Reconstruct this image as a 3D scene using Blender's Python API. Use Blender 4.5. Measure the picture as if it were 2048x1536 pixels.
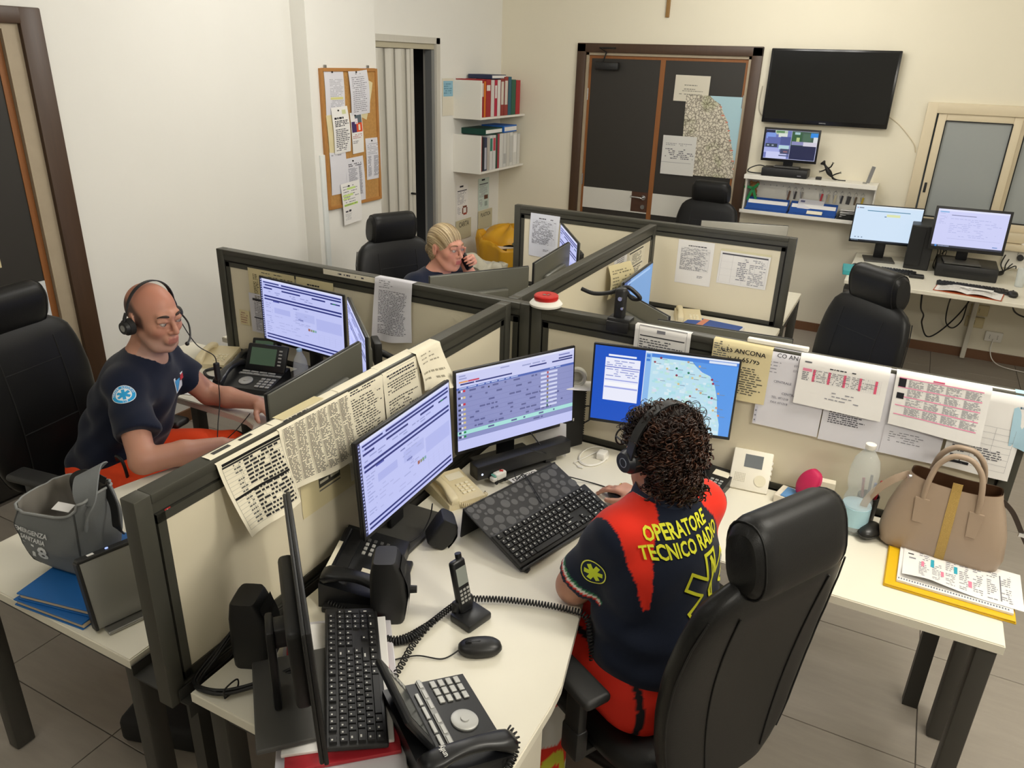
import bpy, bmesh, math, random
import numpy as np
from mathutils import Vector, Matrix, Euler
random.seed(7)
for o in list(bpy.data.objects): bpy.data.objects.remove(o)
scene = bpy.context.scene
COL = scene.collection
PI = math.pi

# ---------------------------------------------------------------- camera
CAM_H = 2.12
_right = (0.892207, 0.450466, 0.032272)
_down = (0.20475, -0.341228, -0.917409)  # replaced just below by exact values
def _cam_axes(yaw=-0.467494933, pitch=-0.402164095, roll=0.0322892894):
    f = Vector((math.sin(yaw)*math.cos(pitch), math.cos(yaw)*math.cos(pitch), math.sin(pitch)))
    r = Vector((math.cos(yaw), -math.sin(yaw), 0)); u = r.cross(f)
    return math.cos(roll)*r + math.sin(roll)*u, -math.sin(roll)*r + math.cos(roll)*u, f
_r, _u, _f = _cam_axes()
cam_data = bpy.data.cameras.new('camera'); cam = bpy.data.objects.new('camera', cam_data); COL.objects.link(cam)
cam_data.sensor_fit = 'HORIZONTAL'; cam_data.sensor_width = 36.0
cam_data.lens = 1526.48/2048*36.0
cam_data.clip_start = 0.02; cam_data.clip_end = 60
_m = Matrix((( _r.x, _u.x, -_f.x, 0), (_r.y, _u.y, -_f.y, 0), (_r.z, _u.z, -_f.z, CAM_H), (0, 0, 0, 1)))
cam.matrix_world = _m
scene.camera = cam

# ---------------------------------------------------------------- world, exposure
w = bpy.data.worlds.new('world'); scene.world = w; w.use_nodes = True
w.node_tree.nodes['Background'].inputs[0].default_value = (0.75, 0.8, 0.9, 1)
w.node_tree.nodes['Background'].inputs[1].default_value = 0.4
vs = scene.view_settings
vs.view_transform = 'Standard'; vs.look = 'None'; vs.gamma = 1.0; vs.exposure = 0.04; vs.use_curve_mapping = False
scene.display_settings.display_device = 'sRGB'

# ceiling lamps (x, y, size_x, size_y, watts, colour); the fixtures themselves are built with the ceiling
WARM, COOL, NEUT = (1.0, 0.955, 0.86), (0.92, 0.97, 1.0), (1.0, 0.985, 0.95)
LAMPS = [(0.7, 2.2, 1.2, 0.28, 84, WARM), (1.5, 0.5, 1.2, 0.28, 70, WARM), (1.5, 5.0, 1.2, 0.28, 15, WARM), (-2.1, 3.4, 1.2, 0.28, 40, NEUT), (-1.7, 0.3, 1.2, 0.28, 9, COOL), (-1.0, 5.6, 1.2, 0.28, 34, NEUT)]
CEIL = 3.0
for lx, ly, sx, sy, W, lcol in LAMPS:
    for q in (-0.38, 0.0, 0.38):
        ld = bpy.data.lights.new('tube_light', 'POINT'); ld.energy = W/3; ld.shadow_soft_size = 0.13; ld.color = lcol
        lo = bpy.data.objects.new('tube_light', ld); lo.location = (lx+q, ly, CEIL-0.24); COL.objects.link(lo)

# ---------------------------------------------------------------- materials
def lin(c):
    if isinstance(c, str):
        c = c.lstrip('#'); c = [int(c[i:i+2], 16)/255 for i in (0, 2, 4)]
        return tuple(x/12.92 if x <= 0.04045 else ((x+0.055)/1.055)**2.4 for x in c)
    return tuple(c)
_M = {}
def mat(name, color='#808080', rough=0.5, metal=0.0, noise=0.0, nscale=8.0, bump=0.0, bscale=200.0, spec=0.5, emit=0.0, stretch=None, ncol=None, coat=0.0, sheen=0.0):
    if name in _M: return _M[name]
    m = bpy.data.materials.new(name); m.use_nodes = True; nt = m.node_tree; b = nt.nodes['Principled BSDF']
    c = lin(color) + (1,)
    b.inputs['Base Color'].default_value = c; b.inputs['Roughness'].default_value = rough; b.inputs['Metallic'].default_value = metal
    b.inputs['Specular IOR Level'].default_value = spec
    if coat: b.inputs['Coat Weight'].default_value = coat; b.inputs['Coat Roughness'].default_value = 0.1
    if sheen: b.inputs['Sheen Weight'].default_value = sheen
    if emit:
        b.inputs['Emission Color'].default_value = c; b.inputs['Emission Strength'].default_value = emit
    if noise or bump:
        tc = nt.nodes.new('ShaderNodeTexCoord')
        vec = tc.outputs['Object']
        if stretch:
            mp = nt.nodes.new('ShaderNodeMapping'); mp.inputs['Scale'].default_value = stretch
            nt.links.new(vec, mp.inputs['Vector']); vec = mp.outputs['Vector']
    if noise:
        n = nt.nodes.new('ShaderNodeTexNoise'); n.inputs['Scale'].default_value = nscale; n.inputs['Detail'].default_value = 6; n.inputs['Roughness'].default_value = 0.65
        nt.links.new(vec, n.inputs['Vector'])
        mx = nt.nodes.new('ShaderNodeMix'); mx.data_type = 'RGBA'
        mx.inputs['A'].default_value = tuple(max(0, x*(1-noise)) for x in c[:3]) + (1,)
        c2 = lin(ncol) if ncol else tuple(min(1, x*(1+noise)) for x in c[:3])
        mx.inputs['B'].default_value = tuple(c2) + (1,)
        nt.links.new(n.outputs['Fac'], mx.inputs['Factor']); nt.links.new(mx.outputs['Result'], b.inputs['Base Color'])
    if bump:
        n2 = nt.nodes.new('ShaderNodeTexNoise'); n2.inputs['Scale'].default_value = bscale; n2.inputs['Detail'].default_value = 3
        nt.links.new(vec, n2.inputs['Vector'])
        bp = nt.nodes.new('ShaderNodeBump'); bp.inputs['Strength'].default_value = bump; bp.inputs['Distance'].default_value = 0.003
        nt.links.new(n2.outputs['Fac'], bp.inputs['Height']); nt.links.new(bp.outputs['Normal'], b.inputs['Normal'])
    _M[name] = m
    return m
def attr_mat(name, rough=0.5, spec=0.4, bump=0.0, bscale=300.0, sss=0.0, sheen=0.0, noise=0.0, nscale=60.0):
    """colour read from the mesh's own colour attribute 'Col' (cloth dye, skin, map print)"""
    if name in _M: return _M[name]
    m = bpy.data.materials.new(name); m.use_nodes = True; nt = m.node_tree; b = nt.nodes['Principled BSDF']
    a = nt.nodes.new('ShaderNodeAttribute'); a.attribute_name = 'Col'
    nt.links.new(a.outputs['Color'], b.inputs['Base Color'])
    b.inputs['Roughness'].default_value = rough; b.inputs['Specular IOR Level'].default_value = spec
    if sheen: b.inputs['Sheen Weight'].default_value = sheen
    if sss:
        b.inputs['Subsurface Weight'].default_value = sss; b.inputs['Subsurface Scale'].default_value = 0.01
        b.inputs['Subsurface Radius'].default_value = (1.0, 0.35, 0.2)
    if bump:
        tc = nt.nodes.new('ShaderNodeTexCoord'); n2 = nt.nodes.new('ShaderNodeTexNoise'); n2.inputs['Scale'].default_value = bscale
        nt.links.new(tc.outputs['Object'], n2.inputs['Vector'])
        bp = nt.nodes.new('ShaderNodeBump'); bp.inputs['Strength'].default_value = bump; bp.inputs['Distance'].default_value = 0.002
        nt.links.new(n2.outputs['Fac'], bp.inputs['Height']); nt.links.new(bp.outputs['Normal'], b.inputs['Normal'])
    _M[name] = m
    return m
def glow(name, color, strength=1.0):
    if name in _M: return _M[name]
    m = bpy.data.materials.new(name); m.use_nodes = True; b = m.node_tree.nodes['Principled BSDF']; c = lin(color) + (1,)
    b.inputs['Base Color'].default_value = (0.01, 0.01, 0.012, 1); b.inputs['Roughness'].default_value = 0.35
    b.inputs['Emission Color'].default_value = c; b.inputs['Emission Strength'].default_value = strength
    _M[name] = m
    return m
def glass(name, color=(0.95, 0.97, 0.98), rough=0.02, alpha=0.25):
    if name in _M: return _M[name]
    m = bpy.data.materials.new(name); m.use_nodes = True; nt = m.node_tree; b = nt.nodes['Principled BSDF']
    b.inputs['Base Color'].default_value = tuple(color) + (1,); b.inputs['Roughness'].default_value = rough
    t = nt.nodes.new('ShaderNodeBsdfTransparent'); t.inputs[0].default_value = tuple(color) + (1,)
    mx = nt.nodes.new('ShaderNodeMixShader'); mx.inputs[0].default_value = alpha
    out = nt.nodes['Material Output']
    nt.links.new(t.outputs[0], mx.inputs[1]); nt.links.new(b.outputs[0], mx.inputs[2]); nt.links.new(mx.outputs[0], out.inputs[0])
    _M[name] = m
    return m

# ---------------------------------------------------------------- mesh builder
def V(*a): return Vector(a[0] if len(a) == 1 else a)
def rotz(a): return Matrix.Rotation(a, 3, 'Z')
def rmat(rx=0, ry=0, rz=0): return Euler((rx, ry, rz)).to_matrix()
class MB:
    def __init__(s): s.v = []; s.f = []; s.mi = []; s.cur = 0; s.xf = None
    def m(s, i): s.cur = i; return s
    def add(s, vs_, fs_):
        b = len(s.v)
        if s.xf is not None: vs_ = [s.xf @ Vector(p) for p in vs_]
        s.v.extend([tuple(p) for p in vs_])
        for f in fs_: s.f.append([b+i for i in f]); s.mi.append(s.cur)
        return s
    def box(s, c, size, R=None):
        c = Vector(c); h = Vector(size)/2; pts = []
        for dx, dy, dz in ((-1,-1,-1),(1,-1,-1),(1,1,-1),(-1,1,-1),(-1,-1,1),(1,-1,1),(1,1,1),(-1,1,1)):
            p = Vector((dx*h.x, dy*h.y, dz*h.z)); pts.append(c + (R @ p if R is not None else p))
        return s.add(pts, [(0,3,2,1),(4,5,6,7),(0,1,5,4),(1,2,6,5),(2,3,7,6),(3,0,4,7)])
    def bx(s, x0, x1, y0, y1, z0, z1): return s.box(((x0+x1)/2, (y0+y1)/2, (z0+z1)/2), (x1-x0, y1-y0, z1-z0))
    def rbox(s, c, size, r=0.01, R=None, seg=2):
        """box with rounded edges"""
        bm = bmesh.new(); bmesh.ops.create_cube(bm, size=1)
        for v in bm.verts: v.co = Vector((v.co.x*size[0], v.co.y*size[1], v.co.z*size[2]))
        bmesh.ops.bevel(bm, geom=list(bm.edges), offset=min(r, min(size)*0.49), segments=seg, affect='EDGES', profile=0.5)
        c = Vector(c); bm.verts.ensure_lookup_table()
        pts = [c + (R @ v.co if R is not None else v.co) for v in bm.verts]
        fs = [[v.index for v in f.verts] for f in bm.faces]; bm.free()
        return s.add(pts, fs)
    def cyl(s, p0, p1, r0, r1=None, n=16, cap=True):
        r1 = r0 if r1 is None else r1; p0 = Vector(p0); p1 = Vector(p1); d = (p1-p0).normalized()
        a = d.orthogonal().normalized(); b = d.cross(a); pts = []
        for i in range(n):
            t = 2*PI*i/n; e = a*math.cos(t)+b*math.sin(t); pts.append(p0+e*r0)
        for i in range(n):
            t = 2*PI*i/n; e = a*math.cos(t)+b*math.sin(t); pts.append(p1+e*r1)
        fs = [(i, (i+1) % n, n+(i+1) % n, n+i) for i in range(n)]
        if cap: fs += [tuple(range(n-1, -1, -1)), tuple(range(n, 2*n))]
        return s.add(pts, fs)
    def tube(s, pts, r, n=8, cap=True, closed=False):
        P = [Vector(p) for p in pts]; N = len(P); rr = r if callable(r) else (lambda t: r)
        base = []; prev = None
        for i in range(N):
            if closed: d = P[(i+1) % N]-P[i-1]
            else: d = P[min(i+1, N-1)]-P[max(i-1, 0)]
            d = d.normalized() if d.length > 1e-9 else Vector((0, 0, 1))
            if prev is None: a = d.orthogonal().normalized()
            else:
                a = prev - d*prev.dot(d); a = a.normalized() if a.length > 1e-6 else d.orthogonal().normalized()
            prev = a; b = d.cross(a); q = rr(i/max(1, N-1))
            for k in range(n): t = 2*PI*k/n; base.append(P[i]+(a*math.cos(t)+b*math.sin(t))*q)
        fs = []
        for i in range(N if closed else N-1):
            j = (i+1) % N
            for k in range(n): fs.append((i*n+k, i*n+(k+1) % n, j*n+(k+1) % n, j*n+k))
        if cap and not closed: fs += [tuple(range(n-1, -1, -1)), tuple(range((N-1)*n, N*n))]
        return s.add(base, fs)
    def ribbon(s, pts, w, th, up=(0, 0, 1), wf=None):
        """flat strap: rectangular section swept along pts, wide axis = along x up"""
        P = [Vector(p) for p in pts]; N = len(P); base = []; up = Vector(up)
        for i in range(N):
            d = (P[min(i+1, N-1)]-P[max(i-1, 0)]).normalized(); a = d.cross(up)
            a = a.normalized() if a.length > 1e-6 else d.orthogonal().normalized(); b = a.cross(d)
            ww = w*(wf(i/(N-1)) if wf else 1)
            for x, y in ((-1,-1),(1,-1),(1,1),(-1,1)): base.append(P[i]+a*(x*ww/2)+b*(y*th/2))
        fs = [(3,2,1,0), tuple((N-1)*4+k for k in range(4))]
        for i in range(N-1):
            for k in range(4): fs.append((i*4+k, i*4+(k+1) % 4, i*4+4+(k+1) % 4, i*4+4+k))
        return s.add(base, fs)
    def lathe(s, prof, n=24, c=(0, 0, 0), R=None):
        c = Vector(c); pts = []
        for r, z in prof:
            for k in range(n):
                t = 2*PI*k/n; p = Vector((r*math.cos(t), r*math.sin(t), z)); pts.append(c+(R @ p if R is not None else p))
        fs = []
        for i in range(len(prof)-1):
            for k in range(n): fs.append((i*n+k, i*n+(k+1) % n, (i+1)*n+(k+1) % n, (i+1)*n+k))
        fs.append(tuple(range(n-1, -1, -1))); fs.append(tuple((len(prof)-1)*n+k for k in range(n)))
        return s.add(pts, fs)
    def prism(s, out, z0, z1, M=None):
        """outline (x,y) extruded z0..z1; M optional 4x4 placing local xyz"""
        n = len(out); pts = [Vector((x, y, z0)) for x, y in out]+[Vector((x, y, z1)) for x, y in out]
        if M is not None: pts = [M @ p for p in pts]
        ar = sum(out[i][0]*out[(i+1) % n][1]-out[(i+1) % n][0]*out[i][1] for i in range(n))
        fs = [(i, (i+1) % n, n+(i+1) % n, n+i) for i in range(n)]+[tuple(range(n-1, -1, -1)), tuple(range(n, 2*n))]
        if ar < 0: fs = [f[::-1] for f in fs]
        return s.add(pts, fs)
    def sphere(s, c, r, n=16, m_=10, R=None):
        c = Vector(c); r = Vector((r, r, r)) if not hasattr(r, '__len__') else Vector(r); pts = []; fs = []
        for i in range(1, m_):
            ph = PI*i/m_
            for k in range(n):
                t = 2*PI*k/n; p = Vector((r.x*math.sin(ph)*math.cos(t), r.y*math.sin(ph)*math.sin(t), r.z*math.cos(ph))); pts.append(c+(R @ p if R is not None else p))
        top = len(pts); p = Vector((0, 0, r.z)); pts.append(c+(R @ p if R is not None else p)); pts.append(c-(R @ p if R is not None else p))
        for i in range(m_-2):
            for k in range(n): fs.append((i*n+k, (i+1)*n+k, (i+1)*n+(k+1) % n, i*n+(k+1) % n))
        for k in range(n): fs.append((top, k, (k+1) % n)); fs.append((top+1, (m_-2)*n+(k+1) % n, (m_-2)*n+k))
        return s.add(pts, fs)
    def surf(s, fn, nu, nv, closed_u=False):
        pts = [fn(i/(nu-1 if not closed_u else nu), j/(nv-1)) for j in range(nv) for i in range(nu)]; fs = []
        for j in range(nv-1):
            for i in range(nu if closed_u else nu-1): fs.append((j*nu+i, j*nu+(i+1) % nu, (j+1)*nu+(i+1) % nu, (j+1)*nu+i))
        return s.add(pts, fs)
    def quad(s, a, b, c, d): return s.add([a, b, c, d], [(0, 1, 2, 3)])
    def mesh(s, name, mats, smooth=None):
        me = bpy.data.meshes.new(name); me.from_pydata(s.v, [], s.f)
        for m in (mats if isinstance(mats, (list, tuple)) else [mats]): me.materials.append(m)
        if any(s.mi): me.polygons.foreach_set('material_index', s.mi)
        if smooth is not None:
            me.polygons.foreach_set('use_smooth', [True]*len(me.polygons))
            if smooth < 180:
                try: me.set_sharp_from_angle(angle=math.radians(smooth))
                except Exception: pass
        me.update()
        return me
    def obj(s, name, mats, parent=None, smooth=None, loc=None, rz=None):
        return link(name, s.mesh(name, mats, smooth), parent, loc, rz)
def link(name, me, parent=None, loc=None, rz=None, rot=None):
    o = bpy.data.objects.new(name, me); COL.objects.link(o)
    if parent is not None: o.parent = parent
    if loc is not None: o.location = loc
    if rz is not None: o.rotation_euler = (0, 0, rz)
    if rot is not None: o.rotation_euler = rot
    return o
def tag(o, label=None, cat=None, group=None, kind=None):
    if label: o['label'] = label
    if cat: o['category'] = cat
    if group: o['group'] = group
    if kind: o['kind'] = kind
    return o
def thing(name, label, cat, loc=(0, 0, 0), rz=0, group=None, rot=None):
    o = bpy.data.objects.new(name, None); COL.objects.link(o); o.empty_display_size = 0.1
    o.location = loc; o.rotation_euler = rot if rot is not None else (0, 0, rz)
    return tag(o, label, cat, group)
def struct(name, mb, mats, parent=None, smooth=None):
    o = mb.obj(name, mats, parent, smooth)
    if parent is None: o['kind'] = 'structure'
    return o
def copy_tree(o, parent=None):
    c = o.copy(); COL.objects.link(c); c.parent = parent
    for ch in list(o.children): copy_tree(ch, c)
    return c
def catmull(pts, n=8):
    P = [Vector(p) for p in pts]; out = []
    for i in range(len(P)-1):
        p0 = P[max(i-1, 0)]; p1 = P[i]; p2 = P[i+1]; p3 = P[min(i+2, len(P)-1)]
        for k in range(n):
            t = k/n; out.append(0.5*((2*p1)+(p2-p0)*t+(2*p0-5*p1+4*p2-p3)*t*t+(3*p1-p0-3*p2+p3)*t**3))
    out.append(P[-1]); return out
def coil(pts, rc, pitch, seg=10):
    """helix wound round a polyline"""
    P = catmull(pts, 12); L = [0]
    for i in range(1, len(P)): L.append(L[-1]+(P[i]-P[i-1]).length)
    tot = L[-1]; N = max(8, int(tot/pitch*seg)); out = []; j = 0; prev = None
    for k in range(N+1):
        s_ = tot*k/N
        while j < len(P)-2 and L[j+1] < s_: j += 1
        t = (s_-L[j])/max(1e-9, L[j+1]-L[j]); p = P[j].lerp(P[j+1], min(1, max(0, t))); d = (P[j+1]-P[j]).normalized()
        if prev is None: a = d.orthogonal().normalized()
        else: a = (prev-d*prev.dot(d)).normalized()
        prev = a; b = d.cross(a); th = 2*PI*s_/pitch; out.append(p+(a*math.cos(th)+b*math.sin(th))*rc)
    return out
_txt = {}
def text_mesh(txt, size=0.02, align='CENTER', shear=0.0, bold=0.0, xs=1.0):
    """flat lettering as vertex/face lists in the local xy plane"""
    key = (txt, size, align, shear, bold, xs)
    if key in _txt: return _txt[key]
    cu = bpy.data.curves.new('lettering', 'FONT'); cu.body = txt; cu.size = size; cu.align_x = align; cu.align_y = 'CENTER'; cu.shear = shear; cu.offset = bold*size; cu.resolution_u = 2
    cu.fill_mode = 'FRONT'
    o = bpy.data.objects.new('lettering', cu); COL.objects.link(o)
    me = bpy.data.meshes.new_from_object(o)
    vs_ = [(v.co.x*xs, v.co.y, 0) for v in me.vertices]; fs_ = [list(p.vertices) for p in me.polygons]
    bpy.data.objects.remove(o); bpy.data.curves.remove(cu); bpy.data.meshes.remove(me)
    _txt[key] = (vs_, fs_)
    return vs_, fs_
def text(mb, txt, size, M, align='CENTER', **k):
    """lettering placed by 4x4 M (local x right, y up, z out)"""
    vs_, fs_ = text_mesh(txt, size, align, **k)
    return mb.add([M @ Vector(p) for p in vs_], fs_)
def frame(o, x, y, z=None):
    x = Vector(x).normalized(); y = Vector(y); y = (y-x*x.dot(y)).normalized(); z = x.cross(y); o = Vector(o)
    return Matrix(((x.x, y.x, z.x, o.x), (x.y, y.y, z.y, o.y), (x.z, y.z, z.z, o.z), (0, 0, 0, 1)))
# ================================================================ THE ROOM
WX, WY = -3.70, 6.888          # left wall plane, back wall plane
RX, RY0 = 3.2, -2.6            # right wall, wall behind the camera
m_wall = mat('wall_paint', '#e9e7e0', 0.75, noise=0.035, nscale=1.3, bump=0.05, bscale=60)
m_wallb = mat('wall_paint_back', '#e6dfca', 0.75, noise=0.035, nscale=1.3, bump=0.05, bscale=60)
m_grout = mat('grout', '#5d5750', 0.9)
m_tile = mat('porcelain_tile', '#9d958a', 0.42, noise=0.16, nscale=5.0, stretch=(1.0, 6.0, 1.0), bump=0.04, bscale=30)
m_base = mat('baseboard_wood', '#6d4a30', 0.5, noise=0.2, nscale=6, stretch=(0.4, 4, 4))
m_frame = mat('dark_door_frame', '#45301f', 0.45, noise=0.25, nscale=7, stretch=(6, 6, 0.6))
m_jamb = mat('door_jamb_cream', '#a99a82', 0.6, noise=0.12, nscale=10)
m_leaf = mat('door_leaf_laminate', '#2c2924', 0.5, noise=0.06, nscale=14)
m_band = mat('door_band_white', '#d3d1c8', 0.5)
m_edge = mat('door_edge_wood', '#8a5527', 0.5, noise=0.3, nscale=9, stretch=(8, 8, 0.5))
m_chrome = mat('chrome', '#c9c9c9', 0.22, 1.0)
m_steel = mat('brushed_steel', '#a5a5a3', 0.35, 1.0)
m_black = mat('black_plastic', '#1b1b1b', 0.45)
m_black2 = mat('black_matte', '#141414', 0.7)
m_white = mat('white_plastic', '#ece9e0', 0.45)
m_void = mat('dark_store', '#0d0c0c', 0.9)

# floor: grout bed and every tile in the room
fb = MB().bx(WX-0.3, RX, RY0, WY+0.1, -0.06, -0.004)
floor = struct('floor', fb, m_grout)
TP, TX0, TY0 = 0.6, 0.396, 2.886
tile_me = MB().rbox((0, 0, -0.006), (0.5965, 0.5965, 0.012), 0.0012, seg=1).mesh('floor_tile', m_tile)
i0, i1 = math.ceil((WX-TX0)/TP)-1, math.floor((RX-TX0)/TP)
j0, j1 = math.ceil((-0.6-TY0)/TP), math.floor((WY-TY0)/TP)
for i in range(i0, i1+1):
    for j in range(j0, j1+1):
        x0 = max(TX0+i*TP, WX); x1 = min(TX0+(i+1)*TP, RX); y0 = TY0+j*TP; y1 = min(y0+TP, WY)
        if x1-x0 < 0.02 or y1-y0 < 0.02: continue
        o = link('floor_tile', tile_me, floor, ((x0+x1)/2, (y0+y1)/2, 0), rz=0)
        o.scale = ((x1-x0)/TP, (y1-y0)/TP, 1)

struct('ceiling', MB().bx(WX-0.3, RX+0.1, RY0-0.1, WY+0.1, CEIL, CEIL+0.1), mat('ceiling_paint', '#e9e7df', 0.85))
struct('wall_right', MB().bx(RX, RX+0.12, RY0, WY, 0, CEIL), m_wall)
struct('wall_front', MB().bx(WX-0.12, RX+0.12, RY0-0.12, RY0, 0, CEIL), m_wall)

# left wall: brown door opening y 1.42..2.33, pillar 4.07..4.78, folding door opening 4.80..5.80
wl = MB()
wl.bx(WX-0.12, WX, RY0, 1.44, 0, CEIL)
wl.bx(WX-0.12, WX, 2.33, 4.07, 0, CEIL)
wl.bx(WX-0.12, WX, 1.44, 2.33, 2.2, CEIL)
wl.bx(WX-0.12, WX, 4.07, 4.80, 0, CEIL)
wl.bx(WX-0.12, WX, 4.80, 5.80, 2.24, CEIL)
wl.bx(WX-0.12, WX, 5.80, WY+0.12, 0, CEIL)
struct('wall_left', wl, m_wall)
struct('wall_pillar', MB().bx(WX, WX+0.122, 4.07, 4.78, 0, CEIL), m_wall)
# dark store room behind the folding door and blank behind the brown door
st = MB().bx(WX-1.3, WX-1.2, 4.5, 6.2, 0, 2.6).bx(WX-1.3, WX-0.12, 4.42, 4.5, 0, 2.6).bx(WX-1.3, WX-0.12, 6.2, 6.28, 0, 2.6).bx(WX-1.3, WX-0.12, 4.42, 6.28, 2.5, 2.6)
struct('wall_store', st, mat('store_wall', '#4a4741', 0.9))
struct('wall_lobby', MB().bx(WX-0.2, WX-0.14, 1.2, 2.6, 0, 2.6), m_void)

# back wall with the double-door and window openings
DX0, DX1, DZ = -2.835, -1.385, 2.2       # clear opening of the double door
NX0, NX1, NZ0, NZ1 = 0.02, 1.62, 1.01, 1.86
wb = MB()
wb.bx(WX-0.12, DX0, WY, WY+0.12, 0, CEIL)
wb.bx(DX0, DX1, WY, WY+0.12, DZ, CEIL)
wb.bx(DX1, NX0, WY, WY+0.12, 0, CEIL)
wb.bx(NX0, NX1, WY, WY+0.12, NZ1, CEIL)
wb.bx(NX0, NX1, WY, WY+0.12, 0, NZ0)
wb.bx(NX1, RX+0.1, WY, WY+0.12, 0, CEIL)
struct('wall_back', wb, m_wallb)
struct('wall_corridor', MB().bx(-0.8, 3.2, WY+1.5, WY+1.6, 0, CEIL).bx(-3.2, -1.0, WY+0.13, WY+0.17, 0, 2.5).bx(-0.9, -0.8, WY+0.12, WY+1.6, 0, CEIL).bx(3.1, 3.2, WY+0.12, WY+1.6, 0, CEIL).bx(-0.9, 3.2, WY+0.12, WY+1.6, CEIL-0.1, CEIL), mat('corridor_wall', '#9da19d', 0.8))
# baseboards
struct('baseboard_back', MB().bx(-1.29, RX, WY-0.014, WY, 0.0, 0.075).bx(WX, -2.93, WY-0.014, WY, 0.0, 0.075), m_base)
struct('baseboard_left', MB().bx(WX, WX+0.014, 2.44, 4.07, 0, 0.075).bx(WX, WX+0.014, 5.85, WY, 0, 0.075), m_base)

# ---------------------------------------------------------------- double door (back wall)
d1 = thing('door_1', 'dark brown double door with white band, road map and papers in the back wall', 'door', (0, WY, 0)); d1['kind'] = 'structure'
fr = MB()
for a, b in ((DX0-0.085, DX0+0.0), (DX1, DX1+0.085)): fr.rbox(((a+b)/2, -0.012, 1.135), (b-a, 0.03, 2.27), 0.006)
fr.rbox(((DX0+DX1)/2, -0.0125, DZ+0.035), (DX1-DX0+0.17, 0.029, 0.075), 0.006)
fr.obj('door_frame', m_frame, d1, 40)
jb = MB()
for x in (DX0+0.012, DX1-0.012): jb.bx(x-0.012, x+0.012, -0.004, 0.1, 0, DZ)
jb.bx(DX0, DX1, -0.004, 0.1, DZ-0.024, DZ)
jb.obj('door_jamb', m_jamb, d1)
mid = -2.13
def leaf(x0, x1, handle_side):
    g = MB()
    e = 0.022
    g.bx(x0+e, x1-e, 0.018, 0.05, 0.02, DZ-0.05)
    lf = g.obj('door_leaf', m_leaf, d1)
    we = MB()
    for a in (x0, x1-e): we.bx(a, a+e, 0.014, 0.054, 0.01, DZ-0.026)
    we.bx(x0+e, x1-e, 0.014, 0.054, DZ-0.05, DZ-0.026)
    we.obj('wood_edging', m_edge, lf)
    bx1 = x1-e-(0.155 if handle_side else 0)
    MB().bx(x0+e, bx1, 0.010, 0.02, 0.84, 1.03).bx(x0+e, x1-e, 0.0102, 0.02, 0.84, 0.85).obj('white_band', m_band, lf)
    for z in (0.35, 1.1, 1.85):
        hx = x0+0.004 if handle_side else x1-0.004
        MB().cyl((hx, 0.006, z-0.05), (hx, 0.006, z+0.05), 0.008, n=10).obj('hinge', m_chrome, lf, 40)
    return lf
lfL = leaf(DX0+0.024, mid, True); lfR = leaf(mid, DX1-0.024, False)
hp = MB().bx(mid-0.18, mid-0.024, 0.011, 0.02, 0.852, 1.03).obj('lock_plate', mat('lock_plate_wood', '#4a2d1d', 0.5, noise=0.2, nscale=12), lfL)
hd = MB().cyl((mid-0.06, 0.012, 0.985), (mid-0.06, -0.004, 0.985), 0.022, n=16).cyl((mid-0.06, -0.004, 0.985), (mid-0.06, -0.045, 0.985), 0.009, n=10)
hd.tube([(mid-0.06, -0.045, 0.985), (mid-0.1, -0.05, 0.99), (mid-0.17, -0.048, 0.992)], 0.009, 10)
hd.obj('door_handle', m_chrome, lfL, 40)
MB().cyl((mid-0.06, 0.012, 0.9), (mid-0.06, -0.004, 0.9), 0.02, n=14).obj('lock_cylinder', m_steel, lfL, 40)
clo = MB().rbox((DX0+0.21, -0.03, 2.09), (0.22, 0.05, 0.065), 0.012).tube([(DX0+0.17, -0.035, 2.12), (DX0+0.2, -0.04, 2.2), (DX0+0.13, -0.03, 2.235), (DX0+0.28, -0.03, 2.235)], 0.008, 6)
clo.obj('door_closer', m_black, lfL, 40)

# ---------------------------------------------------------------- brown door in the left wall
d2 = thing('door_2', 'dark door with white band and steel knob in brown frame, left wall', 'door', (WX, 0, 0)); d2['kind'] = 'structure'
fr = MB()
for a, b in ((1.36, 1.44), (2.315, 2.42)): fr.rbox((0.010, (a+b)/2, 1.135), (0.03, b-a, 2.27), 0.006)
fr.rbox((0.010, 1.89, 2.235), (0.0295, 1.06, 0.07), 0.006)
fr.obj('door_frame', m_frame, d2, 40)
MB().bx(-0.1, 0.002, 1.44, 1.462, 0, 2.2).bx(-0.1, 0.002, 2.24, 2.316, 0, 2.2).bx(-0.1, 0.0015, 1.462, 2.24, 2.178, 2.2).obj('door_jamb', m_jamb, d2)
lf = MB().bx(-0.06, -0.022, 1.464, 2.205, 0.01, 2.175).obj('door_leaf', m_leaf, d2)
MB().bx(-0.062, -0.018, 2.205, 2.238, 0.01, 2.175).obj('wood_edging', m_edge, lf)
MB().bx(-0.03, -0.018, 1.464, 2.204, 0.835, 1.045).obj('white_band', mat('band_cool', '#d9dcdd', 0.5), lf)
MB().bx(-0.03, -0.019, 1.86, 2.02, 1.15, 1.45).obj('notice', mat('notice_paper', '#d8c9a2', 0.8), lf)
hb = MB().rbox((-0.012, 2.12, 0.93), (0.01, 0.05, 0.20), 0.02).cyl((-0.015, 2.12, 0.99), (0.03, 2.12, 0.99), 0.014, n=14).sphere((0.045, 2.12, 0.99), (0.02, 0.027, 0.027))
hb.obj('door_knob', m_chrome, lf, 50)

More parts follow.
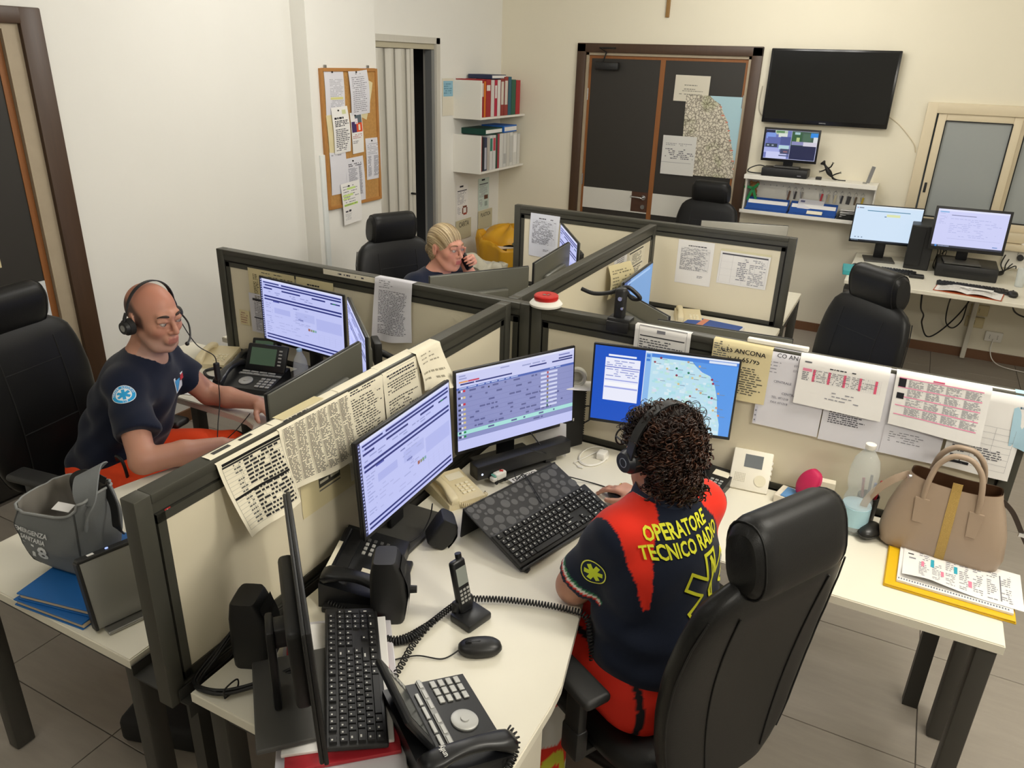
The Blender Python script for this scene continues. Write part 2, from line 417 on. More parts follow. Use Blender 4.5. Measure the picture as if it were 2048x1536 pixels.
# ---------------------------------------------------------------- folding (accordion) door
d3 = thing('door_3', 'off-white vinyl folding door pulled nearly shut, beside pillar with corkboard', 'door', (WX, 0, 0)); d3['kind'] = 'structure'
m_vinyl = mat('folding_vinyl', '#c9c5ba', 0.55, noise=0.06, nscale=3, stretch=(20, 20, 0.4))
m_alu = mat('aluminium', '#9b9d9c', 0.4, 0.6)
MB().bx(-0.12, 0.012, 5.745, 5.80, 0, 2.26).bx(-0.12, 0.012, 4.79, 5.80, 2.215, 2.262).obj('door_frame', m_vinyl, d3)
MB().rbox((-0.035, 5.28, 2.195), (0.05, 0.93, 0.045), 0.004).obj('top_track', mat('track_cream', '#b9b199', 0.5), d3)
MB().bx(-0.07, -0.01, 5.70, 5.745, 0, 2.17).bx(-0.09, -0.06, 5.735, 5.745, 0, 2.2).obj('lock_post', m_alu, d3)
yy = 4.80; k = 0
slatw = [0.075, 0.11, 0.10, 0.075, 0.055, 0.075, 0.075, 0.05]
for wd in slatw:
    wide = k % 2 == 0
    a = math.radians(14 if wide else -30)
    MB().rbox((-0.035+(0.004 if wide else -0.006), yy+wd/2, 1.09), (0.010, wd+0.006, 2.16), 0.004, rotz(a)).obj('folding_panel', m_vinyl, d3, 30)
    MB().cyl((-0.028, yy+wd, 0.01), (-0.028, yy+wd, 2.17), 0.005, n=8).obj('hinge_strip', mat('hinge_grey', '#8f8b80', 0.6), d3, 50)
    yy += wd; k += 1
MB().cyl((-0.03, 5.405, 1.06), (0.012, 5.405, 1.06), 0.009, n=10).obj('knob', m_black, d3, 40)
MB().rbox((-0.028, 5.43, 1.09), (0.03, 0.04, 2.165), 0.004).obj('lead_post', m_vinyl, d3)

# surface conduit on the pillar corner
cd = MB().rbox((WX+0.129, 4.135, 0.85), (0.016, 0.045, 1.28), 0.003)
tag(cd.obj('cable_conduit', mat('conduit_white', '#dfe3e1', 0.4), None, 40), 'white plastic cable conduit running up the pillar beside the corkboard', 'conduit')

# ---------------------------------------------------------------- sliding window (back wall)
wn = thing('window_1', 'cream framed sliding window with grey glass in the back wall', 'window', (0, WY, 0)); wn['kind'] = 'structure'
m_cream = mat('window_cream', '#d9cbad', 0.45)
f = MB()
f.rbox((NX0-0.02, -0.015, (NZ0+NZ1)/2), (0.075, 0.06, NZ1-NZ0+0.11), 0.006).rbox((NX1+0.02, -0.015, (NZ0+NZ1)/2), (0.075, 0.06, NZ1-NZ0+0.11), 0.006)
f.rbox(((NX0+NX1)/2, -0.0145, NZ1+0.02), (NX1-NX0+0.115, 0.059, 0.075), 0.006).rbox(((NX0+NX1)/2, -0.0145, NZ0-0.02), (NX1-NX0+0.115, 0.059, 0.075), 0.006)
f.obj('window_frame', m_cream, wn, 40)
MB().rbox(((NX0+NX1)/2, -0.04, NZ0-0.085), (NX1-NX0+0.16, 0.1, 0.05), 0.008).obj('window_sill', m_cream, wn, 40)
m_pane = glass('grey_glass', (0.47, 0.50, 0.49), 0.06, 0.72)
def sash(x0, x1, y):
    s_ = MB(); t = 0.058
    s_.rbox((x0+t/2, y, (NZ0+NZ1)/2), (t, 0.03, NZ1-NZ0-0.02), 0.004).rbox((x1-t/2, y, (NZ0+NZ1)/2), (t, 0.03, NZ1-NZ0-0.02), 0.004)
    s_.rbox(((x0+x1)/2, y, NZ1-0.04), (x1-x0-2*t, 0.029, t), 0.004).rbox(((x0+x1)/2, y, NZ0+0.045), (x1-x0-2*t, 0.029, t+0.01), 0.004)
    so = s_.obj('sash', m_cream, wn, 40)
    MB().bx(x0+t, x1-t, y-0.003, y+0.003, NZ0+0.075, NZ1-0.068).obj('pane', m_pane, so)
    g = MB()
    for xa in (x0+t, x1-t): g.bx(xa-0.004, xa+0.004, y-0.0165, y+0.0165, NZ0+0.075, NZ1-0.068)
    for za in (NZ0+0.075, NZ1-0.068): g.bx(x0+t, x1-t, y-0.0162, y+0.0162, za-0.004, za+0.004)
    g.obj('gasket', m_black2, so)
    return so
sa = sash(NX0+0.03, 0.60, -0.012); sash(0.575, 1.17, 0.03)
MB().rbox((NX0+0.052, -0.03, 1.30), (0.018, 0.008, 0.075), 0.003).obj('window_latch', m_black, sa)

# ceiling fixtures over the area lights
for lx, ly, sx, sy, W, lcol in LAMPS:
    cl = thing('ceiling_light', 'long white ceiling light fitting with flat diffuser', 'ceiling light', (lx, ly, CEIL), 0, 'ceiling light fittings')
    MB().rbox((0, 0, -0.035), (sx+0.06, sy+0.06, 0.07), 0.008).obj('housing', m_white, cl)
    MB().rbox((0, 0, -0.073), (sx, sy, 0.008), 0.003).obj('diffuser', glow('diffuser_glow', '#fff2de', 2.5), cl)
# ================================================================ DESKS, PARTITIONS, CHAIRS
DH = 0.74
m_top = mat('desk_top_melamine', '#e9e4d3', 0.42, noise=0.015, nscale=4)
m_top2 = mat('desk_top_edge', '#d9d3c2', 0.5)
m_leg = mat('anthracite_steel', '#45433e', 0.45, 0.2)
m_tray = mat('tray_steel', '#383733', 0.5, 0.2)
m_pframe = mat('partition_alu', '#4b4a42', 0.42, 0.25)
m_pdark = mat('partition_groove', '#1d1c1a', 0.6)
m_panel = mat('partition_panel', '#e2d9c0', 0.5, noise=0.02, nscale=3)

def desk(name, label, outline, legs, beams, panels=()):
    t = thing(name, label, 'desk', (0, 0, 0), 0, 'workstation desks')
    # tabletop with softened edge
    bm = bmesh.new(); vs_ = [bm.verts.new((x, y, DH-0.028)) for x, y in outline]; f = bm.faces.new(vs_)
    f.normal_update()
    if f.normal.z < 0: f.normal_flip()
    r = bmesh.ops.extrude_face_region(bm, geom=[f])
    for v in [g for g in r['geom'] if isinstance(g, bmesh.types.BMVert)]: v.co.z = DH
    ed = [e for e in bm.edges if all(abs(v.co.z-DH) < 1e-6 for v in e.verts)]
    bmesh.ops.bevel(bm, geom=ed, offset=0.003, segments=2, affect='EDGES')
    bmesh.ops.recalc_face_normals(bm, faces=bm.faces)
    me = bpy.data.meshes.new('tabletop'); bm.to_mesh(me); bm.free(); me.materials.append(m_top)
    link('tabletop', me, t)
    for x, y in legs: MB().rbox((x, y, (DH-0.028)/2), (0.05, 0.06, DH-0.03), 0.006).obj('leg', m_leg, t, 40)
    for x0, x1, y0, y1 in beams: MB().rbox(((x0+x1)/2, (y0+y1)/2, DH-0.058), (x1-x0, y1-y0, 0.055), 0.005).obj('beam', m_leg, t, 40)
    for x0, x1, y0, y1 in panels: MB().rbox(((x0+x1)/2, (y0+y1)/2, (DH-0.03)/2), (x1-x0, y1-y0, DH-0.032), 0.003).obj('side_panel', m_top2, t)
    return t
oc = [(-1.255, 0.875), (-0.5, 0.875), (-0.5, 1.25), (-0.506, 1.32), (-0.525, 1.40), (-0.548, 1.50), (-0.572, 1.60), (-0.60, 1.70), (-0.62, 1.79), (-0.622, 1.86), (-0.605, 1.93), (-0.565, 1.98), (-0.50, 2.005), (-0.42, 2.012), (0.46, 2.012), (0.46, 2.53), (-1.255, 2.53)]
desk('corner_desk', 'cream corner desk with keyboards and radio console before the curly-haired operator', oc,
     [(-1.21, 0.93), (0.425, 2.05), (0.45, 2.46)], [(-1.18, -0.55, 0.905, 0.955), (0.405, 0.445, 2.08, 2.43)], [(-0.535, -0.515, 0.90, 1.24)])
mc = [(-2.72-x, y) for x, y in oc]; mc = [(max(x, -3.12), y) for x, y in mc][::-1]
desk('corner_desk', 'pale corner desk where the bald man works, grey bag at its end', mc,
     [(-1.51, 0.93), (-2.235, 0.93), (-3.06, 2.05), (-3.06, 2.46)], [(-2.2, -1.54, 0.905, 0.955)])
# the desks of the far row (between the second and third cross screen)
desk('corner_desk', 'cream corner desk behind monitor arm with blue folder below the cross screen', [(-0.52, 4.43), (-1.265, 4.43), (-1.265, 2.66), (-0.62, 2.66), (-0.62, 3.35), (-0.68, 3.7), (-0.68, 3.85), (-0.62, 3.95), (-0.52, 3.98)],
     [(-0.545, 4.03), (-0.545, 4.38), (-0.66, 2.7)], [(-0.565, -0.525, 4.07, 4.34)])
desk('corner_desk', 'pale corner desk of the blonde woman on the telephone', [(-3.05, 2.66), (-1.40, 2.66), (-1.40, 4.43), (-2.2, 4.43), (-2.2, 3.6), (-2.15, 3.4), (-2.3, 3.25), (-3.05, 3.2)],
     [(-2.16, 4.38), (-3.0, 2.72), (-3.0, 3.14)], [])
desk('corner_desk', 'cream desk behind the far cross screen near the double door', [(-0.523, 4.58), (-0.523, 5.275), (-1.1, 5.275), (-1.3, 5.35), (-1.4, 5.6), (-2.25, 5.6), (-2.25, 4.58)],
     [(-0.55, 5.23), (-0.55, 4.63), (-2.2, 5.55)], [(-0.57, -0.53, 4.68, 5.18)])

def partition(label, p0, p1, zb=0.685, zt=1.25, th=0.045, feet=True):
    p0 = Vector(p0 + (0,)); p1 = Vector(p1 + (0,)); d = p1-p0; L = d.length; a = math.atan2(d.y, d.x)
    t = thing('partition', label, 'partition', p0, a, 'desk partition screens')
    w = 0.042
    for nm, x in (('post', w/2), ('post', L-w/2)):
        MB().rbox((x, 0, (zb+zt)/2), (w, th, zt-zb), 0.003).obj(nm, m_pframe, t, 40)
    MB().rbox((L/2, 0, zt-0.0125), (L-2*w+0.001, th, 0.025), 0.003).bx(w, L-w, -th/2+0.004, th/2-0.004, zt-0.05, zt-0.02).obj('top_rail', m_pframe, t, 40)
    MB().rbox((L/2, 0, zb+0.02), (L-2*w, th-0.006, 0.04), 0.003).obj('bottom_rail', m_pframe, t, 40)
    MB().bx(w, L-w, -0.010, 0.010, zb+0.03, zt-0.03).obj('groove', m_pdark, t)
    x0, x1, z0, z1 = w+0.008, L-w-0.008, zb+0.048, zt-0.058
    b = MB()
    for sgn in (-1, 1):
        y0, y1 = (-0.018, -0.008) if sgn < 0 else (0.008, 0.018)
        b.bx(x0, x0+0.022, y0, y1, z0, z1).bx(x1-0.022, x1, y0, y1, z0, z1).bx(x0, x1, y0, y1, z1-0.022, z1).bx(x0, x1, y0, y1, z0, z0+0.022)
    b.obj('bead', m_pframe, t)
    MB().rbox((L/2, 0, (z0+z1)/2), (x1-x0-0.04, 0.029, z1-z0-0.04), 0.004).obj('panel', m_panel, t)
    if feet:
        for x in (0.09, L-0.09): MB().bx(x-0.03, x+0.03, -0.10, 0.10, zb-0.02, zb+0.002).bx(x-0.025, x+0.025, -0.02, 0.02, 0.0, zb).obj('bracket', m_tray, t)
    return t
PA = partition('cream screen hung with many taped printouts, beside the bald man', (-1.3215, 0.853), (-1.3215, 2.545))
PBL = partition('screen behind the bald man\'s monitors, a curled printout on it', (-2.89, 2.572), (-1.222, 2.572))
PBR = partition('screen with monitor arm clamp and overlapping papers by the taupe handbag', (-1.213, 2.572), (0.46, 2.572))
PC = partition('screen running back from the red and white siren to the far cross screen', (-1.3215, 2.60), (-1.3215, 4.40))
PD = partition('far cross screen with two printed tables, toward the double door', (-2.284, 4.50), (-0.52, 4.50))
# steel cable trays on both sides of the long screens
def tray(label, x0, x1, y0, y1):
    t = MB().bx(x0, x1, y0, y1, 0.695, 0.70)
    if x1-x0 < y1-y0: t.bx(x0, x0+0.003, y0, y1, 0.70, 0.73).bx(x1-0.003, x1, y0, y1, 0.66, 0.695)
    else: t.bx(x0, x1, y0, y0+0.003, 0.66, 0.695).bx(x0, x1, y1-0.003, y1, 0.66, 0.695)
    tag(t.obj('cable_tray', m_tray), label, 'cable tray', 'cable trays under the screens')
tray('dark steel cable tray beside the black cables at the cream screen', -1.292, -1.262, 0.87, 2.5)
tray('dark steel cable tray along the man\'s side of the screen', -1.456, -1.352, 0.87, 2.5)

# ---------------------------------------------------------------- office chairs
m_leather = mat('black_leather', '#131313', 0.42, bump=0.12, bscale=350, spec=0.3)
m_seam = mat('leather_seam', '#0b0b0b', 0.6)
def loft(mb, secs, n=28, e=3.0):
    """secs: list of (centre, halfwidth vec, halfdepth vec); superellipse sections"""
    pts = []
    for c, a, b in secs:
        c = Vector(c); a = Vector(a); b = Vector(b)
        for k in range(n):
            t = 2*PI*k/n; ct, st = math.cos(t), math.sin(t)
            pts.append(c+a*(math.copysign(abs(ct)**(2/e), ct))+b*(math.copysign(abs(st)**(2/e), st)))
    fs = []
    for i in range(len(secs)-1):
        for k in range(n): fs.append((i*n+k, i*n+(k+1) % n, (i+1)*n+(k+1) % n, (i+1)*n+k))
    fs.append(tuple(range(n-1, -1, -1))); fs.append(tuple((len(secs)-1)*n+k for k in range(n)))
    return mb.add(pts, fs)
def backline(z):   # x of the backrest centre line at height z
    t = (z-0.46)/0.64
    return -0.268-0.062*t*t+0.012*math.sin(t*PI)
def bw(z):
    zz = [0.46, 0.5, 0.56, 0.66, 0.76, 0.88, 0.99, 1.06, 1.10, 1.12]; ww = [0.14, 0.19, 0.22, 0.243, 0.258, 0.264, 0.252, 0.232, 0.195, 0.15]
    return float(np.interp(z, zz, ww))
def make_chair(label):
    t = thing('office_chair', label, 'office chair', (0, 0, 0), 0, 'black office chairs')
    s = MB(); loft(s, [((0.01, 0, z), (a, 0, 0), (0, b, 0)) for z, a, b in ((0.425, 0.20, 0.19), (0.43, 0.235, 0.225), (0.45, 0.25, 0.245), (0.48, 0.25, 0.245), (0.497, 0.235, 0.225), (0.503, 0.20, 0.19), (0.505, 0.1, 0.1))], 36, 4)
    s.obj('seat', m_leather, t, 60)
    b = MB(); zs = np.linspace(0.462, 1.12, 24); secs = []
    for z in zs:
        th = 0.042 if z < 1.06 else 0.042-0.3*(z-1.06)
        dz = (backline(z+0.01)-backline(z-0.01))/0.02; nx = Vector((1, 0, -dz)).normalized()
        secs.append(((backline(z), 0, z), (0, bw(z), 0), nx*th))
    loft(b, secs, 36, 3.2); bk = b.obj('backrest', m_leather, t, 70)
    sm = MB()
    for sgn in (-1, 1):
        rear = [(backline(z)-0.0415, sgn*(0.10+0.05*math.sin((z-0.5)*3.2)), z) for z in np.linspace(0.5, 1.05, 14)]
        sm.tube(rear, 0.0022, 6)
        frt = [(backline(z)+0.0415, sgn*0.125, z) for z in np.linspace(0.5, 1.05, 14)]; sm.tube(frt, 0.0025, 6)
        edge = [(backline(z)-0.022, sgn*(bw(z)*0.985), z) for z in np.linspace(0.5, 1.06, 16)]; sm.tube(edge, 0.0025, 6)
    for z in (0.72, 0.96): sm.tube([(backline(z)+0.042, y, z) for y in np.linspace(-0.125, 0.125, 6)], 0.0025, 6)
    sm.obj('seam', m_seam, bk, 50)
    h = MB(); hs = []
    for y in np.linspace(-0.15, 0.15, 15):
        q = abs(y)/0.15; k = (1-max(0, q-0.82)/0.18*0.30)
        hs.append(((-0.335, y, 1.178), (0.055*k, 0, -0.012), (0.020*k, 0, 0.092*k)))
    loft(h, hs, 28, 2.6); hr = h.obj('headrest', m_leather, t, 45)
    for sgn in (-1, 1):
        ring = []
        for k in range(25):
            a = 2*PI*k/24; ct, st = math.cos(a), math.sin(a); e = 2/2.6
            ring.append(Vector((-0.335, sgn*0.132, 1.178))+Vector((0.0555, 0, -0.012))*0.915*math.copysign(abs(ct)**e, ct)+Vector((0.020, 0, 0.093))*0.915*math.copysign(abs(st)**e, st))
        MB().tube(ring, 0.0022, 6).obj('piping', m_seam, hr, 50)
    for sgn in (-1, 1):
        a = MB().rbox((0.03, sgn*0.285, 0.665), (0.27, 0.082, 0.030), 0.014, seg=3)
        ar = a.obj('armrest', mat('armrest_pu', '#232323', 0.5), t, 50)
        MB().rbox((-0.02, sgn*0.285, 0.55), (0.06, 0.03, 0.21), 0.008).rbox((-0.02, sgn*0.255, 0.432), (0.06, 0.09, 0.022), 0.006).rbox((-0.02, sgn*0.285, 0.47), (0.07, 0.04, 0.1), 0.01).obj('armrest_post', m_black, ar, 40)
    MB().rbox((0, 0, 0.40), (0.24, 0.2, 0.05), 0.012).rbox((-0.19, 0, 0.43), (0.2, 0.07, 0.03), 0.008).cyl((0, 0, 0.1), (0, 0, 0.40), 0.028, n=14).obj('gas_lift', m_black, t, 40)
    for k in range(5):
        a = 2*PI*k/5+0.3; d = Vector((math.cos(a), math.sin(a), 0))
        lg = MB().tube([d*0.03+Vector((0, 0, 0.12)), d*0.16+Vector((0, 0, 0.105)), d*0.30+Vector((0, 0, 0.075))], lambda t_: 0.026-0.009*t_, 8).obj('base_leg', m_black, t, 50)
        q = d.cross(Vector((0, 0, 1))); c = d*0.295+Vector((0, 0, 0.03))
        MB().cyl(c-q*0.022, c-q*0.004, 0.03, n=14).cyl(c+q*0.004, c+q*0.022, 0.03, n=14).cyl(d*0.295+Vector((0, 0, 0.03)), d*0.295+Vector((0, 0, 0.08)), 0.008, n=8).obj('caster', m_black2, lg, 40)
    return t
ch = make_chair('black leather swivel chair in which the curly-haired operator sits')
def put_chair(label, hx, hy, az, first=False):
    """hx,hy: floor position of the headrest, az: facing azimuth in degrees"""
    c = ch if first else copy_tree(ch)
    a = math.radians(az); c.location = (hx+0.335*math.cos(a), hy+0.335*math.sin(a), 0); c.rotation_euler = (0, 0, a); c['label'] = label
    return c
put_chair('black leather swivel chair in which the curly-haired operator sits', -0.085, 1.515, 150.5, True)
put_chair('black swivel chair in which the bald man sits, against brown door', -2.985, 1.60, 8)
put_chair('black swivel chair behind the blonde woman, before folding door', -2.70, 3.70, -25)
put_chair('empty black swivel chair in front of the dark double door', -1.445, 6.32, 262)
put_chair('empty black swivel chair between wall desk and screen with papers', -0.055, 3.93, 228)

# ---------------------------------------------------------------- wall desk on the back wall
wd = thing('wall_desk', 'long cream wall desk under the window with two lit screens', 'desk', (0, 0, 0))
MB().rbox((1.05, (WY+5.83)/2-0.01, DH-0.014), (2.72, WY-5.83-0.02, 0.028), 0.004).obj('tabletop', m_top, wd)
MB().rbox((2.3, 6.4, 0.35), (0.03, 0.8, 0.7), 0.004).obj('side_panel', m_top2, wd)
MB().rbox((0.62, WY-0.06, 0.36), (0.035, 0.05, 0.70), 0.005).obj('leg', mat('leg_white', '#cfcabb', 0.5), wd)
ped = thing('drawer_pedestal', 'dark drawer pedestal with lock under the wall desk\'s end', 'drawer unit', (-0.13, 6.25, 0))
MB().rbox((0, 0, 0.335), (0.36, 0.62, 0.67), 0.006).obj('body', m_leg, ped)
for k in range(3):
    dr = MB().rbox((0, -0.318, 0.55-0.21*k), (0.35, 0.02, 0.2), 0.004).obj('drawer', mat('drawer_dark', '#504e49', 0.45), ped)
    MB().rbox((-0.1, -0.332, 0.6-0.21*k), (0.03, 0.012, 0.045), 0.003).obj('handle', m_steel, dr)
# ================================================================ COLOURED PRINT / SCREEN MESHES
class CM:
    """mesh whose faces each carry a colour (printed ink, screen pixels)"""
    def __init__(s): s.v = []; s.f = []; s.c = []
    def add(s, pts, col, faces=None):
        if not len(pts): return
        b = len(s.v); s.v.extend([tuple(p) for p in pts]); col = lin(col)
        for f in (faces or [tuple(range(len(pts)))]): s.f.append([b+i for i in f]); s.c.append(col)
    def obj(s, name, material, parent=None):
        me = bpy.data.meshes.new(name); me.from_pydata(s.v, [], s.f); me.materials.append(material)
        ca = me.color_attributes.new('Col', 'FLOAT_COLOR', 'CORNER'); arr = []
        for f, c in zip(s.f, s.c): arr.extend(list(c+(1.0,))*len(f))
        ca.data.foreach_set('color', arr); me.update()
        return link(name, me, parent)
def screen_mat():
    if 'screen_pixels' in _M: return _M['screen_pixels']
    m = bpy.data.materials.new('screen_pixels'); m.use_nodes = True; nt = m.node_tree; b = nt.nodes['Principled BSDF']
    a = nt.nodes.new('ShaderNodeAttribute'); a.attribute_name = 'Col'
    b.inputs['Base Color'].default_value = (0.01, 0.01, 0.012, 1); b.inputs['Roughness'].default_value = 0.4
    nt.links.new(a.outputs['Color'], b.inputs['Emission Color']); b.inputs['Emission Strength'].default_value = 0.92
    _M['screen_pixels'] = m; return m
ink = attr_mat('printed_ink', 0.8, 0.2)
rnd = random.Random(11)
# ---- layout lists: (u0, v0, u1, v1, colour), v from the top
def words(u0, v0, u1, v1, n, col='#5b5b60', fill=0.85, h=0.5, wl=0.05, ragged=0.3, gap=None):
    out = []; dv = (v1-v0)/n
    for i in range(n):
        y = v0+dv*(i+0.25); u = u0; end = u1-(rnd.random()*ragged*(u1-u0))
        while u < end-0.004:
            L = min(wl*(0.4+1.2*rnd.random()), end-u)
            if rnd.random() < fill: out.append((u, y, u+L, y+dv*h, col))
            u += L+(gap or wl*0.28)
    return out
def grid(u0, v0, u1, v1, nr, nc, col='#777', t=0.002, asp=1.4):
    o = []
    for i in range(nr+1): y = v0+(v1-v0)*i/nr; o.append((u0, y-t/2/asp, u1, y+t/2/asp, col))
    for i in range(nc+1): x = u0+(u1-u0)*i/nc; o.append((x-t/2, v0, x+t/2, v1, col))
    return o
def layer(cm, S, items, off=0.0004, nu=6, nv=6):
    """lay flat rectangles on the surface S(u, v) -> Vector, v downward; later items lie above earlier ones"""
    for k, (u0, v0, u1, v1, col) in enumerate(items):
        a = max(1, math.ceil((u1-u0)*nu)); b = max(1, math.ceil((v1-v0)*nv)); o = off+min(k, 400)*1.2e-6
        P = []
        for j in range(b+1):
            for i in range(a+1):
                u = u0+(u1-u0)*i/a; v = v0+(v1-v0)*j/b; p = S(u, v); e = 1e-3
                du = S(min(u+e, 1), v)-S(max(u-e, 0), v); dv = S(u, min(v+e, 1))-S(u, max(v-e, 0)); n = dv.cross(du)
                n = n.normalized() if n.length > 1e-12 else Vector((0, 0, 1))
                P.append(p+n*o)
        F = [(j*(a+1)+i, (j+1)*(a+1)+i, (j+1)*(a+1)+i+1, j*(a+1)+i+1) for j in range(b) for i in range(a)]
        cm.add(P, col, F)
# ---------------------------------------------------------------- user interfaces
NAVY = '#27307a'
def ui_form(seed=1):
    r = random.Random(seed); it = [(0, 0, 1, 1, '#c3c8f8'), (0, 0, 0.022, 1, '#30355e')]
    for i in range(26): it.append((0.004, 0.02+i*0.037, 0.017, 0.036+i*0.037, '#b9bff0'))
    it.append((0.024, 0.0, 1, 0.03, '#dcdffb'))
    it += [(0.04, 0.045, 0.24, 0.065, NAVY), (0.27, 0.045, 0.985, 0.068, NAVY), (0.06, 0.085, 0.985, 0.108, NAVY), (0.04, 0.088, 0.058, 0.105, '#8f97d8')]
    it += [(0.04, 0.135, 0.15, 0.158, NAVY), (0.27, 0.135, 0.5, 0.158, NAVY), (0.64, 0.135, 0.80, 0.158, NAVY), (0.86, 0.145, 0.97, 0.166, NAVY), (0.885, 0.149, 0.92, 0.162, '#2f8f5a')]
    it += words(0.05, 0.18, 0.95, 0.24, 2, '#9aa0d6', 0.45)
    it += [(0.04, 0.262, 0.985, 0.288, NAVY), (0.04, 0.312, 0.985, 0.336, NAVY), (0.15, 0.335, 0.23, 0.352, '#565db0')]
    it += words(0.05, 0.37, 0.14, 0.86, 14, '#a2a8dd', 0.8, 0.35)
    it += [(0.16, 0.44, 0.36, 0.53, '#b1b7ee'), (0.43, 0.42, 0.66, 0.55, '#b6bcf0'), (0.68, 0.45, 0.98, 0.63, '#b4baf0')]
    it += words(0.42, 0.36, 0.66, 0.72, 8, '#a9afe2', 0.5, 0.3) + words(0.16, 0.56, 0.6, 0.84, 6, '#b3b8ea', 0.5, 0.3)
    it += [(0.40, 0.375, 0.45, 0.39, '#7a80bd'), (0.46, 0.53, 0.52, 0.55, '#7a80bd'), (0.575, 0.645, 0.60, 0.685, '#a2665a'), (0.606, 0.65, 0.625, 0.685, '#8b8b70'), (0.63, 0.65, 0.65, 0.685, '#77a072'), (0.655, 0.65, 0.675, 0.685, '#7fa8b5')]
    it += grid(0.7, 0.70, 0.96, 0.84, 4, 4, '#b0b5e6', 0.002)
    it += [(0.04, 0.89, 0.985, 0.913, NAVY), (0.04, 0.94, 0.985, 0.965, NAVY)]
    return it
def ui_list():
    r = random.Random(5); it = [(0, 0, 1, 1, '#8d93c6'), (0, 0, 1, 0.19, '#cdd0f6'), (0, 0.0, 1, 0.025, '#e2e4fb'), (0, 0.86, 1, 1, '#c6caf8')]
    it += words(0.02, 0.035, 0.9, 0.10, 2, '#9aa0cf', 0.3)
    it += [(0.02, 0.115, 0.09, 0.135, '#e8a36c'), (0.092, 0.115, 0.18, 0.135, '#c9415f'), (0.03, 0.145, 0.14, 0.163, NAVY), (0.15, 0.145, 0.45, 0.163, NAVY), (0.60, 0.11, 0.75, 0.128, NAVY), (0.86, 0.085, 0.985, 0.103, NAVY), (0.80, 0.115, 0.985, 0.133, NAVY), (0.86, 0.045, 0.96, 0.06, '#7278b8')]
    it += [(0, 0.19, 1, 0.218, '#4a63b4')] + words(0.02, 0.19, 0.98, 0.218, 1, '#c5d2f5', 0.7, 0.4)
    ys = [0.218, 0.30, 0.385, 0.45, 0.51, 0.565, 0.62, 0.685, 0.745, 0.80, 0.86]
    for i, y in enumerate(ys[:-1]):
        y1 = ys[i+1]; red = i in (0, 2)
        if i == 8: it.append((0, y, 1, y1, '#a9e3dd'))
        it.append((0, y1-0.003, 1, y1, '#767cb4'))
        it += words(0.10, y+0.005, 0.98, min(y1, y+0.05), 1, '#5d6296', 0.42, 0.5, 0.035)
        it += [(0.01, y+0.008, 0.03, y+0.035, '#33375c'), (0.032, y+0.008, 0.046, y+0.035, '#dfe2f5'), (0.05, y+0.008, 0.068, y+0.035, '#d02a3c' if red else ('#1f8a4c' if i >= 8 else '#d9c48a'))]
    for i in range(9): it += [(0.70, 0.235+i*0.055, 0.85, 0.262+i*0.055, '#d3d7f4'), (0.755, 0.235+i*0.055, 0.77, 0.262+i*0.055, ['#b8474a', '#b8474a', '#8b6a5a', '#8d8a50', '#8d8a50', '#8b6a5a', '#8d8a50', '#5a8a66', '#2f6b4a'][i])]
    it.append((0.25, 0.245, 0.262, 0.265, '#23264a'))
    return it
def ui_map():
    r = random.Random(3); it = [(0, 0, 1, 1, '#0f52c4'), (0.36, 0, 1, 1, '#bfe3f2')]
    # window with a white form on blue desktop
    it += [(0.10, 0.10, 0.30, 0.125, '#eef2ff'), (0.08, 0.145, 0.33, 0.72, '#eef0ff')]
    it += words(0.09, 0.17, 0.32, 0.40, 8, '#8d97d2', 0.7, 0.4, 0.04) + [(0.08, 0.26, 0.33, 0.272, '#7d86d0'), (0.2, 0.29, 0.325, 0.30, '#7d86d0'), (0.085, 0.43, 0.325, 0.445, '#9fa8e6'), (0.085, 0.53, 0.325, 0.55, '#9fa8e6'), (0.085, 0.47, 0.325, 0.52, '#fafaff')]
    # land patches
    for k in range(240):
        u = 0.42+r.random()*0.48; v = 0.08+r.random()*0.88; a = 0.008+r.random()*0.03
        it.append((u, v, min(u+a, 0.95), min(v+a*1.2, 0.99), r.choice(['#cfeaf4', '#c9e8e4', '#d9eef6', '#aee0ea', '#b7e6e4', '#d6dff0', '#bfe6df'])))
    return it, r
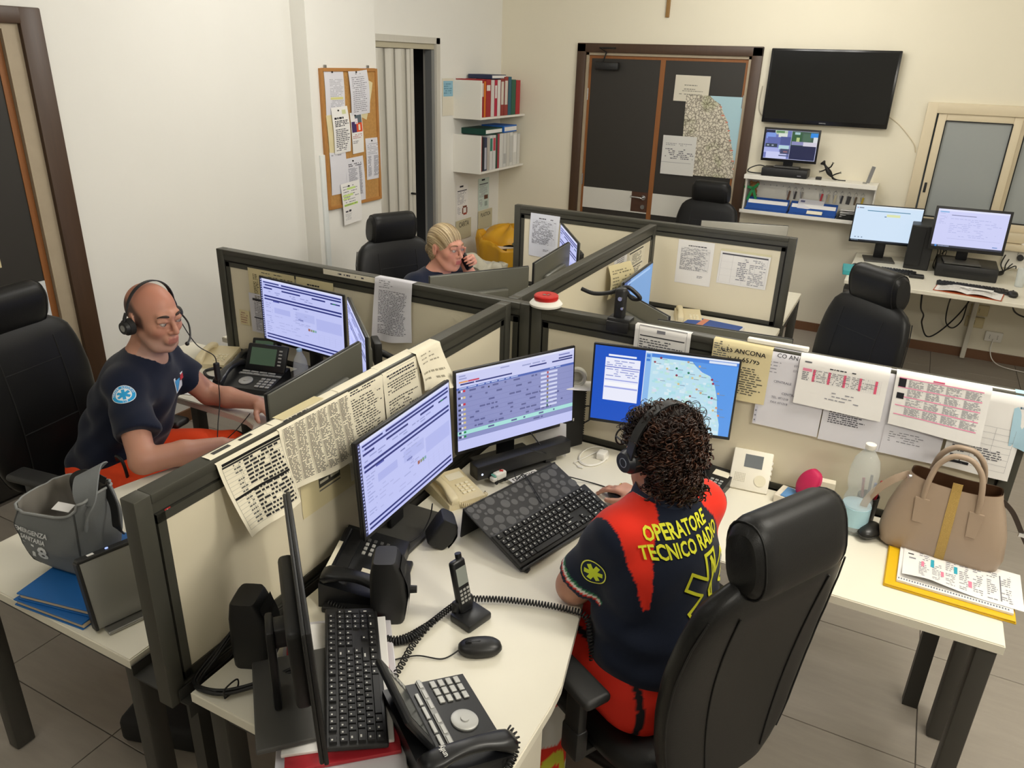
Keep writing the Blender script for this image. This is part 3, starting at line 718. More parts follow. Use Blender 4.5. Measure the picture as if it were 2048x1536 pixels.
def ui_map_extra(cm, S, r):
    # coast line: the sea to the upper right
    coast = [(0.66, 0.0), (0.70, 0.10), (0.76, 0.19), (0.82, 0.23), (0.86, 0.35), (0.885, 0.5), (0.90, 0.7), (0.925, 0.85), (0.93, 1.0)]
    for (a, va), (b, vb) in zip(coast, coast[1:]):
        P = [S(a, va), S(b, vb), S(1.0, vb), S(1.0, va)]; n = (S(1, 1)-S(1, 0)).cross(S(1, 0)-S(0, 0)).normalized()
        cm.add([p+n*0.0009 for p in P], '#5b9bea')
    layer(cm, S, [(0.36, 0.0, 1, 0.022, '#e9edf8'), (0.36, 0.022, 1, 0.07, '#4a86dc'), (0.80, 0.03, 0.985, 0.06, '#dfe8f8'), (0.36, 0.022, 0.405, 1.0, '#8dbcf0'), (0.37, 0.04, 0.395, 0.08, '#3f7ed6'), (0.37, 0.1, 0.395, 0.13, '#3f7ed6'), (0.36, 0.0, 0.365, 1, '#dfe8f8')], 0.0012)
    def dot(u, v, q, col):
        c = S(u, v); n = (S(1, 1)-S(1, 0)).cross(S(1, 0)-S(0, 0)).normalized(); ex = (S(1, 0)-S(0, 0)).normalized(); ey = n.cross(ex)
        cm.add([c+n*0.0016+(ex*math.cos(t*PI/5)+ey*math.sin(t*PI/5))*q for t in range(10)], col)
    for u, v, col in [(0.47, 0.07, '#8a2a4a'), (0.43, 0.13, '#9a4a5a'), (0.66, 0.08, '#b9a08a'), (0.52, 0.2, '#d8c08a'), (0.585, 0.18, '#1a7a5a'), (0.67, 0.22, '#1a7a5a'), (0.59, 0.27, '#8a2a4a'), (0.74, 0.12, '#c9b08a'), (0.75, 0.24, '#c9b89a'), (0.70, 0.28, '#d8c08a'), (0.835, 0.27, '#a02a4a'), (0.845, 0.32, '#a02a4a'), (0.61, 0.38, '#d8c08a'), (0.74, 0.42, '#c9a07a'), (0.77, 0.46, '#c9a07a'), (0.70, 0.52, '#a06a6a'), (0.83, 0.5, '#1a7a5a'), (0.85, 0.51, '#a02a4a'), (0.89, 0.44, '#c9a07a'), (0.89, 0.63, '#d8a07a'), (0.87, 0.67, '#d8c08a'), (0.91, 0.73, '#e0905a'), (0.47, 0.35, '#d8d8f0'), (0.5, 0.62, '#c9c0d0')]:
        dot(u, v, 0.0042, col)
        layer(cm, S, [(min(u+0.01, 0.95), v+0.01, min(u+0.045, 0.99), v+0.017, '#7d8aa0')], 0.0015)
def ui_page(bg='#d3e7fb'):
    it = [(0, 0, 1, 1, bg)]
    if bg == '#d3e7fb':
        it += [(0, 0, 1, 0.03, '#e8f2fb'), (0.02, 0.06, 0.035, 0.09, '#b06a6a'), (0.05, 0.06, 0.12, 0.085, '#6d7a90'), (0.18, 0.13, 0.82, 0.15, '#3d7f9f'), (0.48, 0.21, 0.68, 0.28, '#dfe6b0'), (0.45, 0.27, 0.48, 0.295, '#5d7aa0'), (0, 0.96, 1, 1, '#1c2430')]
        for i in range(6): it.append((0.02+i*0.018, 0.968, 0.03+i*0.018, 0.992, '#8aa0b8'))
        for i in range(3): it.append((0.06+i*0.05, 0.88, 0.08+i*0.05, 0.91, '#7d90a8'))
    else:
        it += [(0, 0, 1, 0.05, '#dfe1fb'), (0.03, 0.06, 0.16, 0.09, '#7db0e0'), (0.2, 0.14, 0.55, 0.155, '#565c8a')] + words(0.04, 0.10, 0.15, 0.4, 8, '#a9aede', 0.7, 0.3) + words(0.2, 0.22, 0.95, 0.72, 11, '#a4aade', 0.55, 0.25, 0.05)
        it += [(0.2, 0.76, 0.95, 0.765, '#9aa0d4'), (0, 0.95, 1, 1, '#20263c'), (0.05, 0.95, 0.08, 1, '#2f7fd0'), (0.86, 0.89, 0.93, 0.91, '#4a7fc0')]
        for i in range(8): it.append((0.1+i*0.02, 0.96, 0.113+i*0.02, 0.99, '#9aa6c8'))
    return it
m_bezel = mat('monitor_bezel', '#121214', 0.4)
m_mback = mat('monitor_back_grey', '#6a6a62', 0.38, 0.35)
m_mbackb = mat('monitor_back_black', '#1a1a1a', 0.45)
m_plate = mat('stand_plate', '#4c4b48', 0.5, 0.2)
def monitor(label, cx, cy, cz, yaw, tilt=3, w=0.51, h=0.307, ui=None, back=None, stand='plate', base_z=DH, bez=0.007, extra=None, sx=-0.07, deep=0.028, group='desk monitors', base=None):
    a = math.radians(yaw); n = Vector((math.cos(a), math.sin(a), 0))
    t = thing('monitor', label, 'monitor', (cx, cy, base_z), a, group)
    T = Matrix.Translation((0, 0, cz-base_z)) @ Matrix.Rotation(-math.radians(tilt), 4, 'Y')
    b = MB(); b.xf = T
    b.rbox((-0.004, 0, 0), (0.010, w, h), 0.003).obj('bezel', m_bezel, t, 40)
    k = MB(); k.xf = T
    k.rbox((-0.0125, 0, 0), (0.009, w-0.004, h-0.004), 0.004).rbox((-0.012-deep/2, 0, -h*0.08), (deep, w*0.55, h*0.6), 0.012, seg=3)
    k.obj('back_cover', back or m_mbackb, t, 40)
    cm = CM(); ww = w-2*bez; hh = h-2*bez-0.006
    S = lambda u, v: T @ Vector((0.0014, (u-0.5)*ww, (0.5-v)*hh+0.003))
    layer(cm, S, ui if ui else [(0, 0, 1, 1, '#101014')], 0.0001, 1, 1)
    if extra: extra(cm, S)
    cm.obj('screen', screen_mat(), t)
    zb = cz-base_z
    if stand == 'plate':
        MB().rbox((sx, 0, zb*0.5+0.006), (0.018, 0.075, zb-0.012), 0.006).rbox((sx*0.6, 0, zb-0.03), (abs(sx)*0.9, 0.05, 0.05), 0.006).obj('stand_neck', m_bezel, t, 40)
        bw_, bd_ = base or (0.24, 0.19)
        MB().rbox((sx*0.4, 0, 0.006), (bd_, bw_, 0.012), 0.004).obj('stand_base', m_plate, t)
    elif stand == 'arm':
        MB().rbox((-0.075, 0, zb), (0.03, 0.1, 0.1), 0.006).tube([(-0.08, 0, zb), (-0.13, 0.03, zb-0.02), (-0.14, 0.06, zb-0.1), (-0.14, 0.06, 0.01)], 0.014, 10).rbox((-0.14, 0.06, 0.008), (0.09, 0.08, 0.016), 0.004).obj('monitor_arm', m_black, t, 40)
    return t
mp_it, mp_r = ui_map()
monitor('slim monitor with lilac form, between taped printouts and cream phone', -1.185, 1.679, 1.011, 2.4, 3, ui=ui_form(1), sx=-0.06, base=(0.24, 0.17))
monitor('monitor showing a long mission list above the black soundbar', -1.094, 2.215, 1.012, 331.4, 3, ui=ui_list(), base=(0.24, 0.2))
monitor('monitor showing a coastal map beside a deep blue panel', -0.649, 2.470, 1.048, 281.9, 0, ui=mp_it, extra=lambda cm, S: ui_map_extra(cm, S, mp_r), stand='plate', sx=-0.03, deep=0.016, base=(0.2, 0.07))
monitor('monitor with form screen facing the bald man behind his desk phones', -2.292, 2.450, 1.033, 266.3, 1, ui=ui_form(2), back=m_mback, base=(0.22, 0.15))
monitor('monitor seen from its grey back, leaning behind the printout-hung screen', -1.585, 1.736, 1.048, 186, 0, ui=ui_form(3), back=m_mback, sx=-0.055, base=(0.22, 0.16))
monitor('monitor turned edge-on between the man\'s other two', -1.80, 2.215, 1.045, 226, 0, ui=ui_form(4), back=m_mback, stand='arm')
monitor('wide grey-backed monitor right in front of the blonde woman', -1.737, 3.065, 1.035, 145, 0, w=0.52, h=0.33, ui=ui_form(5), back=m_mback, stand='plate')
monitor('grey-backed monitor standing along the screen that runs to the far cross screen', -1.60, 3.57, 1.05, 185, 0, w=0.54, h=0.32, ui=ui_form(6), back=m_mback, sx=-0.05, base=(0.22, 0.14))
monitor('monitor with lilac form under the table printout, far corner', -1.738, 4.115, 1.035, 214, 0, w=0.55, h=0.33, ui=ui_form(7), back=m_mback, stand='arm')
monitor('monitor on the clamp arm showing a pale blue map, seen edge-on', -1.19, 3.80, 0.965, 1.5, 0, w=0.51, h=0.30, ui=[(0, 0, 1, 1, '#6f9fd6'), (0, 0, 0.2, 1, '#3a5a9a'), (0.1, 0.04, 0.9, 0.08, '#9fc4ee'), (0.5, 0.4, 0.53, 0.43, '#2a4a7a'), (0.6, 0.6, 0.62, 0.63, '#2a4a7a')], back=m_mback, stand='plate', sx=-0.045, base=(0.2, 0.1))
monitor('grey-backed monitor set diagonally behind the black clamp', -1.02, 3.37, 0.945, 49, 0, w=0.47, h=0.29, ui=ui_form(8), back=m_mback, stand='plate')
monitor('grey-backed monitor lying low behind the screen with CTS sheets', -0.59, 3.13, 0.945, 95, 0, w=0.56, h=0.32, ui=ui_form(9), back=m_mback, stand='plate')
monitor('light-backed monitor behind the far cross screen by the empty chair', -0.95, 5.22, 1.0, 106, 0, w=0.56, h=0.34, ui=ui_form(10), back=mat('monitor_back_light', '#a9a79f', 0.4, 0.2), stand='plate')
monitor('dark-backed monitor behind the far cross screen under the white door band', -1.93, 4.93, 1.005, 100, 0, w=0.5, h=0.32, ui=ui_form(11), back=m_mbackb, stand='plate')
monitor('white lit monitor on the wall desk beside the black tower', -0.135, 6.62, 1.02, 279, 0, w=0.49, h=0.295, ui=ui_page('#d3e7fb'), stand='plate', base=(0.22, 0.2))
monitor('thick framed monitor on the wall desk above the document printer box', 0.418, 6.42, 1.08, 275, 8, w=0.49, h=0.31, ui=ui_page('#cdd0f8'), stand='plate', base_z=DH+0.10, bez=0.018, base=(0.24, 0.2))
monitor('switched-off black monitor edge-on behind a keyboard at the desk front', -0.975, 0.985, 1.0, 46.6, 2, w=0.51, h=0.33, ui=[(0, 0, 1, 1, '#08080a')], back=m_mbackb, stand='plate', base_z=DH+0.034, deep=0.035, bez=0.014, sx=-0.08, base=(0.27, 0.2))
# ================================================================ PAPERS
m_paper = mat('paper_white', '#ebe9e6', 0.85, noise=0.02, nscale=9)
m_paperc = mat('paper_cream', '#ece5cf', 0.85, noise=0.02, nscale=9)
m_papery = mat('paper_yellowed', '#ddd0a4', 0.85, noise=0.03, nscale=9)
m_paperg = mat('paper_grey', '#dcdbe2', 0.8)
def sheet(label, S, prints=(), nu=8, nv=10, m=None, name='paper_sheet', cat='paper', group=None, off=0.0007, parent=None, extra=None):
    mb = MB(); mb.surf(lambda u, v: S(u, v), nu+1, nv+1); mb.f = [f[::-1] for f in mb.f]
    o = mb.obj(name, m or m_paper, parent, 180)
    if parent is None: tag(o, label, cat, group)
    if prints or extra:
        cm = CM(); layer(cm, S, list(prints), off, nu, nv)
        if extra: extra(cm, S)
        cm.obj('print', ink, o)
    return o
def hang(edge, e, n, w, L, top=0.03, lean=0.0, curl=0.0, skew=0.0, wav=0.0, ph=0.0, off=0.004, dz=0.0):
    """sheet taped over a screen's rail: edge = middle of the rail's upper edge, e along it, n outward"""
    edge = Vector(edge); e = Vector(e); n = Vector(n); up = Vector((0, 0, 1))
    def S(u, v):
        d = v*L; al = (u-0.5)*w+skew*d
        if d < top: return edge+e*((u-0.5)*w)-n*(top-d)+up*(0.0025+dz)
        q = (d-top)/(L-top); o = off+lean*q**1.6+curl*(u-0.5)*q*q+wav*math.sin(u*7+ph+q*3)*q
        return edge+e*al+n*o+up*(-(d-top)+0.0022+dz*(1-q)+skew*(u-0.5)*-w*q)
    return S
def flat(o, ex, ey, w, h, bow=0.0, n=None):
    """flat or gently bowed sheet: o top-left corner, ex right, ey down"""
    o = Vector(o); ex = Vector(ex).normalized(); ey = Vector(ey).normalized(); nn = ey.cross(ex).normalized()
    return lambda u, v: o+ex*(u*w)+ey*(v*h)+nn*(bow*math.sin(PI*v)*(0.6+0.4*u))
K = '#3a3a40'; G = '#6d6d74'
# ---- long screen beside the man (its +x face): u runs toward -y? seen from +x the right hand is +y
eA, nA = (0, 1, 0), (1, 0, 0); xA = -1.2995
t1 = [(0.10, 0.02, 0.36, 0.07, '#4a4a48'), (0.5, 0.03, 0.7, 0.07, '#4a4a48'), (0.06, 0.22, 0.98, 0.25, '#1c1c1c')] + grid(0.05, 0.27, 0.97, 0.94, 16, 4, '#8a8a86', 0.003) + words(0.36, 0.27, 0.97, 0.94, 16, '#2f2f30', 0.92, 0.55, 0.07, 0.1) + words(0.2, 0.27, 0.32, 0.94, 16, '#6a6a66', 0.8, 0.4, 0.04, 0.1) + [(0.05, 0.6, 0.97, 0.625, '#1c1c1c'), (0.05, 0.255, 0.97, 0.275, '#303030')]
sheet('large gridded printout hanging off the near end of the long screen', hang((xA, 1.165, 1.25), eA, nA, 0.205, 0.245, 0.035, 0.05, -0.03, 0.10, 0.004), t1, m=m_paperc, group='printouts on the long screen')
t2 = words(0.05, 0.11, 0.6, 0.15, 1, K, 0.9)
for c in range(6): t2 += words(0.05+c*0.155, 0.2, 0.19+c*0.155, 0.93, 44, '#55544e', 0.95, 0.5, 0.05, 0.25) + [(0.05+c*0.155-0.012, 0.2, 0.05+c*0.155-0.009, 0.93, '#77766e')]
sheet('creased six-column name list taped over the long screen', hang((xA, 1.405, 1.25), eA, nA, 0.28, 0.235, 0.035, 0.022, 0.02, 0.05, 0.006, 1.0, 0.006), t2, m=m_paperc, group='printouts on the long screen')
t3 = words(0.1, 0.18, 0.9, 0.24, 2, K, 0.9) + words(0.12, 0.28, 0.95, 0.97, 22, '#4f4e48', 0.9, 0.42, 0.06)
sheet('typed instruction sheet, the left of a pair on the long screen', hang((xA, 1.61, 1.25), eA, nA, 0.19, 0.26, 0.035, 0.015, 0.0, 0.0, 0.003, 2.0, 0.004, 0.001), t3, m=m_paperc, group='printouts on the long screen')
t4 = [(0.1, 0.2, 0.95, 0.203, G), (0.95, 0.2, 0.953, 0.5, G)] + words(0.1, 0.23, 0.9, 0.3, 2, K, 0.95, 0.55) + words(0.1, 0.32, 0.93, 0.48, 5, '#55544e', 0.95, 0.45) + words(0.1, 0.54, 0.9, 0.95, 12, '#4f4e48', 0.85, 0.42)
sheet('typed instruction sheet with boxed heading, right of a pair', hang((xA, 1.80, 1.25), eA, nA, 0.19, 0.27, 0.04, 0.02, 0.01, 0.0, 0.004, 0.3, 0.004, 0.0015), t4, m=m_paperc, group='printouts on the long screen')
t5 = words(0.15, 0.25, 0.8, 0.5, 3, '#a39d8a', 0.8, 0.3, 0.08) + words(0.1, 0.6, 0.9, 0.85, 2, '#a39d8a', 0.7, 0.3, 0.08)
sheet('crumpled handwritten note bulging off the end of the paper row', hang((xA, 1.945, 1.25), eA, nA, 0.14, 0.17, 0.03, 0.05, 0.05, 0.12, 0.012, 0.5, 0.006, 0.002), t5, m=m_paperc, group='printouts on the long screen')
# print of a telephone display, half hidden below
tp = [(0.32, 0.0, 0.72, 0.62, '#4b4942'), (0.36, 0.05, 0.62, 0.42, '#b9b08c'), (0.64, 0.06, 0.70, 0.12, '#8a8678'), (0.64, 0.16, 0.70, 0.22, '#8a8678'), (0.64, 0.26, 0.70, 0.32, '#8a8678'), (0.34, 0.5, 0.5, 0.55, '#d8d2ba'), (0.54, 0.5, 0.70, 0.55, '#d8d2ba'), (0.32, 0.66, 0.72, 0.69, '#77746a')]
sheet('cream sheet with a printed telephone display below the name list', flat((-1.3055, 1.335, 1.10), (0, 1, 0), (0, 0.02, -1), 0.225, 0.165), tp, m=m_papery, group='printouts on the long screen')
sheet('long white strip of paper hanging behind the slim monitor', flat((-1.3045, 1.54, 1.08), (0, 1, 0), (0, 0.05, -1), 0.05, 0.13), (), m=m_paperc, group='printouts on the long screen')
rl = MB().bx(-1.3055, -1.3045, 0.925, 0.940, 1.178, 1.195); rl_o = tag(rl.obj('warning_sticker', mat('sticker_red', '#b3282d', 0.6)), 'tiny red sticker on the cream panel of the long screen', 'sticker')
MB().bx(-1.3046, -1.3040, 0.9305, 0.933, 1.180, 1.193).obj('print', mat('sticker_white', '#eee6dd', 0.6), rl_o)
# loose top papers lying on the rail
sheet('folded paper lying on the rail between the man and the name list', flat((-1.345, 1.30, 1.2525), (0, 1, 0.0), (0.3, 0, 0.02), 0.16, 0.035), [], 2, 2, m_papery)

# ---- screen behind the operator (its -y face)
eB, nB = (1, 0, 0), (0, -1, 0); yB = 2.5495
q1 = grid(0.08, 0.10, 0.93, 0.99, 1, 1, G, 0.004) + [(0.1, 0.27, 0.9, 0.29, K), (0.4, 0.14, 0.55, 0.2, '#8a8a92')] + words(0.1, 0.33, 0.9, 0.98, 14, '#55555c', 0.9, 0.4)
sheet('framed typed notice taped above the map monitor', hang((-0.69, yB, 1.25), eB, nB, 0.205, 0.20, 0.02, 0.004, 0, 0.0), q1, m=m_paper, group='papers on the operator\'s screen')
q2 = words(0.02, 0.1, 0.3, 0.42, 9, '#6a6a6a', 0.9, 0.4, 0.06) + words(0.25, 0.45, 0.95, 0.9, 12, '#5a584f', 0.9, 0.42, 0.09)
def cts(cm, S):
    for tx, sz, u, v in (('CTS ANCONA', 0.0235, 0.52, 0.22), ('0 71 65795', 0.024, 0.55, 0.345)):
        vs_, fs_ = text_mesh(tx, sz, 'CENTER', bold=0.012); o = S(u, v); ex = (S(1, v)-S(0, v)).normalized(); ey = (S(u, 0)-S(u, 1)).normalized(); nn = ex.cross(ey)
        cm.add([o+ex*p[0]+ey*p[1]+nn*0.0012 for p in vs_], '#1f1f22', fs_)
sheet('cream plastic sleeve lettered CTS ANCONA on the operator\'s screen', hang((-0.408, yB, 1.25), eB, nB, 0.20, 0.225, 0.02, 0.006, 0, 0, 0.002), q2, m=m_papery, group='papers on the operator\'s screen', extra=cts)
def coan(cm, S):
    for tx, sz, u, v, c in (('CO AN', 0.021, 0.36, 0.13, '#3a3a42'), ('071218', 0.011, 0.55, 0.22, '#7a7a86'), ('071218', 0.011, 0.55, 0.28, '#7a7a86'), ('CENTRALE', 0.012, 0.35, 0.44, '#7a7a86'), ('CENTRALE', 0.012, 0.5, 0.57, '#7a7a86'), ('TEL. 071218', 0.011, 0.35, 0.63, '#7a7a86'), ('FAX 071218', 0.011, 0.35, 0.69, '#7a7a86')):
        vs_, fs_ = text_mesh(tx, sz, 'CENTER'); o = S(u, v); ex = (S(1, v)-S(0, v)).normalized(); ey = (S(u, 0)-S(u, 1)).normalized(); nn = ex.cross(ey)
        cm.add([o+ex*p[0]+ey*p[1]+nn*0.0012 for p in vs_], c, fs_)
sheet('grey-white printed directory lettered CO AN, behind the pink calendar', hang((-0.228, yB, 1.25), eB, nB, 0.215, 0.30, 0.02, 0.006, 0, 0.0, 0.001, 0, 0.003), words(0.03, 0.2, 0.3, 0.36, 4, '#8d8d98', 0.9, 0.2, 0.09) + [(0.0, 0.78, 0.05, 0.98, '#c9c9d4'), (0.015, 0.82, 0.035, 0.84, '#7a7a84'), (0.015, 0.88, 0.035, 0.90, '#7a7a84'), (0.015, 0.94, 0.035, 0.96, '#7a7a84')], m=m_paperg, group='papers on the operator\'s screen', extra=coan)
q4 = words(0.35, 0.25, 0.75, 0.29, 1, K, 0.9, 0.5, 0.03) + [(0.06, 0.2, 0.14, 0.225, G), (0.05, 0.33, 0.155, 0.38, '#e58aa6')] + words(0.05, 0.39, 0.15, 0.55, 5, '#77777f', 0.95, 0.45, 0.04) + grid(0.17, 0.32, 0.93, 0.55, 7, 31, '#b9b9c2', 0.0012)
for c in range(5): q4 += [(0.17+c*0.174, 0.33, 0.198+c*0.174, 0.55, '#e0607f')]
q4 += words(0.17, 0.33, 0.93, 0.55, 7, '#6a6a74', 0.55, 0.35, 0.012) + words(0.35, 0.66, 0.75, 0.84, 3, '#8a8a94', 0.7, 0.25, 0.05)
sheet('duty calendar with five pink columns on the operator\'s screen', hang((-0.083, yB, 1.25), eB, nB, 0.272, 0.192, 0.02, 0.010, 0, 0.02, 0.001, 0, 0.0075), q4, m=m_paper, group='papers on the operator\'s screen')
sheet('printed sheet, only its lower half visible under the pink calendar', hang((-0.022, yB, 1.25), eB, nB, 0.19, 0.298, 0.015, 0.006, 0, 0, 0.001, 0, 0.0045), words(0.1, 0.56, 0.75, 0.78, 9, '#5b5b64', 0.95, 0.5, 0.05) + [(0.1, 0.55, 0.75, 0.56, G)], m=m_paperg, group='papers on the operator\'s screen')
q6 = [(0.4, 0.135, 0.52, 0.16, '#e0608a')] + [(0.04, 0.17+i*0.155, 0.93, 0.185+i*0.155, '#ef8fb5') for i in range(5)]
q6 += [(0.04, 0.185, 0.12, 0.33, '#26262a'), (0.04, 0.43, 0.12, 0.53, '#26262a')]
for r_ in range(4):
    for c in range(4): q6 += words(0.15+c*0.2, 0.195+r_*0.155, 0.33+c*0.2, 0.32+r_*0.155, 7, '#8d8d94', 0.9, 0.5, 0.04)
sheet('shift table ruled with pink bands, right of the pink calendar', hang((0.200, yB, 1.25), eB, nB, 0.262, 0.20, 0.02, 0.014, 0.01, 0.05, 0.002, 0, 0.009), q6, m=m_paper, group='papers on the operator\'s screen')
sheet('printed sheet peeking out under the pink-banded shift table', hang((0.158, yB, 1.25), eB, nB, 0.17, 0.297, 0.015, 0.006, 0, 0, 0.001, 0, 0.0055), words(0.1, 0.72, 0.8, 0.85, 5, '#8d8d96', 0.8, 0.3, 0.07), m=m_paperg, group='papers on the operator\'s screen')
q7 = words(0.1, 0.12, 0.45, 0.42, 14, '#3f3f46', 0.95, 0.5, 0.05) + grid(0.1, 0.46, 0.92, 0.92, 7, 3, '#8a8a94', 0.003) + words(0.1, 0.46, 0.3, 0.92, 9, '#4a4a52', 0.6, 0.35, 0.05) + words(0.4, 0.7, 0.85, 0.82, 5, '#4a4a52', 0.9, 0.4, 0.06) + [(0.1, 0.9, 0.4, 0.93, '#26262a')]
sheet('typed form pinned at the end of the operator\'s screen by the handbag', hang((0.345, yB, 1.25), eB, nB, 0.185, 0.30, 0.02, 0.012, 0.012, 0, 0.002, 0, 0.006), q7, m=m_paper, group='papers on the operator\'s screen')
sheet('pale blue slip curling off the right end of the operator\'s screen', hang((0.43, yB, 1.25), eB, nB, 0.075, 0.2, 0.03, 0.02, 0.02, 0.1, 0.004, 0, 0.004), words(0.2, 0.2, 0.9, 0.4, 3, '#4a6a80', 0.8), m=mat('paper_blue', '#a9cbdc', 0.8), group='papers on the operator\'s screen')
# white strip lying on the rail
bar = MB().rbox((-0.30, 2.575, 1.262), (0.20, 0.022, 0.014), 0.003)
tag(bar.obj('binding_bar', m_white), 'white plastic binding bar lying on the rail above CO AN', 'binding bar')

# ---- far cross screen
sheet('portrait table of names with a signature on the far cross screen', flat((-1.18, 4.4835, 1.165), (1, 0, 0), (0, 0, -1), 0.215, 0.262), words(0.25, 0.1, 0.85, 0.14, 1, K) + grid(0.1, 0.16, 0.9, 0.68, 22, 8, '#8a8a92', 0.002) + words(0.1, 0.17, 0.9, 0.68, 22, '#77777f', 0.7, 0.45, 0.06) + words(0.62, 0.78, 0.82, 0.84, 2, '#7d7d86', 0.9), m=m_paper)
sheet('landscape printed table with dark header on the far cross screen', flat((-0.925, 4.4835, 1.142), (1, 0, -0.01), (-0.02, 0, -1), 0.285, 0.205, 0.004), [(0.0, 0, 1, 0.06, '#d9d2ae'), (0.04, 0.11, 0.96, 0.15, '#55555c')] + grid(0.04, 0.15, 0.96, 0.95, 4, 4, '#9a9aa2', 0.002) + words(0.38, 0.2, 0.6, 0.85, 12, '#8d8d96', 0.8, 0.5, 0.05) + words(0.62, 0.2, 0.95, 0.95, 16, '#8d8d96', 0.8, 0.4, 0.06), m=m_paper)
sheet('portrait table printout on the far cross screen in the woman\'s corner', flat((-2.165, 4.482, 1.218), (1, 0, -0.03), (-0.02, 0, -1), 0.208, 0.285, 0.012), words(0.3, 0.1, 0.8, 0.14, 1, K) + grid(0.1, 0.16, 0.9, 0.7, 22, 7, '#8a8a96', 0.002) + words(0.1, 0.17, 0.9, 0.7, 22, '#77777f', 0.7, 0.45, 0.06) + words(0.5, 0.8, 0.75, 0.86, 2, '#7d7d86', 0.9), m=mat('paper_cool', '#dcdfe8', 0.85))
# ---- screen running back (its +x face)
xC = -1.3055
sheet('white printed form at the far end of the receding screen', flat((xC, 3.945, 1.185), (0, 1, 0), (0, 0, -1), 0.28, 0.2), grid(0.06, 0.05, 0.94, 0.95, 1, 1, G, 0.004) + [(0.06, 0.12, 0.9, 0.16, '#55554e'), (0.06, 0.55, 0.9, 0.58, '#55554e')] + words(0.25, 0.2, 0.85, 0.5, 7, '#7a786c', 0.85) + words(0.15, 0.62, 0.85, 0.93, 6, '#7a786c', 0.85), m=m_paperc)
sheet('small typed slip beside the white form on the receding screen', flat((xC, 3.72, 1.185), (0, 1, 0), (0, 0, -1), 0.2, 0.09), words(0.2, 0.2, 0.85, 0.9, 6, '#7a7a88', 0.9), m=m_paper)
sheet('yellowed handwritten sheet curling off the receding screen', flat((xC+0.012, 3.60, 1.17), (0.05, 1, -0.1), (0.15, -0.28, -1), 0.3, 0.17, 0.03), words(0.1, 0.15, 0.9, 0.3, 2, '#8a836a', 0.8) + words(0.08, 0.35, 0.95, 0.92, 6, '#8a836a', 0.6, 0.4, 0.06), m=m_papery)
sheet('white sheet behind the siren on the receding screen', flat((xC, 2.72, 1.185), (0, 1, 0), (0, 0, -1), 0.2, 0.14), [(0.6, 0.25, 0.85, 0.4, '#2a2a2a')], m=m_paperc)
# ---- man's screen (its -y face)
sheet('yellowed column list on the bald man\'s screen', flat((-2.70, 2.5535, 1.185), (1, 0, 0), (0, 0, -1), 0.285, 0.165), words(0.3, 0.06, 0.8, 0.1, 1, K) + sum([words(0.1+c*0.15, 0.15, 0.22+c*0.15, 0.98, 18, '#6a6244', 0.9, 0.5, 0.05) for c in range(6)], []), m=m_papery)
sheet('tan notice with a heading behind the bald man\'s monitor', flat((-2.405, 2.5535, 1.185), (1, 0, 0), (0.02, 0, -1), 0.215, 0.17, 0.004), words(0.3, 0.12, 0.7, 0.2, 1, K) + words(0.15, 0.35, 0.9, 0.9, 6, '#6a6244', 0.8, 0.25), m=m_papery)
sheet('white table sheet low on the bald man\'s screen', flat((-2.71, 2.553, 1.062), (1, 0, 0), (0, 0, -1), 0.15, 0.195), [(0.15, 0.12, 1, 0.18, K), (0.15, 0.6, 1, 0.63, K)] + words(0.2, 0.2, 0.95, 0.95, 18, '#8d8d96', 0.85, 0.5, 0.06), m=m_paperg)
sheet('small beige label on the bald man\'s screen by the cream phone', flat((-2.785, 2.5535, 0.965), (1, 0, 0), (0, 0, -1), 0.065, 0.075), words(0.1, 0.1, 0.9, 0.9, 5, '#b08a78', 0.9), m=m_papery)
sheet('long typed printout curling down over the bald man\'s screen', hang((-1.855, 2.5495, 1.25), eB, nB, 0.19, 0.30, 0.03, 0.02, -0.03, -0.05, 0.012, 1.0, 0.006), words(0.12, 0.12, 0.5, 0.24, 4, '#77777f', 0.8, 0.3) + words(0.12, 0.26, 0.88, 0.9, 28, '#6a6a74', 0.95, 0.4, 0.06, 0.12), m=m_paperg)
lab = MB().bx(-2.235, -1.955, 2.5462, 2.5474, 1.224, 1.247); lo_ = tag(lab.obj('label_strip', m_paperc, None), 'white label strip stuck along the rail of the bald man\'s screen', 'label')
cm_ = CM(); layer(cm_, flat((-2.235, 2.5462, 1.247), (1, 0, 0), (0, 0, -1), 0.28, 0.023), words(0.05, 0.15, 0.95, 0.9, 1, '#55555c', 0.35, 0.4, 0.03)); cm_.obj('print', ink, lo_)
# ---- desk papers
sheet('typed sheet lying on the bald man\'s desk before his phones', flat((-2.83, 2.21, DH+0.002), (0.94, 0.3, 0), (0.3, -0.94, 0), 0.21, 0.22), [(0.1, 0.05, 0.9, 0.09, K)] + words(0.1, 0.15, 0.9, 0.9, 22, '#7a7a80', 0.9, 0.4, 0.07), m=m_paper)
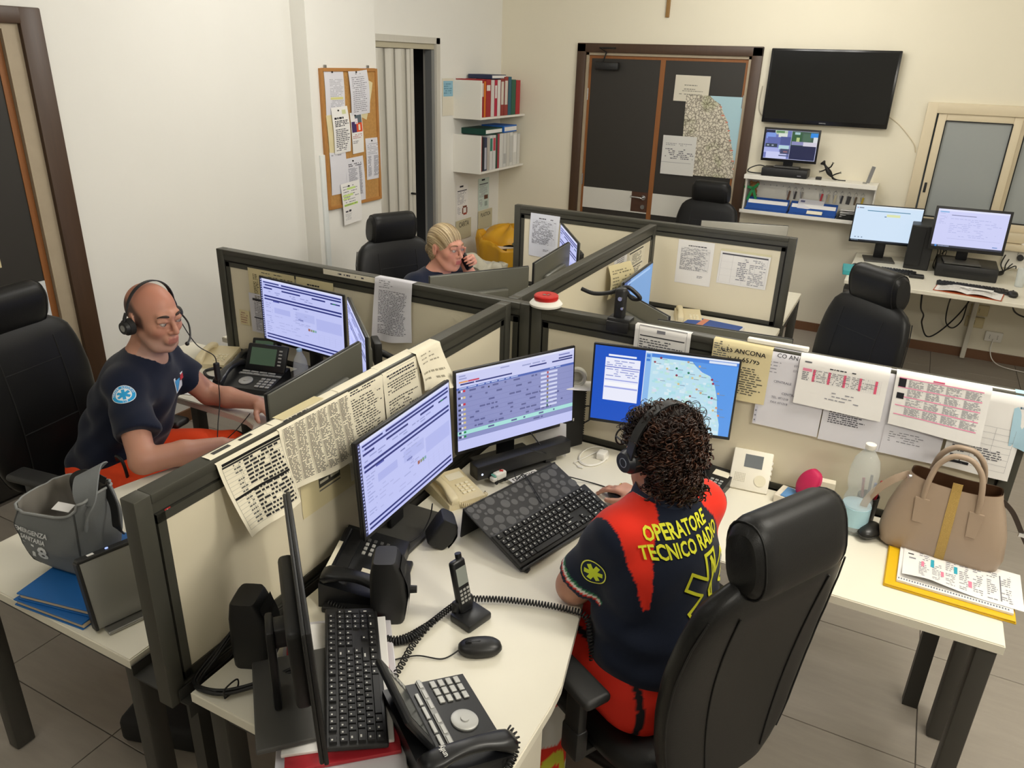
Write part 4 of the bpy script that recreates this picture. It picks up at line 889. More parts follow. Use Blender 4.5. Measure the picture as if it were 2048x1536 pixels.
# ================================================================ KEYBOARDS, PHONES, SPEAKERS, CABLES
m_key = mat('key_black', '#1f1f20', 0.5)
m_keyp = mat('key_print', '#d7d7d2', 0.7)
m_cord = mat('cord_black', '#161616', 0.5)
m_cream = mat('phone_cream', '#e3d5ae', 0.4)
m_pblk = mat('phone_black', '#17181a', 0.35)
m_pgry = mat('phone_key_silver', '#b6b6b2', 0.4, 0.3)
_kc = {}
def key_layout():
    u = 0.019; L = []
    x0 = -0.2135
    def row(y, items, x):
        for wd in items:
            if wd > 0: L.append((x+wd*u/2, y, wd*u-0.0025, 0.0165))
            x += abs(wd)*u
    row(0.050, [1, -0.6, 1, 1, 1, 1, -0.3, 1, 1, 1, 1, -0.3, 1, 1, 1, 1, -0.2, 1, 1, 1, -0.2, 1, 1, 1, 1], x0)
    row(0.028, [1]*13+[2]+[-0.2, 1, 1, 1, -0.2, 1, 1, 1, 1], x0)
    row(0.009, [1.5]+[1]*12+[1.5]+[-0.2, 1, 1, 1, -0.2, 1, 1, 1], x0)
    row(-0.010, [1.75]+[1]*12+[1.25]+[-3.4, 1, 1, 1], x0)
    row(-0.029, [1.25]+[1]*11+[2.75]+[-1.2, 1, -1.2, 1, 1, 1], x0)
    row(-0.048, [1.25, 1.25, 1.25, 6.25, 1.25, 1.25, 1.25, 1.25]+[-0.2, 1, 1, 1, -0.2, 2, 1], x0)
    xn = x0+(15+0.2+3+0.2+3)*u
    L.append((xn+u/2, 0.0, u-0.0025, 0.0355)); L.append((xn+u/2, -0.0385, u-0.0025, 0.0355))
    return L
def keyboard(label, M, separate=True, group=None, w=0.445, d=0.132):
    t = thing('keyboard', label, 'keyboard', (0, 0, 0), 0, group); t.matrix_world = M
    MB().rbox((0, 0, 0.006), (w, d, 0.012), 0.004).obj('case', m_black, t)
    joined = MB()
    pr_ = MB()
    for x, y, kw, kh in key_layout():
        k = (round(kw, 4), round(kh, 4))
        if separate:
            if k not in _kc:
                b = MB(); h = 0.0055; a = 0.0012
                b.add([(-kw/2, -kh/2, 0), (kw/2, -kh/2, 0), (kw/2, kh/2, 0), (-kw/2, kh/2, 0), (-kw/2+a, -kh/2+a, h), (kw/2-a, -kh/2+a, h), (kw/2-a, kh/2-a, h), (-kw/2+a, kh/2-a, h)], [(4,5,6,7),(0,1,5,4),(1,2,6,5),(2,3,7,6),(3,0,4,7)])
                if kw < 0.05: b.m(1); b.quad((-kw*0.22, kh*0.02, h+0.0003), (kw*0.02, kh*0.02, h+0.0003), (kw*0.02, kh*0.24, h+0.0003), (-kw*0.22, kh*0.24, h+0.0003))
                _kc[k] = b.mesh('key', [m_key, m_keyp])
            link('key', _kc[k], t, (x, y, 0.012))
        else: joined.box((x, y, 0.0145), (kw, kh, 0.006))
    if not separate: o = joined.obj('keys', m_key, t); o['kind'] = 'stuff'
    return t
# operator's keyboard on a bubble-patterned riser
e_ = Vector((0.277, 0.961, 0)).normalized(); p_ = Vector((-0.961, 0.277, 0)).normalized()
rise = 0.098; dep = 0.25; up_ = (p_*dep+Vector((0, 0, rise))).normalized(); nn_ = e_.cross(up_)
B0 = Vector((-0.785, 1.655, DH+0.010))
ris = thing('keyboard_riser', 'black sloping riser with grey bubble pattern holding the operator\'s keyboard', 'keyboard riser', B0)
LW = 0.43; SL = math.hypot(dep, rise)
g = MB(); g.xf = frame((0, 0, 0), e_, up_)
g.rbox((LW/2, SL/2, -0.003), (LW, SL, 0.006), 0.002).rbox((LW/2, -0.002, 0.006), (LW, 0.006, 0.014), 0.002)
g.obj('top_plate', mat('riser_black', '#2c2c2d', 0.5), ris)
g = MB(); tl_ = up_*SL
g.xf = None
q0 = tl_; q1 = tl_+e_*LW
zb = -0.009
g.add([q0, q1, q1+p_*0.012+Vector((0, 0, -rise+zb)), q0+p_*0.012+Vector((0, 0, -rise+zb)), q0-p_*0.005, q1-p_*0.005, q1+p_*0.006+Vector((0, 0, -rise+zb)), q0+p_*0.006+Vector((0, 0, -rise+zb))], [(0,1,2,3),(7,6,5,4),(0,3,7,4),(1,5,6,2),(3,2,6,7)])
g.rbox((e_*0.02+Vector((0, 0, zb/2))), (0.02, 0.02, 0.009), 0.002).rbox((e_*(LW-0.02)+Vector((0, 0, zb/2))), (0.02, 0.02, 0.009), 0.002)
g.obj('support', m_black, ris)
bub = MB(); bub.xf = frame((0, 0, 0), e_, up_); rb = random.Random(4); placed = []
for big in (0.0165, 0.0115, 0.008, 0.005):
    for k in range(400):
        x = 0.012+rb.random()*(LW-0.024); y = 0.145+rb.random()*(SL-0.155)
        if all(math.hypot(x-a, y-b) > big+c+0.003 for a, b, c in placed) and len([1 for a in placed if a[2] == big]) < {0.0165: 14, 0.0115: 18, 0.008: 40, 0.005: 40}[big]:
            placed.append((x, y, big)); bub.add([(x+big*math.cos(i*PI/9), y+big*math.sin(i*PI/9), 0.0006) for i in range(18)], [tuple(range(18))])
o = bub.obj('bubble_pattern', mat('bubble_grey', '#565657', 0.4), ris); o['kind'] = 'stuff'
kc = B0+e_*(LW/2+0.005)+up_*(0.072)+nn_*0.001
keyboard('black keyboard lying on the bubble-patterned riser', frame(kc, e_, up_))
# spare keyboard leaning under the switched-off monitor: its long side runs from (-1.10,1.21) to (-0.83,0.88)
ek = Vector((-0.645, 0.764, 0)).normalized(); uk = Vector((-0.764, -0.645, 0)).normalized()
keyboard('black keyboard lying on a plastic folder beneath the switched-off monitor', frame((-0.935, 1.075, DH+0.040), ek, uk+Vector((0, 0, 0.12))))
keyboard('black keyboard with cables on the wall desk behind the open diary', frame((0.50, 6.10, DH), (1, -0.03, 0), (0.03, 1, 0)), False)
keyboard('black keyboard under the white lit monitor on the wall desk', frame((-0.08, 6.29, DH), (1, 0.0, 0), (0, 1, 0)), False)
keyboard('black keyboard of the bald man half hidden by grey-backed monitor', frame((-1.90, 1.68, DH), (-0.05, 1, 0), (1, 0.05, 0)) @ Matrix.Rotation(PI, 4, 'Z'), False)

def mouse(label, loc, az):
    t = thing('computer_mouse', label, 'computer mouse', loc, math.radians(az))
    s = MB(); n = 18
    prof = [(0, 0.82), (0.35, 1.0), (0.6, 0.97), (0.8, 0.85), (0.93, 0.6), (1.0, 0.2)]
    secs = []
    for z, k in prof: secs.append(((0.004*z, 0, z*0.034), (0.056*k, 0, 0), (0, 0.031*k, 0)))
    loft(s, secs, 24, 2.5); s.obj('shell', mat('mouse_black', '#1c1c1c', 0.4), t, 80)
    MB().cyl((0.03, -0.004, 0.027), (0.03, 0.004, 0.027), 0.010, n=14).obj('wheel', m_black2, t, 40)
    MB().tube([(0.0, 0, 0.0352), (0.02, 0, 0.0335), (0.04, 0, 0.028)], 0.0006, 4).obj('seam', m_black2, t)
    return t
mouse('black computer mouse lying free near the console telephone', (-0.732, 1.322, DH), 215)
mouse('black computer mouse under the operator\'s right hand', (-0.672, 2.185, DH), 150)
mouse('black computer mouse on the wall desk beside a glass', (0.74, 6.02, DH), 90)
def cable(label, pts, r=0.0028, m=None, name='cable', n=6, cat='cable', group='loose cables', seg=8, helix=None):
    P = coil(pts, *helix) if helix else catmull(pts, seg)
    return tag(MB().tube(P, r, n).obj(name, m or m_cord, None, 180), label, cat, group)
Z0 = DH+0.004
cable('thin mouse cable crossing the desk to the spare keyboard', [(-0.775, 1.29, Z0+0.008), (-0.80, 1.25, Z0), (-0.86, 1.225, Z0+0.003), (-0.91, 1.18, Z0), (-0.93, 1.155, Z0), (-0.98, 1.17, Z0+0.004)], 0.002)
cable('thin mouse cable running from the operator\'s hand behind the riser', [(-0.72, 2.215, Z0+0.012), (-0.76, 2.24, Z0), (-0.82, 2.235, Z0+0.004), (-0.875, 2.19, Z0+0.03), (-0.93, 2.20, Z0+0.02)], 0.0022)
cable('thin black cable from the spare keyboard to the console telephone', [(-0.98, 1.20, Z0), (-0.93, 1.165, Z0), (-0.89, 1.12, Z0), (-0.865, 1.05, Z0), (-0.84, 1.0, Z0), (-0.80, 0.985, Z0)], 0.0026)
cable('red network cable end beside the console telephone', [(-0.865, 1.03, Z0), (-0.845, 0.99, Z0), (-0.80, 0.975, Z0), (-0.77, 0.99, Z0+0.002)], 0.0032, mat('cable_red', '#a8232d', 0.5))
# coiled handset cords
cable('long stretched black spiral cord running off the desk to the operator', [(-1.17, 1.265, 0.757), (-1.08, 1.265, 0.752), (-1.0, 1.235, 0.752), (-0.93, 1.245, 0.753), (-0.895, 1.32, 0.753), (-0.865, 1.445, 0.756), (-0.80, 1.50, 0.753), (-0.70, 1.54, 0.753), (-0.60, 1.565, 0.753), (-0.545, 1.562, 0.752), (-0.515, 1.535, 0.70), (-0.50, 1.52, 0.64)], 0.0021, name='spiral_cord', helix=(0.0075, 0.0085, 9))
cable('thick tight black spiral cord lying in a loop beside the loudspeaker', [(-1.03, 1.27, 0.75), (-0.985, 1.235, 0.751), (-0.935, 1.235, 0.751), (-0.905, 1.265, 0.752), (-0.895, 1.315, 0.753)], 0.0030, name='spiral_cord', helix=(0.0082, 0.0066, 9))
cable('loose black spiral cord from the dect cradle to the console telephone', [(-0.885, 1.36, 0.757), (-0.89, 1.30, 0.752), (-0.885, 1.24, 0.752), (-0.872, 1.18, 0.752), (-0.862, 1.13, 0.752), (-0.852, 1.09, 0.752), (-0.835, 1.045, 0.752), (-0.80, 1.015, 0.756), (-0.778, 1.005, 0.765)], 0.0019, name='spiral_cord', helix=(0.0075, 0.0135, 10))
cable('black spiral handset cord hanging off the console telephone toward the desk edge', [(-0.545, 1.115, 0.775), (-0.522, 1.108, 0.765), (-0.512, 1.085, 0.752), (-0.508, 1.05, 0.751), (-0.512, 1.0, 0.751), (-0.53, 0.95, 0.751)], 0.0021, name='spiral_cord', helix=(0.0075, 0.009, 9))
cable('black spiral cord behind the black table phone', [(-1.05, 1.30, 0.752), (-1.03, 1.245, 0.752), (-1.05, 1.20, 0.76), (-1.075, 1.185, 0.775)], 0.0024, name='spiral_cord', helix=(0.0078, 0.008, 9))

def wedge(mb, w, d, h0, h1, r=0.006):
    """sloping phone body: front height h0, rear h1"""
    o = r
    mb.add([(-w/2, -d/2, 0), (w/2, -d/2, 0), (w/2, d/2, 0), (-w/2, d/2, 0), (-w/2+o*0.5, -d/2+o*0.5, h0), (w/2-o*0.5, -d/2+o*0.5, h0), (w/2-o*0.5, d/2-o*0.5, h1), (-w/2+o*0.5, d/2-o*0.5, h1)], [(0,3,2,1),(4,5,6,7),(0,1,5,4),(1,2,6,5),(2,3,7,6),(3,0,4,7)])
def handset_pts(L): return [(0, -L/2, 0.012), (0, -L*0.38, 0.024), (0, -L*0.15, 0.034), (0, L*0.15, 0.034), (0, L*0.38, 0.024), (0, L/2, 0.012)]
def handset(name, parent, c, L, m, w=0.045, tilt=0.0, az=0):
    h = MB(); h.xf = Matrix.Translation(c) @ Matrix.Rotation(az, 4, 'Z') @ Matrix.Rotation(tilt, 4, 'X')
    secs = []
    for i in range(17):
        t = i/16; y = (t-0.5)*L; e = abs(2*t-1); bulge = 1.0 if e > 0.62 else 0.72+0.28*(e/0.62)**2
        z = 0.040-0.022*e*e; th = 0.011+0.012*max(0, (e-0.55)/0.45)
        if i in (0, 16): bulge *= 0.82; th *= 0.6
        secs.append(((0, y, z-th*0.4), (w/2*bulge, 0, 0), (0, 0, th)))
    loft(h, secs, 18, 3); return h.obj(name, m, parent, 60)
def console_phone(label, loc, az, lcd='#1c1f1c', green=False, s=1.0, logo=None):
    t = thing('console_telephone', label, 'telephone', loc, math.radians(az)); t.scale = (s, s, s)
    b = MB(); wedge(b, 0.265, 0.205, 0.022, 0.056); bd = b.obj('body', m_pblk, t, 30)
    sl = math.atan2(0.034, 0.205); Mb = Matrix.Translation((0, -0.1025, 0.0222)) @ Matrix.Rotation(sl, 4, 'X')
    def P(x, y, z=0.0): return Mb @ Vector((x, y, z))
    r3 = Mb.to_3x3()
    MB().box(P(0.028, 0.118, 0.0015), (0.205, 0.014, 0.004), r3).obj('key_strip', mat('strip_silver', '#8f8f8c', 0.4, 0.3), bd)
    for k in range(6): MB().rbox(P(-0.055+k*0.033+(0.01 if k > 2 else 0), 0.118, 0.004), (0.026, 0.009, 0.003), 0.001, r3).obj('function_key', m_pgry, bd)
    for k in range(4): MB().rbox(P(-0.05+k*0.042, 0.137, 0.002), (0.036, 0.009, 0.005), 0.001, r3).obj('soft_key', m_pgry, bd)
    kme = None
    for r_ in range(4):
        for c in range(3): MB().rbox(P(0.062+c*0.025, 0.088-r_*0.020, 0.002), (0.020, 0.0135, 0.005), 0.0015, r3).obj('dial_key', m_pgry, bd)
    MB().lathe([(0.0, 0.0), (0.031, 0.0), (0.031, 0.004), (0.026, 0.006), (0.010, 0.005), (0.009, 0.008), (0.0, 0.008)], 28, P(-0.010, 0.062), r3).obj('touch_wheel', m_pgry, bd, 40)
    # tilted display
    D = Matrix.Translation((0.03, 0.055, 0.05)) @ Matrix.Rotation(math.radians(62), 4, 'X')
    d = MB(); d.xf = D; d.rbox((0, 0.055, 0), (0.20, 0.125, 0.016), 0.008); dp = d.obj('display', m_pblk, t, 40)
    l = MB(); l.xf = D; l.box((-0.015, 0.060, 0.0083), (0.125, 0.078, 0.001)); l.obj('lcd', glow('lcd_green', '#5d7a5c', 0.30) if green else mat('lcd_dark', '#2a2f2b', 0.2), dp)
    for k in range(5):
        q = MB(); q.xf = D; q.rbox((0.068, 0.092-k*0.016, 0.009), (0.016, 0.007, 0.003), 0.001); q.obj('side_key', m_pgry, dp)
    hs = handset('handset', t, (-0.108, -0.005, 0.036), 0.215, m_pblk, 0.05, sl*0.7)
    if logo:
        lg = MB(); text(lg, logo, 0.016, Matrix.Translation((-0.108, 0.05, 0.0865)) @ Matrix.Rotation(sl*0.7-0.22, 4, 'X'), bold=0.02); lg.obj('lettering', m_keyp, hs)
    return t
console_phone('black console telephone with silver keys lying at the desk front corner', (-0.672, 1.060, DH), 145, logo='unify')
console_phone('black console telephone with green display before the bald man', (-2.455, 2.285, DH), 14, green=True)
console_phone('black console telephone pushed behind the green-display one', (-2.60, 2.462, DH), 20, green=True, s=0.72)
def plain_phone(label, loc, az, m, mk, label_white=True, s=1.0, w=0.17, d=0.21, slot=True):
    t = thing('telephone', label, 'telephone', loc, math.radians(az)); t.scale = (s, s, s)
    b = MB(); wedge(b, w, d, 0.025, 0.05); bd = b.obj('body', m, t, 30)
    sl = math.atan2(0.025, d); Mb = Matrix.Translation((0, -d/2, 0.0252)) @ Matrix.Rotation(sl, 4, 'X'); r3 = Mb.to_3x3()
    for r_ in range(4):
        for c in range(3): MB().rbox(Mb @ Vector((w*0.08+c*0.021, d*0.50-r_*0.019, 0.002)), (0.015, 0.011, 0.005), 0.0015, r3).obj('dial_key', mk, bd)
    if label_white: MB().box(Mb @ Vector((w*0.2, d*0.78, 0.0008)), (w*0.42, d*0.2, 0.001), r3).obj('number_card', m_paperc, bd)
    handset('handset', t, (-w*0.32, 0, 0.030), d*0.98, m, 0.042, sl)
    return t
plain_phone('cream push-button telephone behind the slim monitor with form', (-1.185, 1.935, DH), 62, m_cream, mat('cream_key', '#efe6c8', 0.5), s=0.85)
plain_phone('cream push-button telephone at the wall end of the man\'s desk', (-2.80, 2.40, DH), 22, m_cream, mat('cream_key', '#efe6c8', 0.5), False, s=0.92)
plain_phone('small black telephone with white number card by the intercom', (-0.435, 2.445, DH), -8, m_pblk, m_pgry, s=0.8)
plain_phone('cream telephone on the far desk behind the clamp monitor', (-1.02, 4.28, DH), 20, m_cream, mat('cream_key', '#efe6c8', 0.5), False, s=0.9)
cable('cream spiral cord of the cream phone at the operator\'s desk', [(-1.13, 1.87, 0.752), (-1.09, 1.885, 0.752), (-1.075, 1.93, 0.752), (-1.085, 1.98, 0.752)], 0.0016, m_cream, 'spiral_cord', helix=(0.0065, 0.0068, 8))
cable('cream spiral cord beside the man\'s cream phone', [(-2.95, 2.33, 0.75), (-2.93, 2.30, 0.75), (-2.89, 2.31, 0.75)], 0.0018, m_cream, 'spiral_cord', helix=(0.006, 0.009, 8))
cable('thick black cable coiled on the man\'s desk behind the handset', [(-2.62, 2.24, Z0+0.004), (-2.68, 2.23, Z0+0.004), (-2.74, 2.27, Z0+0.004), (-2.72, 2.33, Z0+0.004), (-2.66, 2.36, Z0+0.004), (-2.60, 2.36, Z0+0.004)], 0.007)
# black table phone with an empty cradle
bp = thing('table_telephone', 'wide black table telephone with handset, white number label, by the loudspeaker', 'telephone', (-1.165, 1.425, DH), math.radians(112))
b = MB(); wedge(b, 0.29, 0.19, 0.03, 0.075); bd = b.obj('body', m_pblk, bp, 30)
sl = math.atan2(0.045, 0.19); Mb = Matrix.Translation((0, -0.095, 0.0302)) @ Matrix.Rotation(sl, 4, 'X'); r3 = Mb.to_3x3()
MB().box(Mb @ Vector((0.02, 0.155, 0.003)), (0.2, 0.035, 0.006), r3).obj('cradle_slot', m_black2, bd)
MB().rbox(Mb @ Vector((-0.01, 0.183, 0.006)), (0.24, 0.022, 0.02), 0.005, r3).obj('rear_ridge', m_pblk, bd)
MB().box(Mb @ Vector((-0.03, 0.1855, 0.0165)), (0.13, 0.012, 0.002), r3).obj('paper_strip', m_paperc, bd)
for r_ in range(4):
    for c in range(4): MB().rbox(Mb @ Vector((0.03+c*0.021, 0.115-r_*0.019, 0.002)), (0.013, 0.010, 0.005), 0.0015, r3).obj('dial_key', m_pgry if c < 3 else mat('key_dim', '#4a4a4a', 0.5), bd)
MB().box(Mb @ Vector((-0.045, 0.075, 0.001)), (0.025, 0.05, 0.001), r3).obj('number_label', m_paperc, bd)
handset('handset', bp, (-0.115, -0.005, 0.05), 0.2, m_pblk, 0.055, sl)
lw = MB(); lw.rbox((-0.05, -0.02, 0.009), (0.24, 0.2, 0.018), 0.006); lw.obj('base_plate', m_black, bp)

def speaker(label, loc, az, w=0.085, d=0.10, h=0.19, knob=False, lean=0.0, rot=None):
    t = thing('loudspeaker', label, 'loudspeaker', loc, math.radians(az), rot=rot)
    b = MB(); T = Matrix.Rotation(lean, 4, 'Y')
    def sec(z, k, dx): return ((dx, 0, z), (d/2*k, 0, 0), (0, w/2*(0.94+0.06*k), 0))
    b.xf = T
    loft(b, [sec(0.0, 0.80, 0.0), sec(0.006, 0.88, 0.0), sec(h*0.35, 1.0, 0.004), sec(h*0.75, 0.92, 0.002), sec(h*0.97, 0.66, -0.004), sec(h, 0.56, -0.004)], 24, 6)
    b.obj('cabinet', mat('speaker_black', '#1a1a1a', 0.5), t, 35)
    g = MB(); g.xf = T; g.surf(lambda u, v: Vector((d/2*(0.92+0.12*math.sin(PI*min(1, v*1.15)))+0.004-0.014*max(0, v-0.7)*3, (u-0.5)*w*0.84, h*(0.06+0.86*v))), 6, 10); g.obj('grille', mat('grille_cloth', '#101010', 0.9, bump=0.4, bscale=900), t, 60)
    if knob:
        k = MB(); k.xf = T; k.cyl((d/2+0.004, 0.012, h*0.38), (d/2+0.024, 0.012, h*0.38), 0.011, 0.010, 16); k.obj('volume_knob', m_black, t, 40)
    return t
speaker('black loudspeaker at the cable tray, left of the switched-off monitor', (-1.205, 1.035, DH), 25)
speaker('black loudspeaker with volume knob in front of the table telephone', (-1.015, 1.325, DH), 30, knob=True)
sm_ = speaker('small black loudspeaker tipped forward on the monitor base', (-1.085, 1.655, DH+0.012), 40, 0.075, 0.075, 0.095, lean=0.55)
cable('thin cable of the small tipped loudspeaker', [(-1.12, 1.70, 0.85), (-1.125, 1.69, 0.80), (-1.13, 1.64, 0.765), (-1.16, 1.57, 0.757), (-1.2, 1.55, 0.757)], 0.0022)
# dect handset in cradle
dc = thing('cordless_telephone', 'black cordless handset standing in its charging cradle', 'telephone', (-0.825, 1.415, DH), math.radians(-15))
MB().rbox((0.012, 0, 0.012), (0.075, 0.085, 0.024), 0.006).rbox((-0.02, 0, 0.03), (0.022, 0.065, 0.05), 0.006).obj('cradle', m_pblk, dc, 40)
hsd = MB(); hsd.xf = Matrix.Translation((-0.008, 0, 0.02)) @ Matrix.Rotation(math.radians(-14), 4, 'Y')
hsd.rbox((0, 0, 0.075), (0.022, 0.046, 0.15), 0.008, seg=3).cyl((-0.004, 0.012, 0.148), (-0.004, 0.012, 0.162), 0.009, n=12)
h_ = hsd.obj('handset', m_pblk, dc, 40)
q = MB(); q.xf = Matrix.Translation((-0.008, 0, 0.02)) @ Matrix.Rotation(math.radians(-14), 4, 'Y'); q.box((0.0113, 0, 0.105), (0.001, 0.034, 0.05)); q.obj('display', mat('lcd_grey', '#8d928c', 0.2), h_)
q = MB(); q.xf = Matrix.Translation((-0.008, 0, 0.02)) @ Matrix.Rotation(math.radians(-14), 4, 'Y')
for r_ in range(4):
    for c in range(3): q.box((0.0113, -0.012+c*0.012, 0.066-r_*0.011), (0.0015, 0.008, 0.006))
o = q.obj('keypad', m_pgry, h_); o['kind'] = 'stuff'
# soundbar under the list monitor
sb = thing('soundbar', 'black soundbar lying under the mission-list monitor', 'soundbar', (-1.060, 2.197, DH+0.012), math.radians(331.4))
MB().rbox((0, 0, 0.045), (0.055, 0.41, 0.055), 0.006).rbox((0, -0.12, 0.0095), (0.04, 0.05, 0.019), 0.003).rbox((0, 0.12, 0.0095), (0.04, 0.05, 0.019), 0.003).obj('body', m_black, sb, 40)
MB().cyl((0.027, -0.185, 0.04), (0.029, -0.185, 0.04), 0.004, n=10).obj('led', glow('led_white', '#dfe8ff', 1.2), sb)
# label DISAGIO and toy ambulance on the monitor foot
ed = Vector((0.395, 0.918, 0)).normalized()
dl = MB(); Md = frame((-1.020, 2.145, DH+0.0135), ed, (-0.918, 0.395, 0)); dl.xf = Md; dl.box((0, 0, 0), (0.125, 0.036, 0.0012))
dlo = tag(dl.obj('name_label', m_paper), 'white strip lettered DISAGIO on the monitor foot', 'label')
lt = MB(); text(lt, 'DISAGIO', 0.027, Md @ Matrix.Translation((0, 0, 0.0012)), bold=0.015); lt.obj('lettering', mat('ink_black', '#17171a', 0.7), dlo)
toy = thing('toy_ambulance', 'small white toy ambulance with red cross on the monitor foot', 'toy', (-1.085, 2.075, DH+0.012), math.radians(250))
bd = MB().rbox((0, 0, 0.024), (0.05, 0.026, 0.028), 0.007, seg=3).rbox((0.028, 0, 0.018), (0.02, 0.025, 0.018), 0.006).obj('body', m_white, toy, 50)
for x in (-0.015, 0.024):
    for s_ in (-1, 1): MB().cyl((x, s_*0.009, 0.006), (x, s_*0.015, 0.006), 0.0065, n=12).obj('wheel', m_black2, toy, 40)
MB().box((-0.008, 0, 0.0385), (0.016, 0.005, 0.001)).box((-0.008, 0, 0.0386), (0.005, 0.016, 0.001)).box((-0.012, -0.0134, 0.027), (0.012, 0.0006, 0.004)).box((-0.012, -0.0135, 0.027), (0.004, 0.0006, 0.012)).obj('cross', mat('cross_red', '#c5302e', 0.5), bd)
MB().box((0.0265, 0, 0.029), (0.006, 0.02, 0.010), rmat(0, 0.5, 0)).box((0.008, -0.0135, 0.029), (0.014, 0.0006, 0.009)).obj('window', mat('toy_window', '#6fb5a5', 0.3), bd)
# slim tower behind the list monitor
tw = thing('slim_computer', 'slim black ribbed computer standing behind the mission-list monitor', 'computer', (-0.985, 2.475, DH), math.radians(60))
MB().rbox((0, 0, 0.13), (0.09, 0.035, 0.26), 0.004).obj('case', m_black, tw)
for k in range(24): MB().box((0.046, 0, 0.02+k*0.0098), (0.004, 0.034, 0.005)).obj('rib', m_black2, tw)
MB().box((-0.02, -0.0178, 0.12), (0.03, 0.0006, 0.012)).obj('sticker', m_paper, tw)
tr = thing('tape_roll', 'roll of clear tape standing on the slim computer', 'tape roll', (-0.975, 2.470, DH+0.26), math.radians(20))
ring = [(0.032*math.cos(a), 0, 0.034+0.032*math.sin(a)) for a in np.linspace(0, 2*PI, 29)[:-1]]
MB().tube([(p[0], 0.008, p[2]) for p in ring], 0.005, 6, closed=True).tube([(p[0], -0.008, p[2]) for p in ring], 0.005, 6, closed=True).lathe([(0.034, -0.008), (0.034, 0.008), (0.022, 0.008), (0.022, -0.008)], 28, (0, 0, 0.034), rmat(PI/2, 0, 0)).obj('roll', mat('tape_clear', '#c9c7bd', 0.35), tr, 60)
pc2 = MB().rbox((-0.955, 2.468, DH+0.2625), (0.11, 0.09, 0.003), 0.001, rotz(0.4)); tag(pc2.obj('note_pad', m_paper), 'white notepaper lying on the slim computer under the tape', 'paper')
sheet('white sheet with pink marks propped behind the soundbar', flat((-1.095, 2.375, DH+0.135), (0.98, 0.05, 0), (0.08, -0.06, -1), 0.125, 0.132), [(0.75, 0.4, 0.98, 0.5, '#e9a6b8'), (0.5, 0.72, 0.85, 0.8, '#e06a90')], 3, 3, m_paper)
# charger with white cable
chg = thing('phone_charger', 'white phone charger with its cable coiled on the desk', 'charger', (-0.86, 2.43, DH))
MB().rbox((0.02, 0.01, 0.014), (0.035, 0.045, 0.028), 0.006).cyl((0.02, 0.03, 0.014), (0.02, 0.045, 0.014), 0.003, n=8).obj('plug', m_white, chg, 40)
lp = [((0.085-0.004*k/24)*math.cos(k*PI/12)*0.62-0.01, (0.085-0.004*k/24)*math.sin(k*PI/12), 0.003+0.0015*(k/24)) for k in range(54)]
MB().tube(lp+[(-0.055, -0.085, 0.004), (-0.03, -0.10, 0.004)], 0.0022, 6).rbox((-0.02, -0.105, 0.005), (0.02, 0.008, 0.006), 0.002).obj('cord', m_white, chg, 180)
# intercom panel
ic = thing('intercom', 'white video intercom with grey screen standing against the screen', 'intercom', (-0.305, 2.478, DH), math.radians(6))
T = Matrix.Rotation(math.radians(-33), 4, 'X')
g = MB(); g.xf = T; g.rbox((0, 0.0, 0.072), (0.135, 0.022, 0.145), 0.005); g.obj('body', mat('intercom_white', '#efeadb', 0.35), ic, 40)
g = MB(); g.xf = T; g.box((0.005, -0.0115, 0.104), (0.062, 0.001, 0.046)); g.obj('screen', mat('intercom_screen', '#72777a', 0.2), ic)
g = MB(); g.xf = T; g.cyl((0.036, -0.0105, 0.04), (0.036, -0.0135, 0.04), 0.02, n=24).box((0.036, -0.0138, 0.04), (0.034, 0.0005, 0.001)).box((0.036, -0.0138, 0.04), (0.001, 0.0005, 0.034)); g.obj('dial_pad', mat('intercom_cream', '#e6dfc6', 0.4), ic, 40)
g = MB(); g.xf = T
for r_ in range(6):
    for c in range(7): g.box((-0.05+c*0.0055, -0.0112, 0.028+r_*0.0055), (0.003, 0.0006, 0.003))
o = g.obj('speaker_holes', mat('hole_grey', '#b5ae98', 0.6), ic); o['kind'] = 'stuff'
for k in range(4):
    g = MB(); g.xf = T; g.rbox((0.0675, -0.004, 0.055+k*0.018), (0.005, 0.012, 0.012), 0.002); g.obj('side_button', m_white, ic)
g = MB().rbox((0, 0.062, 0.03), (0.08, 0.012, 0.06), 0.003); g.obj('prop', m_white, ic)
# siren on the crossing of the screens
si = thing('siren', 'red and white round siren sitting on the crossing of the screens', 'siren', (-1.165, 2.575, 1.25))
MB().lathe([(0.03, 0.0), (0.062, 0.004), (0.064, 0.012), (0.055, 0.022), (0.045, 0.026), (0.0, 0.026)], 32).obj('base', m_white, si, 40)
MB().lathe([(0.0, 0.026), (0.044, 0.026), (0.047, 0.030), (0.047, 0.042), (0.043, 0.046), (0.020, 0.046), (0.017, 0.043), (0.0, 0.043)], 32).obj('red_ring', mat('siren_red', '#c02320', 0.35), si, 40)
MB().box((-0.006, -0.004, 0.0445), (0.012, 0.014, 0.003)).box((0.008, 0.002, 0.0445), (0.006, 0.014, 0.003)).obj('contact', m_chrome, si)
